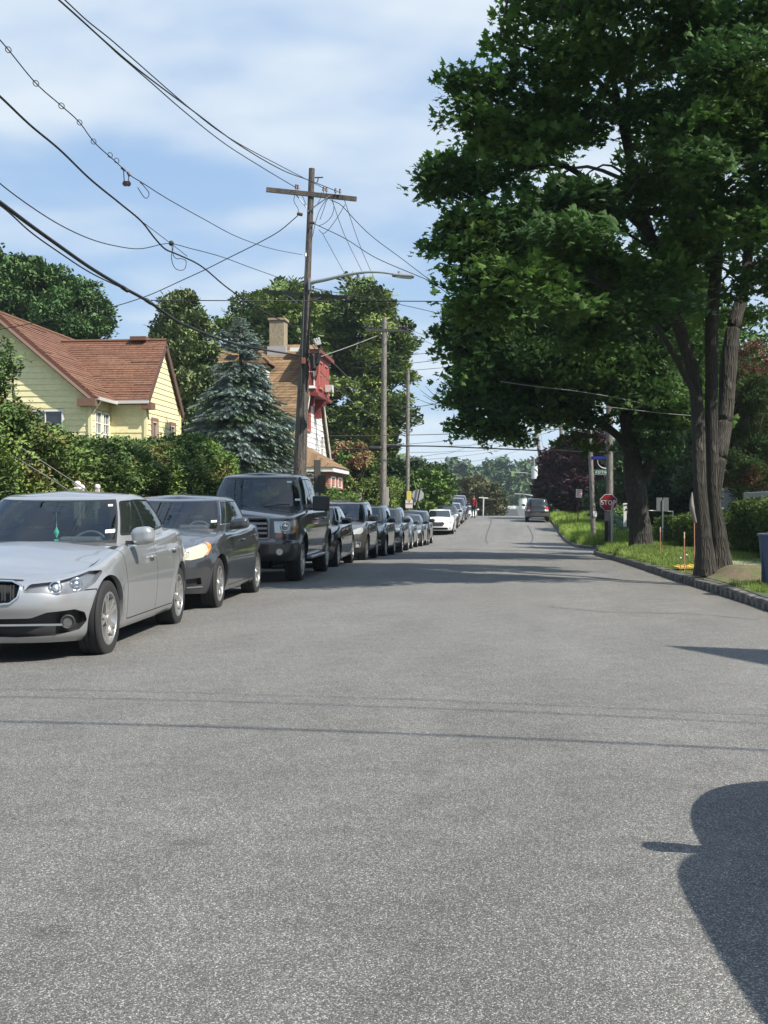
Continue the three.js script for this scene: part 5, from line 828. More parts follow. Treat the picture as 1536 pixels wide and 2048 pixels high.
  const trimT = []; let rest = cut(R1.inn, v => dlo(v) + .022); trimT.push(...rest.out); rest = rest.inn;
  for (const z of Q.pillars) { const r = cut(rest, v => Math.abs(v[2] - z[0]) - z[1]); trimT.push(...r.inn); rest = r.out; }
  const zs = Q.pillars.map(p => p[0]); const seg = [...zs, -99];
  let hiZ = 99; for (const z of seg) { const r = rest.filter(t => { const c = (t[0][2] + t[1][2] + t[2][2]) / 3; return c < hiZ && c >= z; }); pair('side_window', r, sideGlass); hiZ = z; }
  emit('window_trim', trimT, Q.trim || blackTrim);
  if (Q.chromeLine) for (const L of chain(R1.segs)) if (L.length > 10) for (const sg of [1, -1]) part('window_moulding', tube(L.map(p => V(p.x * sg + .004 * sg, p.y, p.z)), .007, L.length, 5), Q.chromeLine, car);
  emit('pillars', gh, S.paint);
  if (S.sunroof) { const f = sdPoly(S.sunroof, .05), r = cut(roof, v => f(Math.abs(v[0]), v[2])); roof = r.out; const q = cut(r.inn, v => f(Math.abs(v[0]), v[2]) + .012); gap('sunroof_gap', q.out); emit('sunroof', q.inn, paneDark); }
  emit('roof', roof, S.paint);
  // underside
  part('underbody', [box(1.3, .14, S.L - .7, 0, bot(0) + .12, zc), box(S.W - .5, .25, S.wb - 2.5 * Ra, 0, bot(0) + .17, 0)], darkHole, car);
  // wheels
  const ws = wheelSet(Rw, S.tw || .225, S.wheel);
  for (const [sg, z] of [[1, zA], [-1, zA], [1, zB], [-1, zB]]) {
    const w = new THREE.Group(); w.name = 'wheel'; w.position.set(sg * (W2 - (S.tw || .225) / 2 - .03), Rw - .006, z); if (sg < 0) w.rotation.y = Math.PI; car.add(w);
    w.rotation.y += (z === zA ? (S.steer || 0) : 0);
    part('tyre', ws.tyre, rubber, w); const rim = part('rim', ws.dish, S.rimDark || satin, w); part('spokes', ws.spokes, S.wheel.mat || alloy, w); part('brake', ws.backDisc, darkHole, w);
  }
  // mirrors and handles
  const near = (z, y) => { let best = null, bd = 1e9; for (const col of lowG) for (const p of col) { if (p[0] < .4) continue; const d = Math.hypot(p[2] - z, p[1] - y); if (d < bd) { bd = d; best = p; } } return best; };
  if (S.mirror) { const [mz, my, sx, sy, sz, out] = S.mirror, p = near(mz, top(mz) - .03), x0 = p[0];
    for (const sg of [1, -1]) { const mi = part('mirror', S.mirrorBox ? [rbox(sx * 2, sy * 2, sz * 2, .03, sg * (x0 + out), my, mz)] : [move(new RoundedBoxGeometry(2, 2, 2, 5, .72).applyMatrix4(new THREE.Matrix4().makeScale(sx, sy, sz)), sg * (x0 + out), my, mz, 0, sg * -.18, sg * .10)], S.mirrorMat || S.paint, car); part('mirror_arm', box(out, .035, .06, sg * (x0 + out * .3), my - sy * .75, mz + .01), blackPlastic, mi); part('mirror_glass', box(sx * 1.6, sy * 1.5, .01, sg * (x0 + out), my, mz - sz * (S.mirrorBox ? 1.02 : .78)), chrome, mi); } }
  for (const [D, ds] of doors) if (D.handle) { const p = near(...D.handle); ds.forEach((d, q) => { const sg = q ? -1 : 1; part('handle', [rbox(.026, .028, .19, .012, sg * (p[0] + .022), p[1], p[2], 0, 0, 0), rbox(.03, .028, .03, .01, sg * (p[0] + .012), p[1], p[2] + .08), rbox(.03, .028, .03, .01, sg * (p[0] + .012), p[1], p[2] - .08)], S.handleMat || S.paint, d); }); }
  car.userData.api = undefined; delete car.userData.api;
  return { car, ghP, near, top, lowG, total };
}
function cabin(o, c, seatM = seatMat) {                                        // dashboard, seats and steering wheel behind clear panes
  const { car } = o;
  part('dashboard', [rbox(1.36, .2, .5, .08, 0, c.dy, c.dz), rbox(.4, .1, .2, .04, .36, c.dy + .1, c.dz - .1)], dashMat, car);
  const sw = new THREE.TorusGeometry(.18, .016, 10, 30); sw.rotateX(-.35); sw.translate(.36, c.dy + .02, c.dz - .36); part('steering_wheel', [sw, move(new THREE.SphereGeometry(.06, 12, 8), .36, c.dy + .02, c.dz - .36), box(.32, .03, .02, .36, c.dy + .02, c.dz - .36, -.35)], dashMat, car);
  for (const sg of [1, -1]) { const s = part('seat', [rbox(.5, .62, .14, .06, sg * .37, c.sy, c.sz, -.2), rbox(.5, .14, .5, .05, sg * .37, c.sy - .33, c.sz + .24)], seatM, car); part('headrest', [rbox(.27, .19, .1, .045, sg * .37, c.sy + .43, c.sz - .1, -.1), cyl(.008, .008, .12, 6, sg * .37 - .06, c.sy + .32, c.sz - .07), cyl(.008, .008, .12, 6, sg * .37 + .06, c.sy + .32, c.sz - .07)], seatM, s); }
  part('rear_bench', [rbox(1.25, .55, .14, .06, 0, c.sy - .02, c.bz, -.22), rbox(.26, .14, .08, .03, .36, c.sy + .33, c.bz - .08), rbox(.26, .14, .08, .03, -.36, c.sy + .33, c.bz - .08)], seatM, car);
  part('cabin_floor', [box(1.4, .04, 2.6, 0, c.sy - .42, (c.dz + c.bz) / 2), box(1.4, .5, .04, 0, c.sy - .2, c.dz + .1), box(1.2, .04, .5, 0, c.sy + .22, c.bz - .36)], dashMat, car);
  part('rear_view_mirror', [rbox(.22, .06, .025, .012, 0, c.my, c.mz)], dashMat, car);
}
function onPane(o, ph, v, w, h, m, name, sg = 1, tilt = 0) {                    // a sticker just inside the windscreen
  const p = o.ghP(ph, v), e = .01, pu = o.ghP(ph + e, v), pv = o.ghP(ph, v + e), U = V(...pu).sub(V(...p)).normalize(), Vv = V(...pv).sub(V(...p)).normalize(), N = U.clone().cross(Vv).normalize(); if (N.z < 0) N.negate();
  const b = V(...p).addScaledVector(N, .004); const f = (a, c) => { const q = b.clone().addScaledVector(U, (a * Math.cos(tilt) - c * Math.sin(tilt))).addScaledVector(Vv, (a * Math.sin(tilt) + c * Math.cos(tilt))); q.x *= sg; return q; };
  return part(name, quad(f(-w / 2, -h / 2), f(w / 2, -h / 2), f(w / 2, h / 2), f(-w / 2, h / 2)), m, o.car);
}
const frontPoly = (pts, rad, zmin = 0) => { const f = sdPoly(pts, rad); return v => v[2] < zmin ? 1 : f(v[6], v[7]); };
const rearPoly = (pts, rad, zmax = 0) => { const f = sdPoly(pts, rad); return (v, tot) => v[2] > zmax ? 1 : f(tot - v[6], v[7]); };
const carPos = (r, s, dy = 0) => [r, roadY(r, s) + dy, -s];
const sideGlassTint = phys([.10, .13, .12], .0, { transmission: .85, thickness: 0, ior: 1.5, specularIntensity: 1 });
const spokes10 = { rim: .70, n: 5, pair: true, w0: .013, w1: .021 }, spokes7 = { rim: .68, n: 7, w0: .03, w1: .042 }, spokes5 = { rim: .68, n: 5, w0: .04, w1: .07 };
const ROW = 'cars parked along the left kerb';
// --- silver sedan, nearest
{
  const silver = paint([.36, .37, .38], .55, .36);
  const S = {
    L: 4.63, W: 1.81, wb: 2.81, fo: .775, n: 5.2, bow: .14, bowR: .08, Rw: .328, tw: .215, arch: 1.10, hi: 1.35, gap: .011, paint: silver, glass: paneClear, sideGlass: sideGlassTint, rearGlass: sideGlassTint, crown: .055, shoulder: .075, steer: -.03,
    top: [[-2.45, .90], [-2.3, 1.02], [-1.7, 1.05], [-.9, 1.0], [0, .965], [.85, .935], [1.4, .86], [1.85, .775], [2.08, .725], [2.2, .68]], bot: [[-2.45, .3], [-2, .22], [-1.2, .185], [1.2, .185], [1.75, .16], [2.2, .175]],
    side: [[.16, .10], [.22, .05], [.3, .028], [.42, .012], [.6, .0], [.72, .006], [.8, .014], [.95, .035], [1.1, .06]], front: [[.15, .12], [.2, .06], [.26, .035], [.36, .03], [.47, .0], [.56, .012], [.64, .05], [.72, .11], [.8, .2]], rear: [[.2, .1], [.35, .02], [.55, 0], [.8, .03], [1.0, .08]],
    crease: [[.77, .84, 1.2, -2.2, .012]],
    hood: (x, z) => .016 * sstep(.0, .05, x - mix(.30, .56, clamp((2.1 - z) / 1.3))) * sstep(2.15, 1.8, z) * sstep(.6, .9, z) * -1.2 + .020 * sstep(.06, 0, Math.abs(x - mix(.16, .42, clamp((2.1 - z) / 1.3)))) * sstep(2.15, 1.9, z),
    hoodW: z => mix(.70, .80, clamp((2.0 - z) / 1.2)), hoodZ: [.78, 2.02],
    gh: { zf0: .92, zr0: -1.85, zf1: .02, zr1: -1.05, wb: .80, wr: .565, bow: .22, n: 6, roof: [[-1.1, 1.40], [-.5, 1.42], [.1, 1.385]], crown: .04, pillars: [[-.28, .035], [-1.12, .025]], pF: .72, pS: .86, pC: .98, sill: .22, chromeLine: blackTrim },
    features: [
      { name: 'headlight', kind: 'lamp', depth: .06, mat: mat([.28, .285, .30], .25, { metalness: .6 }), f: frontPoly([[.37, .60], [.40, .645], [.62, .665], [.95, .735], [1.12, .735], [1.02, .655], [.88, .60], [.62, .575], [.50, .60]], .012), bulbs: [[.60, .622, .048], [.82, .645, .05]] },
      { name: 'bumper_sensor', f: v => v[2] < 1 ? 1 : Math.min(Math.hypot(v[6] - .46, v[7] - .44), Math.hypot(v[6] - .98, v[7] - .50)) - .013, mat: satin },
      { name: 'grille', kind: 'hole', depth: .06, f: frontPoly([[.045, .52], [.04, .645], [.10, .672], [.25, .668], [.315, .64], [.305, .56], [.25, .515], [.12, .505]], .012), ring: .012, slats: [.07, .105, .14, .175, .21, .245, .28].map(s => [s, .59, .007, .125]), slatMat: mat([.10, .10, .105], .4, { metalness: .6 }) },
      { name: 'lower_intake', kind: 'hole', depth: .07, f: frontPoly([[-.1, .25], [-.1, .36], [.42, .37], [.55, .415], [.80, .43], [.90, .40], [.92, .34], [.86, .28], [.62, .245], [.3, .235]], .012), mat: blackPlastic, slats: [[.36, .325, .6, .016]] },
      { name: 'side_marker', f: v => Math.max(Math.abs(v[6] - 1.30) - .012, Math.abs(v[7] - .57) - .075, v[2] < 0 ? 1 : -1), mat: amber },
      { name: 'tail_light', f: rearPoly([[.45, .76], [.45, .9], [1.1, .95], [1.15, .85], [.8, .76]], .01), mat: redLens },
    ],
    doors: [{ poly: [[.80, .30], [.92, .9], [.86, 1.0], [-.24, 1.03], [-.24, .30]], rad: .04, handle: [-.06, .80] }, { poly: [[-.27, .30], [-.27, 1.03], [-1.34, 1.06], [-1.36, .85], [-1.0, .30]], rad: .04, handle: [-1.1, .84] }],
    seams: [['front_bumper', v => v[2] < .9 ? 1 : Math.max(v[7] - (v[6] < .35 ? .69 : .60), 1.72 - v[2] - (v[7] < .5 ? 0 : .05) + .0)]],
    mirror: [.62, 1.02, .105, .085, .075, .13], wheel: { ...spokes10, mat: alloy },
  };
  const o = buildCar(S, 'silver_sedan', 'silver four-door sedan parked nearest the camera at the left edge', 'car', carPos(-4.40, 11.95), .05, ROW);
  cabin(o, { dy: .86, dz: .62, sy: .76, sz: -.38, bz: -1.22, my: 1.27, mz: .12 });
  onPane(o, .585, .29, .11, .05, paper, 'sticker', 1, .06); onPane(o, .635, .285, .055, .05, paperBlue, 'sticker', 1, .06); onPane(o, .57, .72, .05, .035, paper, 'sticker', 1, .0);
  // fog lamps and parking sensors
  for (const sg of [1, -1]) { const p = o.lowG.reduce((b, col) => col.reduce((q, v) => Math.hypot(v[3] - .735, v[1] - .335) < Math.hypot(q[3] - .735, q[1] - .335) ? v : q, b), o.lowG[0][0]); const fl = part('fog_lamp', [move(cyl(.045, .045, .04, 24, 0, 0, 0, Math.PI / 2), sg * p[0], p[1], p[2] - .035, 0, sg * .4)], phys([.08, .085, .09], .1, { clearcoat: 1 }), o.car); part('fog_ring', move(new THREE.TorusGeometry(.052, .012, 10, 28), sg * p[0], p[1], p[2] - .012, 0, sg * .4), blackPlastic, fl); }
  part('number_plate', rbox(.3, .15, .012, .006, 0, .34, 2.19), mat([.75, .72, .5], .5), o.car);
  // air freshener on the mirror stalk
  const m = o.car.localToWorld ? (o.car.updateMatrixWorld(), o.car.localToWorld(V(.0, 1.24, .13))) : null;
  const af = thing('air_freshener', 'green hanging charm dangling behind the silver sedan windscreen', 'charm', m);
  part('cord', cyl(.002, .002, .16, 5, 0, -.08, 0), mat([.5, .6, .5], .7), af); part('tag', [new THREE.OctahedronGeometry(.04).applyMatrix4(new THREE.Matrix4().makeScale(.7, 1.5, .2)).translate(0, -.2, 0), rbox(.05, .035, .006, .003, 0, -.285, 0)], mat([.08, .55, .33], .5), af);
}
// --- dark grey sedan
{
  const p = paint([.04, .042, .046], .3, .3);
  const S = {
    L: 4.8, W: 1.82, wb: 2.775, fo: .97, n: 5, bow: .2, bowR: .12, Rw: .325, tw: .215, arch: 1.11, hi: 1.15, gap: .010, paint: p, glass: paneClear, sideGlass: sideGlassTint, rearGlass: sideGlassTint, crown: .07, shoulder: .09,
    top: [[-2.45, .9], [-2.25, 1.03], [-1.7, 1.06], [-.9, 1.02], [0, .98], [.95, .96], [1.5, .91], [2.0, .845], [2.25, .79], [2.36, .73]], bot: [[-2.45, .3], [-2, .24], [-1.2, .2], [1.2, .2], [1.8, .21], [2.36, .24]],
    side: [[.18, .09], [.26, .045], [.4, .018], [.6, 0], [.75, .008], [.95, .035], [1.1, .07]], front: [[.18, .09], [.26, .04], [.4, .005], [.52, 0], [.64, .02], [.75, .07], [.85, .17]], rear: [[.2, .1], [.35, .02], [.55, 0], [.8, .03], [1.0, .09]],
    crease: [[.72, .80, 1.2, -2.2, .008]],
    hoodW: z => mix(.62, .76, clamp((2.2 - z) / 1.2)), hoodZ: [.86, 2.16],
    gh: { zf0: 1.05, zr0: -1.8, zf1: .0, zr1: -1.0, wb: .80, wr: .57, bow: .24, n: 5.6, roof: [[-1.1, 1.415], [-.5, 1.435], [.1, 1.395]], crown: .04, pillars: [[-.30, .035], [-1.14, .025]], pF: .72, pS: .86, pC: .98, sill: .24, chromeLine: chrome },
    features: [
      { name: 'headlight', kind: 'lamp', depth: .05, mat: lampMilk, lens: phys([.85, .84, .78], .18, { transmission: .8, thickness: 0, ior: 1.45 }), f: frontPoly([[.50, .675], [.50, .745], [.78, .80], [1.02, .845], [1.06, .76], [.95, .69], [.72, .66]], .015), bulbs: [[.66, .72, .045]] },
      { name: 'turn_lamp', f: frontPoly([[1.075, .84], [1.12, .85], [1.16, .80], [1.06, .71], [1.0, .70], [1.08, .77]], .008), mat: amber },
      { name: 'grille', kind: 'hole', depth: .05, f: frontPoly([[-.1, .6], [-.1, .73], [.40, .75], [.42, .66], [.34, .60]], .02), ring: .012, slats: [[.18, .64, .42, .012], [.18, .69, .42, .012]] },
      { name: 'lower_intake', kind: 'hole', depth: .05, f: frontPoly([[-.1, .28], [-.1, .4], [.50, .4], [.56, .28]], .015), mat: blackPlastic },
      { name: 'fog_recess', kind: 'hole', depth: .05, f: frontPoly([[.66, .33], [.66, .40], [.92, .41], [.94, .35]], .015), mat: blackPlastic, slats: [[.80, .312, .28, .014]], slatMat: chrome },
      { name: 'tail_light', f: rearPoly([[.45, .76], [.45, .9], [1.0, .98], [1.1, .88], [.8, .76]], .01), mat: redLens },
    ],
    doors: [{ poly: [[.80, .30], [.94, .9], [.88, 1.02], [-.26, 1.05], [-.26, .30]], rad: .04, handle: [-.06, .83] }, { poly: [[-.29, .30], [-.29, 1.05], [-1.34, 1.08], [-1.36, .85], [-1.02, .30]], rad: .04, handle: [-1.1, .87] }],
    mirror: [.70, 1.07, .125, .075, .08, .15], wheel: { ...spokes7, mat: alloy }, handleMat: p,
  };
  const o = buildCar(S, 'dark_grey_sedan', 'dark grey sedan with yellowed headlights behind the silver sedan', 'car', carPos(-4.57, 16.95), .03, ROW);
  cabin(o, { dy: .9, dz: .66, sy: .80, sz: -.38, bz: -1.22, my: 1.3, mz: .14 }, seatTan);
  onPane(o, .60, .32, .10, .05, paper, 'sticker'); onPane(o, .65, .32, .05, .05, paperBlue, 'sticker');
}
// --- pickup
{
  const p = paint([.022, .024, .028], .25, .3);
  const S = {
    L: 5.9, W: 1.99, wb: 3.68, fo: .94, n: 9, bow: .10, bowR: .03, Rw: .395, tw: .27, arch: 1.15, hi: 1.15, gap: .010, flare: .035, paint: p, glass: paneClear, sideGlass: sideGlassTint, rearGlass: sideGlassTint, crown: .06, shoulder: .08,
    top: [[-3.2, 1.32], [-1.6, 1.32], [-1.4, 1.29], [0, 1.27], [1.2, 1.25], [1.9, 1.21], [2.5, 1.165], [2.78, 1.13]], bot: [[-3.2, .58], [-2.6, .5], [-1.2, .44], [1.2, .44], [1.9, .40], [2.78, .40]],
    side: [[.36, .09], [.46, .05], [.6, .02], [.85, .0], [1.0, .004], [1.2, .02], [1.4, .05]], front: [[.36, .12], [.45, .03], [.55, .0], [.70, 0], [.74, .05], [.8, .055], [1.05, .07], [1.2, .10]], rear: [[.4, .1], [.55, 0], [.75, 0], [.8, .06], [1.3, .06]],
    hood: (x, z) => .035 * sstep(.42, .36, x) * sstep(2.7, 2.3, z) * sstep(1.2, 1.5, z), hoodW: z => .84, hoodZ: [1.22, 2.62],
    gh: { zf0: 1.28, zr0: -1.55, zf1: .5, zr1: -1.38, wb: .90, wr: .655, bow: .16, bowR: .02, n: 8, roof: [[-1.4, 1.90], [-.4, 1.925], [.5, 1.89]], crown: .05, pillars: [[.0, .04], [-.95, .03]], pF: .72, pS: .85, pC: .86, sill: .16 },
    features: [
      { name: 'grille', kind: 'hole', depth: .09, f: frontPoly([[-.1, .80], [-.1, 1.09], [.48, 1.09], [.48, .80]], .03), ring: .028, ringMat: paint([.17, .175, .18], .4), slats: [[.24, .87, .48, .035], [.24, .95, .48, .035], [.24, 1.03, .48, .035]], slatMat: mat([.36, .36, .365], .35, { metalness: .6 }) },
      { name: 'headlight', kind: 'lamp', depth: .08, mat: mat([.5, .52, .5], .2, { metalness: .7 }), f: frontPoly([[.62, .885], [.61, 1.09], [.965, 1.09], [.965, .87], [.76, .87], [.74, .89]], .015), bulbs: [[.80, .98, .075]] },
      { name: 'turn_lamp', f: frontPoly([[.985, .88], [.985, 1.08], [1.05, 1.07], [1.05, .89]], .01), mat: amber },
      { name: 'park_lamp', f: frontPoly([[.63, .79], [.63, .865], [.72, .865], [.75, .84], [.68, .79]], .008), mat: phys([.25, .07, .03], .2, { clearcoat: 1 }) },
      { name: 'bumper_trim', single: true, out: .02, f: frontPoly([[-.1, .725], [-.1, .765], [.58, .765], [.62, .74], [.62, .725]], .012), mat: mat([.22, .22, .22], .4, { metalness: .4 }) },
      { name: 'bumper', single: true, out: .03, f: v => v[2] < 2.15 ? 1 : Math.max(v[7] - .70, .46 - v[7], v[6] - 1.14), mat: paint([.02, .021, .025], .2, .4) },
    ],
    doors: [{ poly: [[1.0, .56], [1.14, .9], [1.12, 1.24], [.03, 1.26], [.03, .54]], rad: .03, handle: [.15, 1.08] }, { poly: [[-.01, .54], [-.01, 1.26], [-1.26, 1.28], [-1.30, .95], [-1.12, .56]], rad: .03, handle: [-1.05, 1.08] }],
    cladding: v => (v[2] < -1.0 || v[2] > 1.2) ? 1 : Math.max(.56 - v[7], v[7] - .70, .6 - v[0]), cladMat: paint([.10, .10, .105], .3, .4),
    mirror: [.92, 1.37, .15, .135, .07, .22], mirrorBox: true, mirrorMat: mat([.016, .017, .02], .4), wheel: { ...spokes5, mat: alloy },
  };
  const o = buildCar(S, 'dark_pickup_truck', 'large charcoal crew cab pickup truck with black side mirrors', 'pickup truck', carPos(-4.58, 23.25), .03, ROW);
  cabin(o, { dy: 1.2, dz: .95, sy: 1.12, sz: -.1, bz: -1.0, my: 1.72, mz: .62 });
  for (const sg of [1, -1]) { part('fog_lamp', [move(cyl(.055, .055, .03, 24, 0, 0, 0, Math.PI / 2), sg * .70, .56, 2.77, 0, sg * .12)], lampGrey, o.car); part('running_board', [rbox(.12, .06, 2.1, .03, sg * .97, .40, .0)], mat([.3, .3, .31], .3, { metalness: .8 }), o.car); }
  for (const sg of [1, -1]) part('wiper', tube([V(sg * .1 + .05, 1.30, 1.33), V(sg * .3 + .1, 1.335, 1.30), V(sg * .45 + .2, 1.35, 1.20)], .01, 8, 5), blackTrim, o.car);
  onPane(o, .60, .30, .12, .05, paper, 'sticker'); onPane(o, .66, .30, .06, .05, paperBlue, 'sticker'); onPane(o, .3, .72, .09, .04, paper, 'sticker');
}
// --- the smaller cars up the row
function sedanSpec(c, o = {}) {
  const p = o.paint || paint(c, .2, .3);
  return {
    L: 4.75, W: 1.83, wb: 2.77, fo: .94, n: 5, bow: .17, bowR: .12, Rw: .33, arch: 1.11, hi: .55, paint: p, crown: .06, shoulder: .08,
    top: [[-2.45, .9], [-2.25, 1.03], [-1.7, 1.07], [-.9, 1.03], [0, .99], [.95, .96], [1.5, .9], [2.0, .82], [2.33, .72]], bot: [[-2.45, .3], [-1.2, .2], [1.2, .2], [2.36, .2]],
    side: [[.18, .09], [.26, .045], [.4, .018], [.6, 0], [.75, .008], [.95, .035], [1.1, .07]], front: [[.18, .09], [.26, .03], [.4, 0], [.55, .01], [.68, .05], [.8, .15]], rear: [[.2, .1], [.35, .02], [.55, 0], [.8, .03], [1.0, .09]],
    crease: [[.70, .82, 1.2, -2.2, .012]], hoodW: z => .72, hoodZ: [.86, 2.12],
    gh: { zf0: 1.02, zr0: -1.85, zf1: .0, zr1: -1.0, wb: .80, wr: .57, bow: .22, roof: [[-1.1, 1.40], [-.5, 1.42], [.1, 1.38]], pillars: [[-.30, .035], [-1.14, .025]], sill: .24, chromeLine: o.line },
    features: [
      { name: 'headlight', f: frontPoly([[.46, .62], [.46, .68], [.75, .72], [1.1, .77], [1.06, .68], [.8, .62]], .012), mat: lampGrey },
      { name: 'grille', kind: 'hole', depth: .04, f: frontPoly([[-.1, .48], [-.1, .66], [.36, .68], [.38, .6], [.28, .48]], .015), ring: .012, slats: [[.16, .55, .34, .012], [.16, .61, .34, .012]] },
      { name: 'lower_intake', kind: 'hole', depth: .04, f: frontPoly([[-.1, .26], [-.1, .36], [.6, .36], [.65, .27]], .015), mat: blackPlastic },
      { name: 'fog_lamp', f: frontPoly([[.72, .30], [.72, .38], [.92, .38], [.9, .31]], .012), mat: lampGrey },
      { name: 'tail_light', f: rearPoly([[.45, .78], [.45, .92], [1.0, .98], [1.1, .9], [.8, .78]], .01), mat: redLens },
    ],
    doors: [{ poly: [[.80, .30], [.94, .9], [.88, 1.02], [-.26, 1.05], [-.26, .30]], rad: .04, handle: [-.06, .85] }, { poly: [[-.29, .30], [-.29, 1.05], [-1.34, 1.08], [-1.36, .85], [-1.02, .30]], rad: .04, handle: [-1.1, .88] }],
    mirror: [.70, 1.07, .12, .075, .075, .14], wheel: { ...spokes7, mat: alloy }, ...o,
  };
}
function suvSpec(c, o = {}) {
  const p = o.paint || paint(c, .2, .3);
  return {
    L: 4.62, W: 1.85, wb: 2.68, fo: .93, n: 5.6, bow: .15, bowR: .1, Rw: .36, tw: .235, arch: 1.12, hi: .55, paint: p, crown: .06, shoulder: .09, flare: .02,
    top: [[-2.36, 1.08], [-2.0, 1.14], [-.9, 1.13], [0, 1.10], [.95, 1.07], [1.5, 1.02], [2.0, .94], [2.27, .84]], bot: [[-2.45, .38], [-1.2, .26], [1.2, .26], [2.36, .26]],
    side: [[.24, .09], [.34, .04], [.5, .015], [.7, 0], [.85, .008], [1.05, .035], [1.2, .07]], front: [[.24, .09], [.34, .03], [.5, 0], [.66, .01], [.8, .05], [.95, .15]], rear: [[.3, .08], [.5, 0], [.7, 0], [1.1, .05]],
    crease: [[.78, .92, 1.2, -2.2, .012]], hoodW: z => .74, hoodZ: [.86, 2.06],
    gh: { zf0: 1.0, zr0: -2.2, zf1: .1, zr1: -1.9, wb: .82, wr: .61, bow: .2, roof: [[-1.9, 1.60], [-1, 1.645], [.1, 1.60]], pillars: [[-.30, .035], [-1.25, .03]], pC: .86, sill: .2, chromeLine: o.line },
    features: [
      { name: 'headlight', f: frontPoly([[.50, .78], [.50, .86], [.78, .89], [1.05, .92], [1.04, .83], [.85, .77]], .012), mat: lampGrey },
      { name: 'grille', kind: 'hole', depth: .04, f: frontPoly([[-.1, .62], [-.1, .84], [.40, .85], [.42, .76], [.3, .62]], .015), ring: .014, slats: [[.18, .69, .36, .014], [.18, .77, .36, .014]] },
      { name: 'lower_intake', kind: 'hole', depth: .04, f: frontPoly([[-.1, .34], [-.1, .5], [.58, .5], [.65, .36]], .015), mat: blackPlastic },
      { name: 'fog_lamp', kind: 'hole', depth: .03, f: frontPoly([[.74, .44], [.74, .52], [.88, .52], [.88, .44]], .03), ring: .018, mat: lampGrey },
      { name: 'tail_light', f: rearPoly([[.60, .9], [.62, 1.06], [1.02, 1.1], [1.02, .92]], .012), mat: redLens },
    ],
    doors: [{ poly: [[.80, .36], [.92, .9], [.88, 1.10], [-.26, 1.12], [-.26, .36]], rad: .04, handle: [-.06, .95] }, { poly: [[-.29, .36], [-.29, 1.12], [-1.26, 1.14], [-1.3, .95], [-1.02, .36]], rad: .04, handle: [-1.1, .97] }],
    cladding: v => Math.max(v[7] - .40, .5 - v[0]), mirror: [.72, 1.17, .13, .085, .08, .15], wheel: { ...spokes5, mat: alloy }, ...o,
  };
}
const BL = [.008, .0085, .010];
buildCar(sedanSpec([.010, .011, .014], { line: chrome }), 'black_sedan', 'glossy black sedan parked right behind the charcoal pickup', 'car', carPos(-4.73, 29.4), .01, ROW);
buildCar(suvSpec([.05, .047, .043]), 'grey_crossover', 'dark bronze grey crossover second behind the pickup with a round fog lamp', 'car', carPos(-4.73, 35.05), .005, ROW);
buildCar(suvSpec(BL, { line: chrome }), 'black_crossover', 'black crossover with chrome window line, third behind the pickup', 'car', carPos(-4.73, 40.5), -.01, ROW);
buildCar(suvSpec([.03, .036, .044]), 'slate_crossover', 'slate blue grey crossover just before the second utility pole', 'car', carPos(-4.68, 45.9), 0, ROW);
buildCar(sedanSpec([.05, .065, .075], { L: 4.3, hi: .5, gh: { ...sedanSpec([0, 0, 0]).gh, roof: [[-1.1, 1.3], [-.5, 1.33], [.1, 1.29]] } }), 'low_hatchback', 'low blue grey car tucked between two dark cars near the corner', 'car', carPos(-4.72, 51.2), 0, ROW);
buildCar(sedanSpec([.02, .022, .024], { hi: .5, L: 4.6 }), 'dark_sedan', 'dark sedan parked last but one before the side street', 'car', carPos(-4.62, 55.7), 0, ROW);
buildCar(suvSpec([.012, .014, .02], { hi: .5, L: 4.5 }), 'dark_crossover', 'near black crossover parked last before the side street', 'car', carPos(-4.66, 60.4), 0, ROW);
// across the side street and up the hill
const HILL = 'cars parked on the left beyond the side street';
buildCar(sedanSpec(0, { paint: paint([.72, .72, .70], .05, .3), W: 1.88, hi: .55 }), 'white_sedan', 'white sedan facing down the hill, first beyond the side street', 'car', carPos(-4.15, 75.2), 0, HILL);
buildCar(sedanSpec([.05, .052, .055], { hi: .45 }), 'grey_sedan', 'dark grey sedan directly behind the white sedan', 'car', carPos(-4.1, 81.0), 0, HILL);
buildCar(sedanSpec(0, { paint: paint([.42, .43, .44], .5, .35), hi: .45 }), 'pale_silver_sedan', 'pale silver sedan halfway up the rise on the left', 'car', carPos(-4.0, 86.4), 0, HILL);
buildCar(suvSpec([.03, .05, .085], { hi: .45 }), 'blue_crossover', 'slate blue crossover near the crest on the left', 'car', carPos(-4.0, 92.2), 0, HILL);
buildCar(suvSpec([.06, .012, .012], { hi: .45, gh: { ...suvSpec([0, 0, 0]).gh, roof: [[-1.9, 1.72], [-1, 1.77], [.1, 1.72]] } }), 'dark_red_van', 'dark red tall car at the crest behind the slate blue crossover', 'car', carPos(-4.1, 98.2), 0, HILL);
buildCar(sedanSpec(0, { paint: paint([.70, .70, .69], .05, .3), hi: .45 }), 'white_compact', 'white car just over the crest beside the person in red', 'car', carPos(-3.9, 118), 0, HILL);
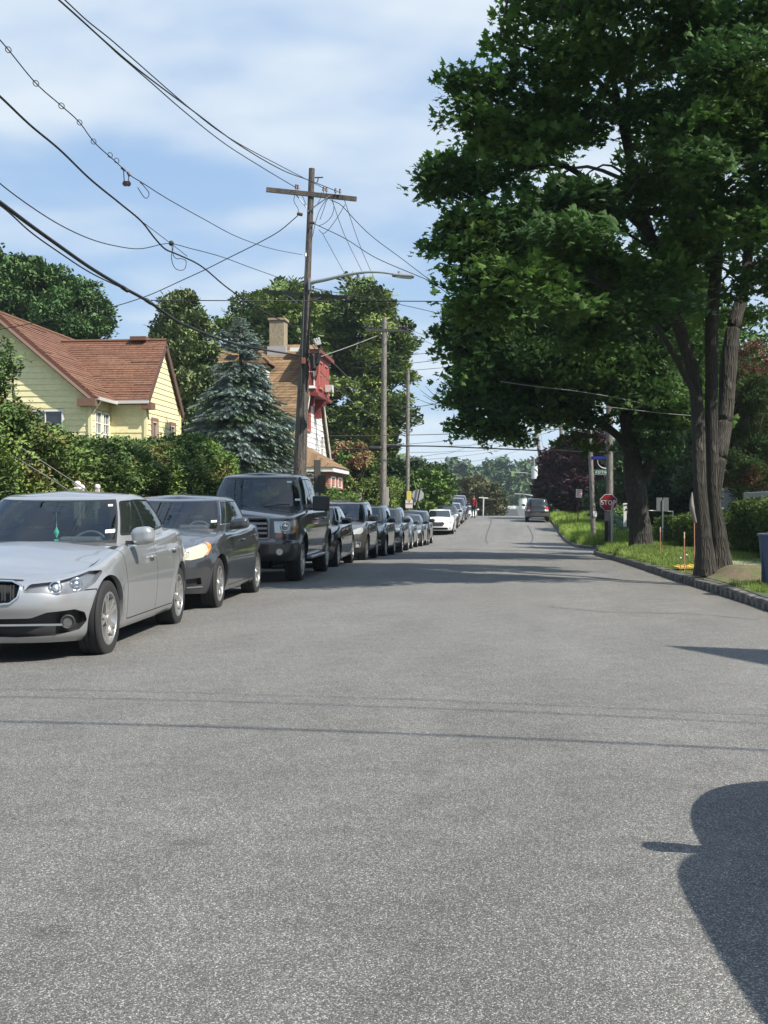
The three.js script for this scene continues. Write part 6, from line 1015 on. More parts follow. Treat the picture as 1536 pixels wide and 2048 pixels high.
// wagon parked on the right, seen from behind
buildCar(suvSpec(0, { paint: paint([.016, .017, .016], .15, .3), L: 4.55, W: 1.74, hi: .7, wheel: { ...spokes5, mat: satin }, rear: [[.3, .08], [.42, .0], [.6, 0], [.78, .02], [.84, .06], [1.1, .1]],
  features: [{ name: 'tail_light', f: rearPoly([[.56, .86], [.60, 1.02], [.98, 1.02], [1.04, .92], [.95, .86]], .02), mat: redLens }, { name: 'reverse_light', f: rearPoly([[.55, .74], [.56, .83], [.96, .83], [.92, .74]], .015), mat: lampGrey }, { name: 'bumper', single: true, out: .03, f: v => v[2] > -1.75 ? 1 : Math.max(v[7] - .62, .34 - v[7]), mat: paint([.075, .072, .062], .2, .4) }, { name: 'plate', single: true, out: .01, f: rearPoly([[-.1, .52], [-.1, .62], [.15, .62], [.15, .52]], .005), mat: mat([.7, .7, .66], .5) }] }),
  'dark_wagon', 'dark green grey wagon parked by the right kerb, seen from behind', 'car', carPos(2.0, 90.3), Math.PI);
// car standing in the side street on the right
{ const p = [8.4, groundY(8.4, 52.4) + .02, -51.6]; buildCar(sedanSpec([.015, .02, .045], { hi: .5 }), 'navy_sedan', 'navy sedan in the side street half hidden by the stop sign and tree', 'car', p, Math.PI / 2); }
// car beside the photographer: only its shadow falls into the picture
buildCar(suvSpec([.03, .03, .032], { hi: .6, mirror: [.86, 1.08, .09, .045, .06, .11], gh: { ...suvSpec([0, 0, 0]).gh, zf0: 1.2, zf1: .55 } }), 'kerbside_crossover', 'dark crossover by the near right kerb that casts the shadow at lower right', 'car', carPos(2.47, 3.56), Math.PI + .085);
// ---------- utility poles ----------
const poleT = (() => { const h = (i, j) => { const w = pn(i / 5 + 2 * pn(j / 90, 1, 6, 3), j / 170, 51, 4), c = Math.abs(pn(i / 7 + 1.5 * pn(j / 70, 2, 7, 5), j / 120, 36, 6) - .5) * 2; return clamp(.2 + .5 * w + .6 * Math.min(1, c * 2.2) - .2); }; return { map: tex(256, 512, (i, j) => { const k = .4 + .85 * h(i, j) * (.75 + .5 * pn(i / 60, j / 80, 4, 9)); return [.095 * k, .083 * k, .071 * k]; }), bumpMap: tex(256, 512, h, false), bumpScale: .02 }; })();
const poleOld = mat([1, 1, 1], .95, poleT), poleGrey = mat([1.9, 2.05, 2.2], .95, { map: poleT.map, bumpMap: poleT.bumpMap, bumpScale: .012 }), poleDark = mat([.75, .75, .78], .95, { map: poleT.map });
const wireMat = mat([.012, .012, .013], .6), wireGrey = mat([.10, .10, .105], .5), wireSunPaint = mat([.22, .22, .21], .5), porcelain = mat([.10, .05, .035], .25), steel = mat([.32, .33, .34], .45, { metalness: .7 }), galv = mat([.42, .44, .45], .5, { metalness: .5 });  // the palest wire colour has sunlight painted into it
function poleAt(name, label, base, top, r0, r1, m, o = {}) { const T = thing(name, label, 'utility pole', [0, 0, 0], 0, o.group); const b = base.clone(); b.y = groundY(b.x, -b.z) - .3; const mid = base.clone().lerp(top, .5); part('pole', limb([b, base.clone().lerp(top, .25), mid, base.clone().lerp(top, .75), top], [r0, r0 * .93, (r0 + r1) / 2, r1 * 1.1, r1], 16, 5, .07, Math.round(base.x * 10), 1), m, T); return T; }
function arm(T, name, a, b, w, h, m) { const d = b.clone().sub(a), L = d.length(), g = new THREE.BoxGeometry(w, h, L); g.applyQuaternion(new THREE.Quaternion().setFromUnitVectors(V(0, 0, 1), d.normalize())); const c = a.clone().add(b).multiplyScalar(.5); g.translate(c.x, c.y, c.z); const u = g.attributes.uv; for (let i = 0; i < u.count; i++) u.setXY(i, u.getX(i) * .3, u.getY(i) * L); return part(name, g, m, T); }
function insul(parent, p, s = 1, m = porcelain) { return part('insulator', [cyl(.012 * s, .012 * s, .14 * s, 6, p.x, p.y + .05 * s, p.z), cyl(.03 * s, .05 * s, .05 * s, 12, p.x, p.y + .12 * s, p.z), cyl(.02 * s, .042 * s, .05 * s, 12, p.x, p.y + .165 * s, p.z), cyl(.032 * s, .03 * s, .03 * s, 12, p.x, p.y + .2 * s, p.z)], m, parent); }
{
  const D = 37, T = poleAt('utility_pole', 'weathered leaning utility pole with crossarms and street lamp beside the pickup', at(593, 1112, D), at(624, 338, D), .215, .088, poleOld);
  const ca = arm(T, 'crossarm', at(533, 380, D - .35), at(713, 399, D + .2), .10, .135, poleOld);
  for (const [x, y] of [[592, 383], [596, 384], [647, 388], [653, 389], [671, 391], [680, 392]]) insul(ca, at(x, y, D), .9);
  part('brace', [tube([at(592, 390, D - .15), at(613, 416, D - .12)], .016, 2, 5), tube([at(660, 392, D - .15), at(614, 425, D - .15)], .02, 2, 5)], steel, ca);
  const c2 = arm(T, 'crossarm', at(528, 583, D + 1.2), at(697, 596, D - .9), .09, .11, poleOld); part('brace', [tube([at(573, 588, D + .7), at(596, 607, D + .1)], .018, 2, 5), tube([at(642, 594, D - .3), at(618, 607, D)], .018, 2, 5)], steel, c2);
  part('bracket', [box(.26, .03, .03, at(637, 355, D).x, at(637, 355, D).y, at(637, 355, D).z - .05), tube([at(637, 356, D), at(634, 366, D), at(630, 367, D)], .016, 4, 5)], wireMat, T);
  // street lamp arm
  const L = part('lamp_arm', limb([at(619, 566, D - .2), at(650, 560, D - .5), at(690, 551, D - .9), at(730, 545, D - 1.3), at(760, 545, D - 1.6), at(790, 549, D - 1.9)], [.06, .055, .046, .036, .03, .028], 10, 4), galv, T);
  const hp = at(806, 552, D - 2.1); part('lamp_head', [move(rbox(.62, .085, .24, .035, 0, 0, 0), hp.x, hp.y, hp.z, 0, .12, -.07), move(cyl(.045, .055, .09, 12, 0, 0, 0), hp.x - .1, hp.y + .08, hp.z)], mat([.24, .25, .26], .5, { metalness: .3 }), L); part('lens', box(.42, .025, .18, hp.x + .03, hp.y - .052, hp.z, 0, .12, -.07), lampGrey, L); part('pole_clamp', rbox(.09, .34, .16, .02, at(620, 570, D - .2).x, at(620, 570, D - .2).y, at(620, 570, D - .2).z), steel, L);
  // cable hardware
  const cb = at(624, 728, D - .25); part('splice_case', [move(new THREE.CapsuleGeometry(.09, .34, 6, 12), cb.x + .03, cb.y + .05, cb.z, 0, 0, .12), move(new THREE.CapsuleGeometry(.07, .3, 6, 12), cb.x + .18, cb.y + .16, cb.z, 0, 0, -.2), ...[0, 1, 2, 3, 4, 5].map(i => tube([V(cb.x + .02 + .03 * i, cb.y + .1, cb.z), V(cb.x - .05 + .045 * i, cb.y - .2, cb.z + .02), V(cb.x + .0 + .02 * i, cb.y - .45 - .03 * (i % 3), cb.z)], .014, 6, 5))], wireMat, T);
  const jb = at(634, 684, D + .1); part('junction_box', rbox(.2, .22, .14, .02, jb.x, jb.y, jb.z, 0, .4, .3), galv, T); part('terminal_box', rbox(.12, .18, .1, .015, at(607, 722, D - .25).x, at(607, 722, D - .25).y, at(607, 722, D - .25).z), mat([.22, .08, .05], .7), T);
  const loops = []; const Rr = rng(9); for (let i = 0; i < 12; i++) { const a = at(606 + Rr() * 14, 655 + Rr() * 60, D - .22), b = at(618 + Rr() * 30, 660 + Rr() * 70, D - .1), m = a.clone().lerp(b, .5).add(V(.2 * (Rr() - .3), .25 * (Rr() - .6), .1)); loops.push(tube([a, m, b], .009, 8, 4)); } loops.forEach(g => part('cable_loop', g, wireMat, T));
  [[[592, 385], [588, 402], [597, 420], [596, 428]], [[656, 395], [640, 420], [630, 450], [626, 470], [622, 480]], [[664, 398], [668, 415], [662, 435], [648, 448], [638, 452]], [[690, 410], [672, 440], [655, 462], [646, 468], [638, 460]], [[600, 384], [606, 395], [612, 410]], [[644, 385], [640, 400], [633, 412]], [[670, 392], [655, 400], [648, 418], [640, 440]]].forEach(p => part('jumper_wire', tube(p.map(([x, y]) => at(x, y, D - .15)), .009, 14, 4), wireMat, T));
  part('insulator', cyl(.05, .05, .16, 10, at(600, 429, D - .2).x, at(600, 429, D - .2).y, at(600, 429, D - .2).z, 0, 0, 1.3), porcelain, T); part('insulator', cyl(.045, .045, .12, 10, at(625, 446, D - .2).x, at(625, 446, D - .2).y, at(625, 446, D - .2).z, 0, 0, 1.3), porcelain, T); part('insulator', cyl(.035, .035, .1, 10, at(611, 510, D - .2).x, at(611, 510, D - .2).y, at(611, 510, D - .2).z), whitePaint, T);
  const rest = [[[622, 400], [613, 640], [607, 900]], [[612, 500], [604, 720], [596, 930]]]; rest.forEach(p => part('ground_wire', tube(p.map(([x, y]) => at(x, y, D - .19)), .011, 10, 4), wireGrey, T));
}
{
  const D = 60, T = poleAt('utility_pole', 'grey utility pole with a black crossarm, second from the camera on the left', at(766, 1060, D), at(769, 635, D), .16, .11, poleGrey);
  const c = arm(T, 'crossarm', at(730, 661, D - .2), at(818, 661, D + .1), .11, .14, mat([.03, .03, .032], .8)); for (const x of [738, 745, 798, 802, 808, 814]) insul(c, at(x, 659, D), 1.1, mat([.02, .02, .02], .5)); part('brace', [tube([at(757, 664, D), at(766, 682, D)], .02, 2, 5), tube([at(780, 664, D), at(771, 690, D)], .02, 2, 5)], steel, T);
  part('cable_case', move(new THREE.CapsuleGeometry(.12, .45, 6, 12), at(750, 897, D - .2).x, at(750, 897, D - .2).y, at(750, 897, D - .2).z, 0, 0, 1.55), wireMat, T);
  part('side_board', rbox(.16, .9, .08, .01, at(774, 993, D - .1).x, at(774, 993, D - .1).y, at(774, 993, D - .1).z), mat([.34, .33, .31], .8), T);
}
{
  const D = 75, T = poleAt('utility_pole', 'slim bare pole with a yellow marker and white notice, third on the left', at(815, 1055, D), at(816, 740, D), .125, .1, poleGrey);
  const y = at(818, 992, D - .2); part('yellow_marker', rbox(.28, .55, .05, .01, y.x, y.y, y.z), mat([.62, .50, .10], .6), T); const w = at(818, 1008, D - .2); const s = part('notice', rbox(.42, .5, .03, .005, w.x, w.y, w.z), mat([.68, .64, .62], .6), T); part('red_band', box(.4, .06, .01, w.x, w.y + .02, w.z + .02), mat([.5, .12, .10], .6), s); part('dot', cyl(.05, .05, .01, 14, w.x + .02, w.y + .14, w.z + .02, Math.PI / 2), mat([.2, .22, .3], .6), s);
}
{
  const T = poleAt('utility_pole', 'slender grey pole with a paper notice on the far right corner', at(1188, 1084, 57), at(1176, 780, 57), .125, .095, poleGrey);
  const p = at(1190, 1028, 56.85); part('paper_notice', rbox(.16, .24, .01, .004, p.x, p.y, p.z), mat([.75, .75, .75], .7), T); part('strap', new THREE.TorusGeometry(.122, .012, 6, 24).rotateX(Math.PI / 2).translate(at(1187, 1058, 57).x, at(1187, 1058, 57).y, at(1187, 1058, 57).z), wireMat, T);
  const U = poleAt('utility_pole', 'stout pole standing right behind the stop sign', at(1219, 1100, 45), at(1219, 700, 45), .135, .115, poleGrey);
  const q = at(1212.5, 1070, 44.85); part('wood_batten', box(.12, 1.0, .05, q.x, q.y, q.z + .02), mat([.035, .024, .018], .9), U);
  // street name signs on a bracket
  const N = thing('street_name_sign', 'green FIFTH street name sign below a blue plate on the stout pole', 'street sign'); const g = at(1201, 944.5, 44.7), b = at(1196.5, 916, 44.7);
  const gp = part('green_plate', rbox(.45, .17, .012, .004, g.x, g.y, g.z, 0, -.12), mat([.01, .16, .10], .5), N), bp = part('blue_plate', rbox(.52, .12, .012, .004, b.x, b.y, b.z, 0, -.12), mat([.015, .025, .22], .5), N);
  part('bracket', tube([at(1212, 937, 44.75), at(1203, 935, 44.72), at(1196, 928, 44.7), at(1195, 920, 44.7)], .018, 12, 6), galv, N);
  const font = await new FontLoader().loadAsync('fonts/droid/droid_sans_bold.typeface.json');
  const word = (t, size, p, ry, m, par, nm) => { const k = new TextGeometry(t, { font, size, depth: .004, curveSegments: 3 }); k.computeBoundingBox(); const bb = k.boundingBox; k.translate(-(bb.max.x + bb.min.x) / 2, -(bb.max.y + bb.min.y) / 2, 0); return part(nm, move(k, p.x, p.y, p.z, 0, ry, 0), m, par); };
  const refl = mat([.72, .74, .73], .5); word('FIFTH', .10, V(g.x + .012, g.y, g.z + .008), -.12, refl, gp, 'lettering'); word('S', .045, V(g.x - .165, g.y - .015, g.z - .014), -.12, refl, gp, 'lettering'); word('AV', .04, V(g.x + .19, g.y - .012, g.z + .03), -.12, refl, gp, 'lettering'); part('edge', [box(.44, .008, .004, g.x, g.y + .078, g.z + .008, 0, -.12), box(.44, .008, .004, g.x, g.y - .078, g.z + .008, 0, -.12)], refl, gp);
  part('lettering_strip', box(.36, .03, .004, b.x, b.y, b.z + .008, 0, -.12), mat([.05, .07, .35], .5), bp);
  const S = thing('stop_sign', 'red octagonal STOP sign on the right corner beside the thick tree', 'stop sign'), c = at(1217, 1005, 44.55);
  const oct = (r, th) => { const k = new THREE.CylinderGeometry(r, r, th, 8); k.rotateY(Math.PI / 8); k.rotateX(Math.PI / 2); return k; };
  const ry = -.06; part('rim', move(oct(.322, .008), c.x, c.y, c.z, 0, ry), refl, S); const pl = part('plate', move(oct(.305, .01), c.x, c.y, c.z + .003, 0, ry), mat([.30, .012, .018], .5), S); word('STOP', .165, V(c.x, c.y, c.z + .009), ry, refl, pl, 'lettering');
  const k2 = at(1214.5, 1033, 44.6), sp = part('sub_plate', rbox(.2, .34, .01, .004, k2.x, k2.y, k2.z), mat([.24, .2, .2], .6), S); for (let i = 0; i < 5; i++) part('line', box(.16, .03, .004, k2.x, k2.y + .12 - i * .058, k2.z + .007), mat([.38, .3, .3], .6), sp);
  const P = thing('galvanised_post', 'grey metal post standing just in front of the stop sign', 'post'), p0 = at(1224.5, 1097, 44.3), p1 = at(1224.5, 1008, 44.3); part('shaft', cyl(.045, .045, p1.y - p0.y + .1, 12, p0.x, (p0.y + p1.y) / 2 - .05, p0.z), galv, P); part('cap', move(new THREE.SphereGeometry(.046, 12, 6), p0.x, p1.y, p0.z), galv, P);
  // parking sign with red text on a brown post
  const Q = thing('parking_sign', 'small white sign with red lines on a brown post on the far bank', 'sign'), e = at(1158, 987, 76), f = at(1154.5, 1036, 76.1); part('plate', rbox(.36, .5, .015, .01, e.x, e.y, e.z, 0, 0, -.05), mat([.66, .60, .60], .6), Q); for (let i = 0; i < 4; i++) part('line', box(.25, .05, .004, e.x, e.y + .17 - i * .105, e.z + .01, 0, 0, -.05), mat([.42, .08, .09], .6), Q); part('post', tube([V(f.x, groundY(f.x, -f.z) - .2, f.z), e.clone().add(V(0, -.1, -.05))], .035, 2, 6), mat([.06, .035, .025], .8), Q);
}
{ // back of the stop sign on the left
  const S = thing('stop_sign', 'grey back of an octagonal sign on a leaning dark post, left far corner', 'stop sign'), c = at(836, 990, 77), k = new THREE.CylinderGeometry(.38, .38, .012, 8); k.rotateY(Math.PI / 8); k.rotateX(Math.PI / 2); part('plate', move(k, c.x, c.y, c.z, 0, .1, -.15), mat([.40, .42, .42], .5, { metalness: .3 }), S);
  const b = at(822, 1040, 76.9), t = at(842, 968, 76.9); part('post', tube([V(b.x, groundY(b.x, -b.z) - .3, b.z + .05), t.clone().add(V(0, 0, .06))], .05, 2, 6), mat([.03, .02, .018], .8), S); const s2 = at(826, 1003, 77.05); part('lower_plate', rbox(.34, .42, .012, .01, s2.x, s2.y, s2.z, 0, .1, -.15), mat([.36, .37, .37], .5), S);
}
{ // narrow dark sign backs beside the pickup
  const S = thing('narrow_sign', 'dark narrow sign back rising behind the pickup next to the leaning pole', 'sign'), a = at(634.5, 952, 35.5), b = at(640, 968, 35.7); const tp = part('tall_plate', rbox(.20, .92, .03, .01, a.x, a.y, a.z, 0, .5), mat([.035, .033, .032], .7), S); part('wide_plate', rbox(.32, .56, .03, .01, b.x, b.y, b.z, 0, .3), mat([.07, .062, .055], .8), S); part('post', cyl(.03, .03, 2.2, 8, a.x, a.y - .9, a.z - .05), steel, S);
  const T = thing('twin_sign_back', 'pair of grey sign backs on a post above the low right hedge', 'sign'), c = at(1325, 1009, 41); part('plate', rbox(.19, .44, .015, .008, c.x - .105, c.y, c.z), mat([.15, .165, .165], .6), T); part('plate', rbox(.18, .44, .015, .008, c.x + .105, c.y, c.z), mat([.13, .145, .145], .6), T); part('post', cyl(.022, .022, 1.7, 8, c.x, c.y - .7, c.z + .02), steel, T);
  const R = thing('white_rail', 'thin white pipe rail behind the low right hedge', 'railing'), p = at(1296, 1021, 42), q = at(1346, 1023, 42); part('pipe', tube([p, q], .016, 2, 8), whitePaint, R); for (const e of [p, q]) part('post', cyl(.016, .016, 1.4, 8, e.x, e.y - .7, e.z), whitePaint, R);
  const W = thing('white_post', 'white square fence post in the weeds right of the stop sign', 'post'), e = at(1250, 1012, 56); part('shaft', box(.13, .95, .13, e.x, e.y - .45, e.z), whitePaint, W); part('cap', [rbox(.19, .07, .19, .02, e.x, e.y + .08, e.z)], whitePaint, W);
  const F2 = thing('green_fence', 'low green slatted fence in the weeds beyond the side street', 'fence'); const gm = mat([.035, .10, .075], .6); for (let i = 0; i < 26; i++) { const s = 64 + i * .36, r = 5.9; part('slat', box(.03, 1.05, .13, r, groundY(r, s) + .6, -s), gm, F2); } for (const h of [.25, 1.05]) part('rail', box(.05, .05, 9.4, 5.93, groundY(5.9, 68) + h, -68.5), gm, F2); for (const s of [64, 67.2, 70.4, 73.4]) part('post', cyl(.035, .035, 1.35, 8, 5.95, groundY(5.9, s) + .6, -s), gm, F2);
}
// far poles and lamps beyond the copper tree
{
  const FP = (l, b, t, r, d, o) => { const T = poleAt('utility_pole', l, at(...b, d), at(...t, d), r, r * .85, poleGrey); if (o) o(T, d); return T; };
  FP('far utility pole leaning left with a grey transformer, beyond the copper tree', [1092, 1035], [1069, 815], .17, 118, (T, d) => { const p = at(1073, 881, d - .3); part('transformer', [cyl(.28, .28, .95, 14, p.x, p.y, p.z), cyl(.2, .28, .1, 14, p.x, p.y + .52, p.z)], mat([.24, .25, .26], .5), T); arm(T, 'crossarm', at(1060, 842, d), at(1084, 838, d), .1, .12, poleDark); });
  FP('far utility pole rising out of the copper tree beside a small dark box', [1133, 1035], [1118, 800], .16, 104, (T, d) => { const p = at(1134, 865, d - .2); part('control_box', rbox(.42, .28, .2, .03, p.x, p.y, p.z), mat([.10, .12, .14], .6), T); });
  FP('distant pole with crossarm, pale transformer and two street lamp arms', [1074, 1035], [1067, 915], .17, 165, (T, d) => { arm(T, 'crossarm', at(1050, 923, d), at(1080, 917, d), .12, .14, poleDark); const p = at(1069, 945, d - .4); part('transformer', [cyl(.42, .42, 1.7, 14, p.x, p.y, p.z)], mat([.55, .57, .58], .5), T); for (const y of [945, 988]) { const L = part('lamp_arm', limb([at(1070, y + 5, d - .3), at(1052, y + 1, d - .3), at(1040, y, d - .3)], [.07, .05, .04], 6, 4), galv, T); const h = at(1035, y, d - .3); part('lamp_head', rbox(.8, .14, .3, .05, h.x, h.y, h.z), lampGrey, L); } });
  for (const [l, x, y, y2, w, d] of [['pale T shaped post standing just over the crest', 967, 996, 1034, 9, 108], ['second smaller T shaped post behind the olive tree', 998, 1002, 1030, 8, 135]]) { const T = thing('t_post', l, 'post'), a = at(x, y, d), b = at(x - 1, y2, d); part('shaft', tube([V(b.x, groundY(b.x, -b.z) - .2, b.z), a], .06, 2, 8), mat([.5, .5, .48], .6), T); const p = at(x - w, y - .5, d), q = at(x + w, y + .6, d); part('bar', tube([p, q], .055, 2, 8), mat([.5, .5, .48], .6), T); }
}
// ---------- wires ----------
function wire(label, pts, rad, m = wireMat, group) {                           // points: [px, py, depth] or [px, py, null, r]
  const P = pts.map(([x, y, d, r]) => d == null ? pr(x, y, r) : at(x, y, d));
  const T = thing('overhead_wire', label, 'wire', [0, 0, 0], 0, group); part('cable', tube(P, rad, P.length * 8, 6), m, T); return T;
}
const along = (r, l) => l.map(([x, y]) => [x, y, null, r]);
wire('top power wire from the upper left corner to the right end of the upper crossarm', along(-5.04, [[20, -80], [117, 0], [216, 89], [264, 130], [301, 159], [388, 224], [476, 289], [565, 341], [620, 362], [676, 384]]), .011);
wire('power wire hugging the top one and dropping to the left insulator of the crossarm', along(-6.27, [[20, -85], [121, 4], [216, 90], [234, 107], [262, 131], [299, 163], [363, 219], [444, 284], [525, 336], [592, 376]]), .011);
wire('highest of the three power wires at the upper left', along(-5.35, [[30, -90], [129, 0], [174, 42], [218, 77], [262, 115], [303, 151], [343, 186], [383, 220], [428, 256], [476, 287], [560, 332], [653, 380]]), .009);
const RING = wire('thin line carrying small rings and a hanging pulley at the left', along(-6.08, [[-60, 10], [0, 80], [18, 101], [73, 168], [124, 213], [160, 246], [188, 284], [234, 326], [262, 352], [283, 365], [330, 395], [410, 440], [470, 472], [540, 497], [605, 510]]), .008);
for (const [x, y, k] of [[18, 101, 1], [73, 168, 1], [124, 213, 1], [160, 246, .9], [188, 284, .9], [221, 311, .85], [234, 322, .85]]) { const p = pr(x, y, -6.08), d = -p.z, g = new THREE.TorusGeometry(6 * k * d / F, .006, 6, 20); part('ring', move(g, p.x, p.y, p.z, 0, .7), wireMat, RING); }
{ const T = thing('pulley_block', 'dark pulley block hanging from the ringed line at the left', 'pulley'), p = (x, y) => pr(x, y, -6.08); const k = -p(252, 350).z / F; part('clamp', [move(new THREE.CapsuleGeometry(2.6 * k, 6 * k, 4, 10), p(247, 339).x, p(247, 339).y, p(247, 339).z, 0, 0, .9), move(new THREE.CapsuleGeometry(3 * k, 5 * k, 4, 10), p(258, 349).x, p(258, 349).y, p(258, 349).z, 0, 0, .5)], mat([.05, .018, .018], .5), T); part('sheave', [move(new THREE.CylinderGeometry(5.5 * k, 5.5 * k, 4 * k, 16), p(251, 368).x, p(251, 368).y, p(251, 368).z, Math.PI / 2), move(new THREE.CylinderGeometry(5.5 * k, 5.5 * k, 4 * k, 16), p(257, 368).x, p(257, 368).y, p(257, 368).z, Math.PI / 2)], mat([.035, .014, .014], .5), T); part('rope', [tube([p(248, 342), p(249, 364)], .008, 2, 5), tube([p(258, 352), p(258, 364)], .008, 2, 5)], wireMat, T);
  const H = thing('wire_hook', 'bent wire hook hanging just right of the pulley block', 'hook'); part('hook', tube([p(281, 364), p(290, 375), p(299, 388), p(296, 396), p(290, 396), p(276, 376)], .007, 20, 5), wireMat, H); part('clip', move(new THREE.CapsuleGeometry(2 * k, 5 * k, 4, 8), p(284, 367).x, p(284, 367).y, p(284, 367).z, 0, 0, .9), mat([.05, .018, .018], .5), H); }
wire('thick black cable sweeping from the left edge past a wire loop to the leaning pole', along(-6.1, [[-60, 140], [0, 193], [60, 250], [120, 300], [180, 358], [240, 407], [285, 445], [310, 477], [330, 498], [350, 507], [390, 525], [410, 538], [450, 572], [500, 607], [560, 640], [600, 656]]), .015);
wire('short straight support line beside the kink of the thick cable', along(-6.1, [[285, 444], [340, 486], [375, 513]]), .006);
const LOOP = wire('slack wire sagging to a knot with a hanging loop at the left', along(-6.2, [[-60, 312], [0, 367], [60, 412], [120, 450], [180, 478], [230, 492], [280, 498], [330, 488], [345, 488], [380, 497], [440, 513], [500, 535], [570, 560], [602, 572]]), .008);
{ const p = (x, y) => pr(x, y, -6.2); part('loop', tube([p(343, 488), p(345, 500), p(343, 515), p(348, 533), p(360, 541), p(371, 536), p(373, 524), p(364, 518), p(352, 517), p(346, 508), p(347, 490)], .007, 40, 5), wireMat, LOOP); part('knot', move(new THREE.SphereGeometry(.05, 10, 8), p(343, 487).x, p(343, 487).y, p(343, 487).z), wireMat, LOOP); }
const BUND = wire('thick bundled cable running from the left edge down to the leaning pole', along(-6.1, [[-80, 350], [0, 405], [60, 450], [120, 493], [180, 535], [250, 577], [300, 605], [350, 640], [400, 663], [460, 685], [530, 700], [600, 711]]), .026);
{ const p = (x, y) => pr(x, y, -6.1); for (const [x, y] of [[250, 578], [297, 603]]) part('clamp', move(new THREE.CapsuleGeometry(.035, .1, 4, 8), p(x, y).x, p(x, y).y, p(x, y).z, 0, 0, 1), wireMat, BUND); }
wire('thin cable lashed below the thick bundle at the left edge', along(-6.1, [[-60, 370], [10, 418], [60, 463], [120, 506], [180, 545], [250, 579]]), .010);
wire('service drop from the leaning pole down left over the yellow house roof', [[598, 430, 36.8], [560, 462, 37], [520, 485, 37.3], [460, 515, 37.6], [410, 540, 37.8], [360, 563, 38], [300, 590, 38], [240, 610, 38], [185, 623, 38], [54, 649, 38], [-60, 670, 38]], .014);
wire('level cable crossing the street into the right tree', [[302, 601, 21.6], [450, 601.5, 22], [620, 602, 22.6], [760, 602.5, 23.2], [905, 603, 24], [1100, 602, 25], [1300, 596, 26], [1536, 580, 27], [1700, 565, 28]], .0085);
wire('wire descending right from the leaning pole past the second pole', [[602, 572, 37], [702, 591, 38.5], [769, 603, 39.5], [869, 625, 41], [960, 650, 42]], .010);
wire('lower of two cables crossing to the right from the upper leaning pole', [[624, 446, 36.8], [637, 452, 37], [691, 478, 37.6], [746, 513, 38.4], [828, 549, 39.8], [910, 582, 41], [1050, 640, 43], [1219, 715, 45]], .013);
wire('upper of two cables crossing to the right from the crossarm', [[660, 400, 37], [680, 409, 37.2], [694, 423, 37.4], [719, 450, 37.8], [746, 475, 38.2], [801, 516, 39.2], [855, 557, 40.2], [910, 597, 41.2], [1050, 668, 43.4], [1219, 740, 45]], .012);
wire('faint wire falling steeply from the crossarm hardware behind the lamp arm', [[645, 467, 37], [689, 547, 46], [712, 590, 54]], .009, wireGrey);
wire('left of two faint power wires falling from the crossarm to the second pole', [[664, 401, 37], [691, 475, 43.5], [724, 543, 50], [743, 584, 54.5], [766, 640, 60]], .010, wireGrey);
wire('right of two faint power wires falling from the crossarm to the second pole', [[689, 401, 37], [719, 489, 44], [741, 541, 49], [767, 595, 54.5], [802, 655, 60]], .010, wireGrey);
wire('upper power wire running on from the second pole crossarm', [[810, 655, 60], [823, 661, 63], [888, 686, 76], [960, 720, 92]], .014, wireGrey);
wire('lower power wire running on from the second pole crossarm', [[800, 657, 60], [812, 665, 63], [869, 691, 76], [950, 733, 95]], .014, wireGrey);
wire('pale line painted as sunlit, rising from the red bay to the second pole crossarm', [[640, 714, 58], [700, 693, 59], [757, 671, 60]], .018, wireSunPaint);
wire('upper cable sagging from the leaning pole to the second pole', [[637, 700, 36.8], [665, 725, 42], [700, 758, 48.5], [735, 788, 54.5], [766, 808, 60]], .012, wireGrey);
wire('lower cable sagging from the leaning pole to the second pole', [[641, 744, 36.8], [665, 768, 42], [700, 800, 49], [735, 824, 55], [766, 838, 60]], .014, wireGrey);
wire('topmost service line from the oak across to the corner maple', [[690, 728, 60], [768, 718, 60], [808, 712, 60], [856, 706, 60], [960, 690, 60]], .013);
wire('middle service line from the oak across to the corner maple', [[700, 738, 61], [808, 728, 61], [893, 718, 61], [990, 700, 61]], .013);
wire('lowest service line passing the top of the third pole', [[690, 760, 62], [805, 743, 62], [918, 733, 62], [1010, 724, 62]], .013);
wire('cable curving from the second pole up into the corner maple', [[768, 808, 60], [790, 812, 60.5], [812, 815, 61], [852, 811, 61.5], [930, 795, 62], [1000, 778, 62]], .016);
wire('level dark cable crossing the street above the second pole splice', [[660, 872, 58], [768, 871, 59], [900, 868, 60], [1070, 861, 61], [1190, 856, 62]], .017);
wire('heavy black cable crossing the street low between the second pole and the right corner pole', [[672, 899, 60], [740, 897, 60], [774, 893.5, 60], [842, 892, 59.6], [960, 896, 58.6], [1080, 901, 57.8], [1186, 904, 57], [1240, 905, 57]], .030);
for (const [l, p] of [['first of the fine far wires climbing right behind the third pole', [[816, 888, 75], [880, 883, 85], [945, 875, 96], [1068, 845, 118]]], ['second fine far wire sloping up toward the leaning far pole', [[816, 917, 75], [870, 909, 84], [920, 900, 94], [1066, 830, 118]]], ['third fine far wire nearly level over the far wood', [[770, 889, 60], [900, 892, 80], [1000, 885, 100], [1072, 872, 118]]], ['fourth fine far wire low over the far wood', [[816, 921, 75], [900, 915, 90], [1000, 900, 110], [1075, 880, 118]]], ['fifth fine far wire ending at the distant lamp pole', [[900, 930, 95], [1000, 912, 118], [1062, 893, 130]]], ['fine wire between the two far poles behind the leaves', [[1072, 850, 118], [1120, 845, 104], [1180, 838, 57]]], ['fine vertical slack wire beside the far leaning pole', [[1080, 850, 117], [1083, 880, 117], [1090, 905, 117]]], ['fine far wire from the third pole toward the copper tree', [[816, 905, 75], [900, 903, 90], [1000, 893, 105], [1120, 858, 104]]]]) wire(l, p, .016, wireGrey);
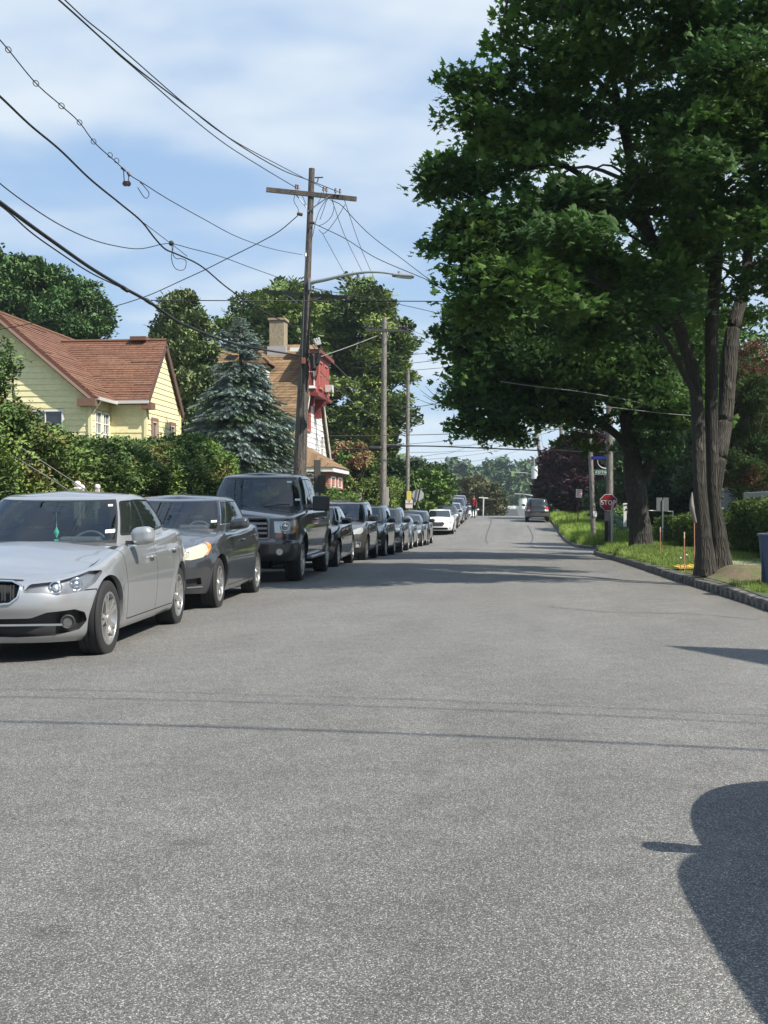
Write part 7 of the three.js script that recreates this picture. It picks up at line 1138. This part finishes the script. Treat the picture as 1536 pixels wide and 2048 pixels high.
wire('pale wire painted as sunlit through the leaves of the corner maple', [[1000, 763, 32], [1080, 774, 32], [1150, 782, 32], [1240, 797, 32], [1320, 815, 32]], .010, wireSunPaint);
wire('second pale wire painted as sunlit, lower in the corner maple leaves', [[1190, 811, 32], [1260, 819, 32], [1330, 827, 32], [1420, 834, 32]], .009, wireSunPaint);
for (const [l, h, ds, rad] of [['thick wire above the view whose shadow crosses the near road', 7, 0, .022], ['thin wire above the view, its shadow just beyond the thick one', 7.2, .85, .012], ['thinnest wire above the view crossing over the near road', 7.3, 1.15, .009]]) { const T = thing('overhead_wire', l, 'wire'); part('cable', tube([V(-16, h + .8, -(6.05 + ds)), V(-8, h + .25, -(5.35 + ds)), V(3, h, -(4.33 + ds)), V(14, h + .5, -(3.3 + ds * .8)), V(24, h + 1.4, -(2.35 + ds * .7))], rad, 40, 6), wireMat, T); }
// ---------- small things on the right verge ----------
{
  const stake = (l, x, y0, y1, d) => { const T = thing('driveway_stake', l, 'stake', [0, 0, 0]), a = at(x, y0, d), b = at(x - .5, y1, d); a.y = groundY(a.x, -a.z) - .1; part('rod', tube([a, b], .011, 2, 6), mat([.40, .20, .11], .6), T); part('tip', cyl(.013, .013, .12, 6, b.x, b.y - .05, b.z), mat([.6, .5, .38], .5), T); };
  stake('tall orange stake in the grass nearest the corner maple', 1321, 1126, 1055, 29.5); stake('orange stake nearest the yellow kerb pad', 1369, 1138, 1065, 23.5); stake('orange stake just left of the near maple trunk', 1389, 1118, 1035, 25.5);
  const Y = thing('yellow_kerb_pad', 'yellow kerb ramp pad at the edge of the right verge', 'kerb pad'); { const r0 = 3.22, s0 = 24.2, P = [[r0, s0], [r0 + .62, s0], [r0 + .62, s0 + .95], [r0, s0 + .95]].map(([r, s]) => V(r, groundY(r, s) + .03 + (r > 3.5 ? .03 : 0), -s)); part('pad', slab(P, .03, V(0, 1, 0)), mat([.55, .36, .05], .8), Y); const dm = mat([.5, .32, .05], .8); for (let i = 0; i < 5; i++) for (let j = 0; j < 7; j++) part('dome', move(new THREE.SphereGeometry(.022, 6, 4, 0, 6.3, 0, 1.57), r0 + .08 + i * .115, P[0].y + .03 + .03 * i / 4, -(s0 + .1 + j * .125)), dm, Y); }
  // concrete sidewalk slabs
  const walk = struct('sidewalk', box(.02, .02, .02, 5, -.6, -22), mat([.30, .28, .25], .9)); const wm = [[.34, .32, .28], [.30, .285, .25], [.37, .35, .31]].map(c => mat([1, 1, 1], .9, { map: speck(c, .3, 3) }));
  for (let i = 0; i < 22; i++) { const s = 11 + i * 1.5; if (s > 44) break; const P = [[4.35, s + .01], [5.55, s + .01], [5.55, s + 1.49], [4.35, s + 1.49]].map(([r, z]) => V(r, groundY(r, z) + .012, -z)); part('paving_slab', slab(P, .05, V(0, 1, 0)), wm[i % 3], walk); }
  const walkL = struct('sidewalk', box(.02, .02, .02, -7, -.6, -22), wm[1]); for (let i = 0; i < 36; i++) { const s = 8 + i * 1.5; const P = [[-7.0, s + .01], [-5.9, s + .01], [-5.9, s + 1.49], [-7.0, s + 1.49]].map(([r, z]) => V(r, groundY(r, z) + .012, -z)); part('paving_slab', slab(P, .05, V(0, 1, 0)), wm[i % 3], walkL); }
  // bin
  const B = thing('recycling_bin', 'blue plastic recycling bin at the right edge of the verge', 'bin'), bp = pr(1556, 1165, 3.95), by = groundY(bp.x, -bp.z); const bm = mat([.035, .065, .13], .45); const pts = [[.0, 0], [.20, 0], [.215, .06], [.275, .72], [.29, .76], [.27, .78], [.26, .72], [.2, .06], [0, .05]]; part('tub', move(new THREE.LatheGeometry(pts.map(([x, y]) => new THREE.Vector2(x, y)), 28), bp.x, by, bp.z), bm, B); for (const a of [.5, 1.6, 2.7, 3.8, 5, 6]) part('rib', box(.02, .62, .03, bp.x + .245 * Math.sin(a), by + .38, bp.z + .245 * Math.cos(a), 0, a), bm, B); part('rim', move(new THREE.TorusGeometry(.285, .018, 8, 30).rotateX(Math.PI / 2), bp.x, by + .76, bp.z), mat([.08, .10, .14], .4), B); part('bag', move(new THREE.SphereGeometry(.25, 18, 10).applyMatrix4(new THREE.Matrix4().makeScale(1, .5, 1)), bp.x, by + .70, bp.z), mat([.04, .05, .10], .35), B);
  [[1361, 1116, 22.9], [1373, 1110, 23.6], [1394, 1116, 24.5], [1410, 1122, 24]].forEach(([x, y, d], i) => { const p = at(x, y, d), T = thing('dandelion', ['dandelion seed head farthest left in the verge', 'second dandelion seed head from the left in the verge', 'dandelion seed head just left of the near maple foot', 'dandelion seed head against the near maple foot'][i], 'dandelion', [0, 0, 0], 0, 'dandelions in the verge'); part('stalk', tube([V(p.x, groundY(p.x, -p.z) - .05, p.z), p], .006, 2, 5), mat([.12, .15, .06], .8), T); part('seed_head', move(new THREE.IcosahedronGeometry(.02, 1), p.x, p.y, p.z), mat([.6, .6, .56], .9), T); });
  // bare soil round the near maple
  const soil = mat([1, 1, 1], 1, { map: tex(256, 256, (i, j) => { const k = .6 + .8 * (pn(i / 6, j / 6, 42, 1) * .6 + h3(i, j, 2) * .4); return pn(i / 24, j / 24, 10, 3) > .6 ? [.085 * k, .10 * k, .035 * k] : [.13 * k, .10 * k, .062 * k]; }) });
  const { inn } = cut(sheet(range(3.15, 5.0, .12), range(17.5, 25, .12), (r, s) => groundY(r, s) + .012), v => Math.hypot((v[6] - 3.8) / 1.0, (v[7] - 21) / 2.6) - 1 + .5 * (fbm(v[6] * 2, v[7] * 1.4, 4, 3) - .5)); const inn2 = cut(inn, v => .2 - roadF(v[6], v[7])).inn; struct('bare_soil', geoOf(inn2), soil);
}
// ---------- left edge: wall, guys, finial ----------
{
  const W = thing('stone_wall', 'low stone wall with a pale cap behind the silver sedan', 'wall'), a = at(-40, 968, 19.5), b = at(55, 968, 21), c = at(78, 974, 21.3); const st = [[.27, .24, .20], [.32, .29, .25], [.22, .20, .17]].map(k => mat([1, 1, 1], .95, { map: speck(k, .5, 4) })); const R = rng(4);
  for (let i = 0; i < 6; i++) for (let j = 0; j < 5; j++) { const p = a.clone().lerp(b, (i + .5 + (j & 1) * .3) / 6); part('stone', rbox(.36, .17, .3, .03, p.x, p.y - .12 - j * .18, p.z, 0, .5, (R() - .5) * .05), st[Math.floor(R() * 3)], W); }
  const cp = a.clone().lerp(b, .5); part('cap', rbox(2.2, .09, .42, .02, cp.x, cp.y, cp.z, 0, .62), mat([.5, .48, .43], .8), W); part('return_block', rbox(.5, .5, .4, .03, c.x, c.y - .3, c.z, 0, .5), st[1], W);
  const F3 = thing('ball_finial', 'white stone ball finial showing above the silver sedan roof', 'finial'), f = at(155, 969, 18.6); part('ball', move(new THREE.SphereGeometry(.055, 18, 12), f.x, f.y, f.z), mat([.62, .60, .56], .8), F3); part('pillar', [rbox(.1, .04, .1, .015, f.x, f.y - .06, f.z), box(.08, 1.3, .08, f.x, f.y - .75, f.z)], mat([.55, .52, .48], .8), F3); for (const [x, y] of [[164, 975], [195, 974]]) { const q = at(x, y, 18.8); const F4 = thing('ball_finial', x < 180 ? 'small white knob beside the ball finial' : 'white knob on its own right of the ball finial', 'finial'); part('ball', move(new THREE.SphereGeometry(.045, 14, 10), q.x, q.y, q.z), mat([.62, .60, .56], .8), F4); part('stem', box(.06, 1.2, .06, q.x, q.y - .62, q.z), mat([.5, .48, .45], .8), F4); }
  for (const [l, p] of [['upper pale guy cable slanting down in front of the left hedge', [[-40, 840, 18], [22, 882, 18], [151, 966, 18.3], [190, 992, 18.4]]], ['lower pale guy cable slanting down in front of the left hedge', [[-40, 868, 18], [0, 895, 18], [126, 973, 18.3], [160, 995, 18.4]]]]) { const T = thing('guy_cable', l, 'cable'); part('cable', tube(p.map(q => at(...q)), .007, 12, 5), mat([.14, .14, .14], .5), T); }
  for (const [x, y] of [[15, 890], [62, 925]]) { const T = thing('iron_post', x < 30 ? 'thin black iron post at the left edge before the hedge' : 'thin black iron post right of the stone wall cap', 'post'), p = at(x, y, 19); part('rod', cyl(.02, .02, 2.4, 8, p.x, p.y - 1.1, p.z), wireMat, T); part('knob', move(new THREE.SphereGeometry(.032, 10, 8), p.x, p.y + .1, p.z), wireMat, T); }
}
// ---------- person leaning by the cars at the crest ----------
{
  const T = thing('person', 'person in a red shirt and dark trousers standing beside the car at the crest', 'person', [-2.75, roadY(-2.75, 97.3), -97.3], -.5);
  const bones = [[[0, .93, 0], [0, 1.2, 0], .15, .165], [[0, 1.2, 0], [.03, 1.4, .03], .165, .15], [[0, 1.42, .02], [.04, 1.52, .04], .06, .055], [[.045, 1.60, .055], [.05, 1.67, .06], .088, .09], [[-.09, .92, 0], [-.11, .50, .02], .085, .06], [[-.11, .50, .02], [-.12, .09, -.02], .058, .042], [[-.12, .06, -.02], [-.12, .045, .13], .045, .035], [[.09, .92, 0], [.12, .50, .04], .085, .06], [[.12, .50, .04], [.13, .09, 0], .058, .042], [[.13, .06, 0], [.14, .045, .15], .045, .035], [[-.19, 1.40, .02], [-.36, 1.22, .14], .055, .042], [[-.36, 1.22, .14], [-.48, 1.30, .36], .04, .03], [[-.48, 1.30, .36], [-.51, 1.31, .45], .034, .026], [[.20, 1.40, .02], [.30, 1.14, .02], .055, .042], [[.30, 1.14, .02], [.33, .90, .1], .04, .03], [[.33, .9, .1], [.34, .80, .12], .034, .024]].map(([a, b, r, q]) => [V(...a), V(...b), r, q]);
  const dist = p => { let d = 9; for (const [a, b, r, q] of bones) { const ab = b.clone().sub(a), t = clamp(p.clone().sub(a).dot(ab) / ab.lengthSq()), k = p.distanceTo(a.clone().addScaledVector(ab, t)) - mix(r, q, t); const h = Math.max(.04 - Math.abs(d - k), 0) / .04; d = Math.min(d, k) - h * h * .01; } return d; };
  // surface by projecting dense capsule points outward onto the joined field
  const N = 56, cell = 1.9 / N, G3 = [], nx = 30, off = V(-.62, -.02, -.32);
  const cx = Math.ceil(1.2 / cell), cz = Math.ceil(.95 / cell), cy = N + 2, at3 = (i, j, k) => V(off.x + i * cell, off.y + j * cell, off.z + k * cell); const f = new Float32Array((cx + 1) * (cy + 1) * (cz + 1)), id = (i, j, k) => (i * (cy + 1) + j) * (cz + 1) + k;
  for (let i = 0; i <= cx; i++) for (let j = 0; j <= cy; j++) for (let k = 0; k <= cz; k++) f[id(i, j, k)] = dist(at3(i, j, k));
  // marching tetrahedra
  const tets = [[0, 5, 1, 6], [0, 1, 2, 6], [0, 2, 3, 6], [0, 3, 7, 6], [0, 7, 4, 6], [0, 4, 5, 6]], co = [[0, 0, 0], [1, 0, 0], [1, 1, 0], [0, 1, 0], [0, 0, 1], [1, 0, 1], [1, 1, 1], [0, 1, 1]], P = [];
  for (let i = 0; i < cx; i++) for (let j = 0; j < cy; j++) for (let k = 0; k < cz; k++) { const v = co.map(([a, b, c]) => [at3(i + a, j + b, k + c), f[id(i + a, j + b, k + c)]]); if (v.every(q => q[1] > 0) || v.every(q => q[1] <= 0)) continue; for (const t of tets) { const q = t.map(x => v[x]), inn = q.filter(x => x[1] <= 0), out = q.filter(x => x[1] > 0), L = (a, b) => a[0].clone().lerp(b[0], a[1] / (a[1] - b[1])); const push = (...l) => l.forEach(p => P.push(p.x, p.y, p.z)); if (inn.length === 1) push(L(inn[0], out[0]), L(inn[0], out[1]), L(inn[0], out[2])); else if (inn.length === 3) push(L(inn[0], out[0]), L(inn[1], out[0]), L(inn[2], out[0])); else if (inn.length === 2) { const a = L(inn[0], out[0]), b = L(inn[0], out[1]), c = L(inn[1], out[1]), d = L(inn[1], out[0]); push(a, b, c, a, c, d); } } }
  const nor = [], col = []; for (let i = 0; i < P.length; i += 3) { const p = V(P[i], P[i + 1], P[i + 2]), e = .01, n = V(dist(p.clone().add(V(e, 0, 0))) - dist(p.clone().add(V(-e, 0, 0))), dist(p.clone().add(V(0, e, 0))) - dist(p.clone().add(V(0, -e, 0))), dist(p.clone().add(V(0, 0, e))) - dist(p.clone().add(V(0, 0, -e)))).normalize(); nor.push(n.x, n.y, n.z); const skin = p.y > 1.47 || p.distanceTo(V(-.48, 1.3, .36)) < .13 || p.distanceTo(V(.335, .86, .1)) < .14; const c = p.y < .09 ? [.03, .03, .03] : p.y < .96 && Math.abs(p.x) < .26 ? [.025, .03, .05] : skin ? [.36, .20, .14] : [.30, .03, .03]; col.push(...c); }
  const g = new THREE.BufferGeometry(); g.setAttribute('position', new THREE.Float32BufferAttribute(P, 3)); g.setAttribute('normal', new THREE.Float32BufferAttribute(nor, 3)); g.setAttribute('color', new THREE.Float32BufferAttribute(col, 3)); part('body', g, mat([1, 1, 1], .8, { vertexColors: true }), T);
  part('hair', [move(new THREE.SphereGeometry(.102, 16, 12, 0, 6.3, 0, 1.7), .045, 1.655, .035, -.35)], mat([.02, .014, .01], .8), T); part('cap', [move(new THREE.SphereGeometry(.107, 16, 8, 0, 6.3, 0, 1.35), .047, 1.67, .05), move(new THREE.CylinderGeometry(.09, .09, .012, 16, 1, false, -1.2, 2.4), .05, 1.69, .13, .15)], mat([.015, .015, .02], .8), T);
  part('face', [move(new THREE.SphereGeometry(.016, 8, 6), .052, 1.625, .148), move(new THREE.SphereGeometry(.009, 8, 6), .02, 1.648, .135), move(new THREE.SphereGeometry(.009, 8, 6), .082, 1.648, .137), box(.045, .008, .01, .052, 1.585, .135)], mat([.12, .05, .04], .7), T);
}
renderer.render(scene, camera);
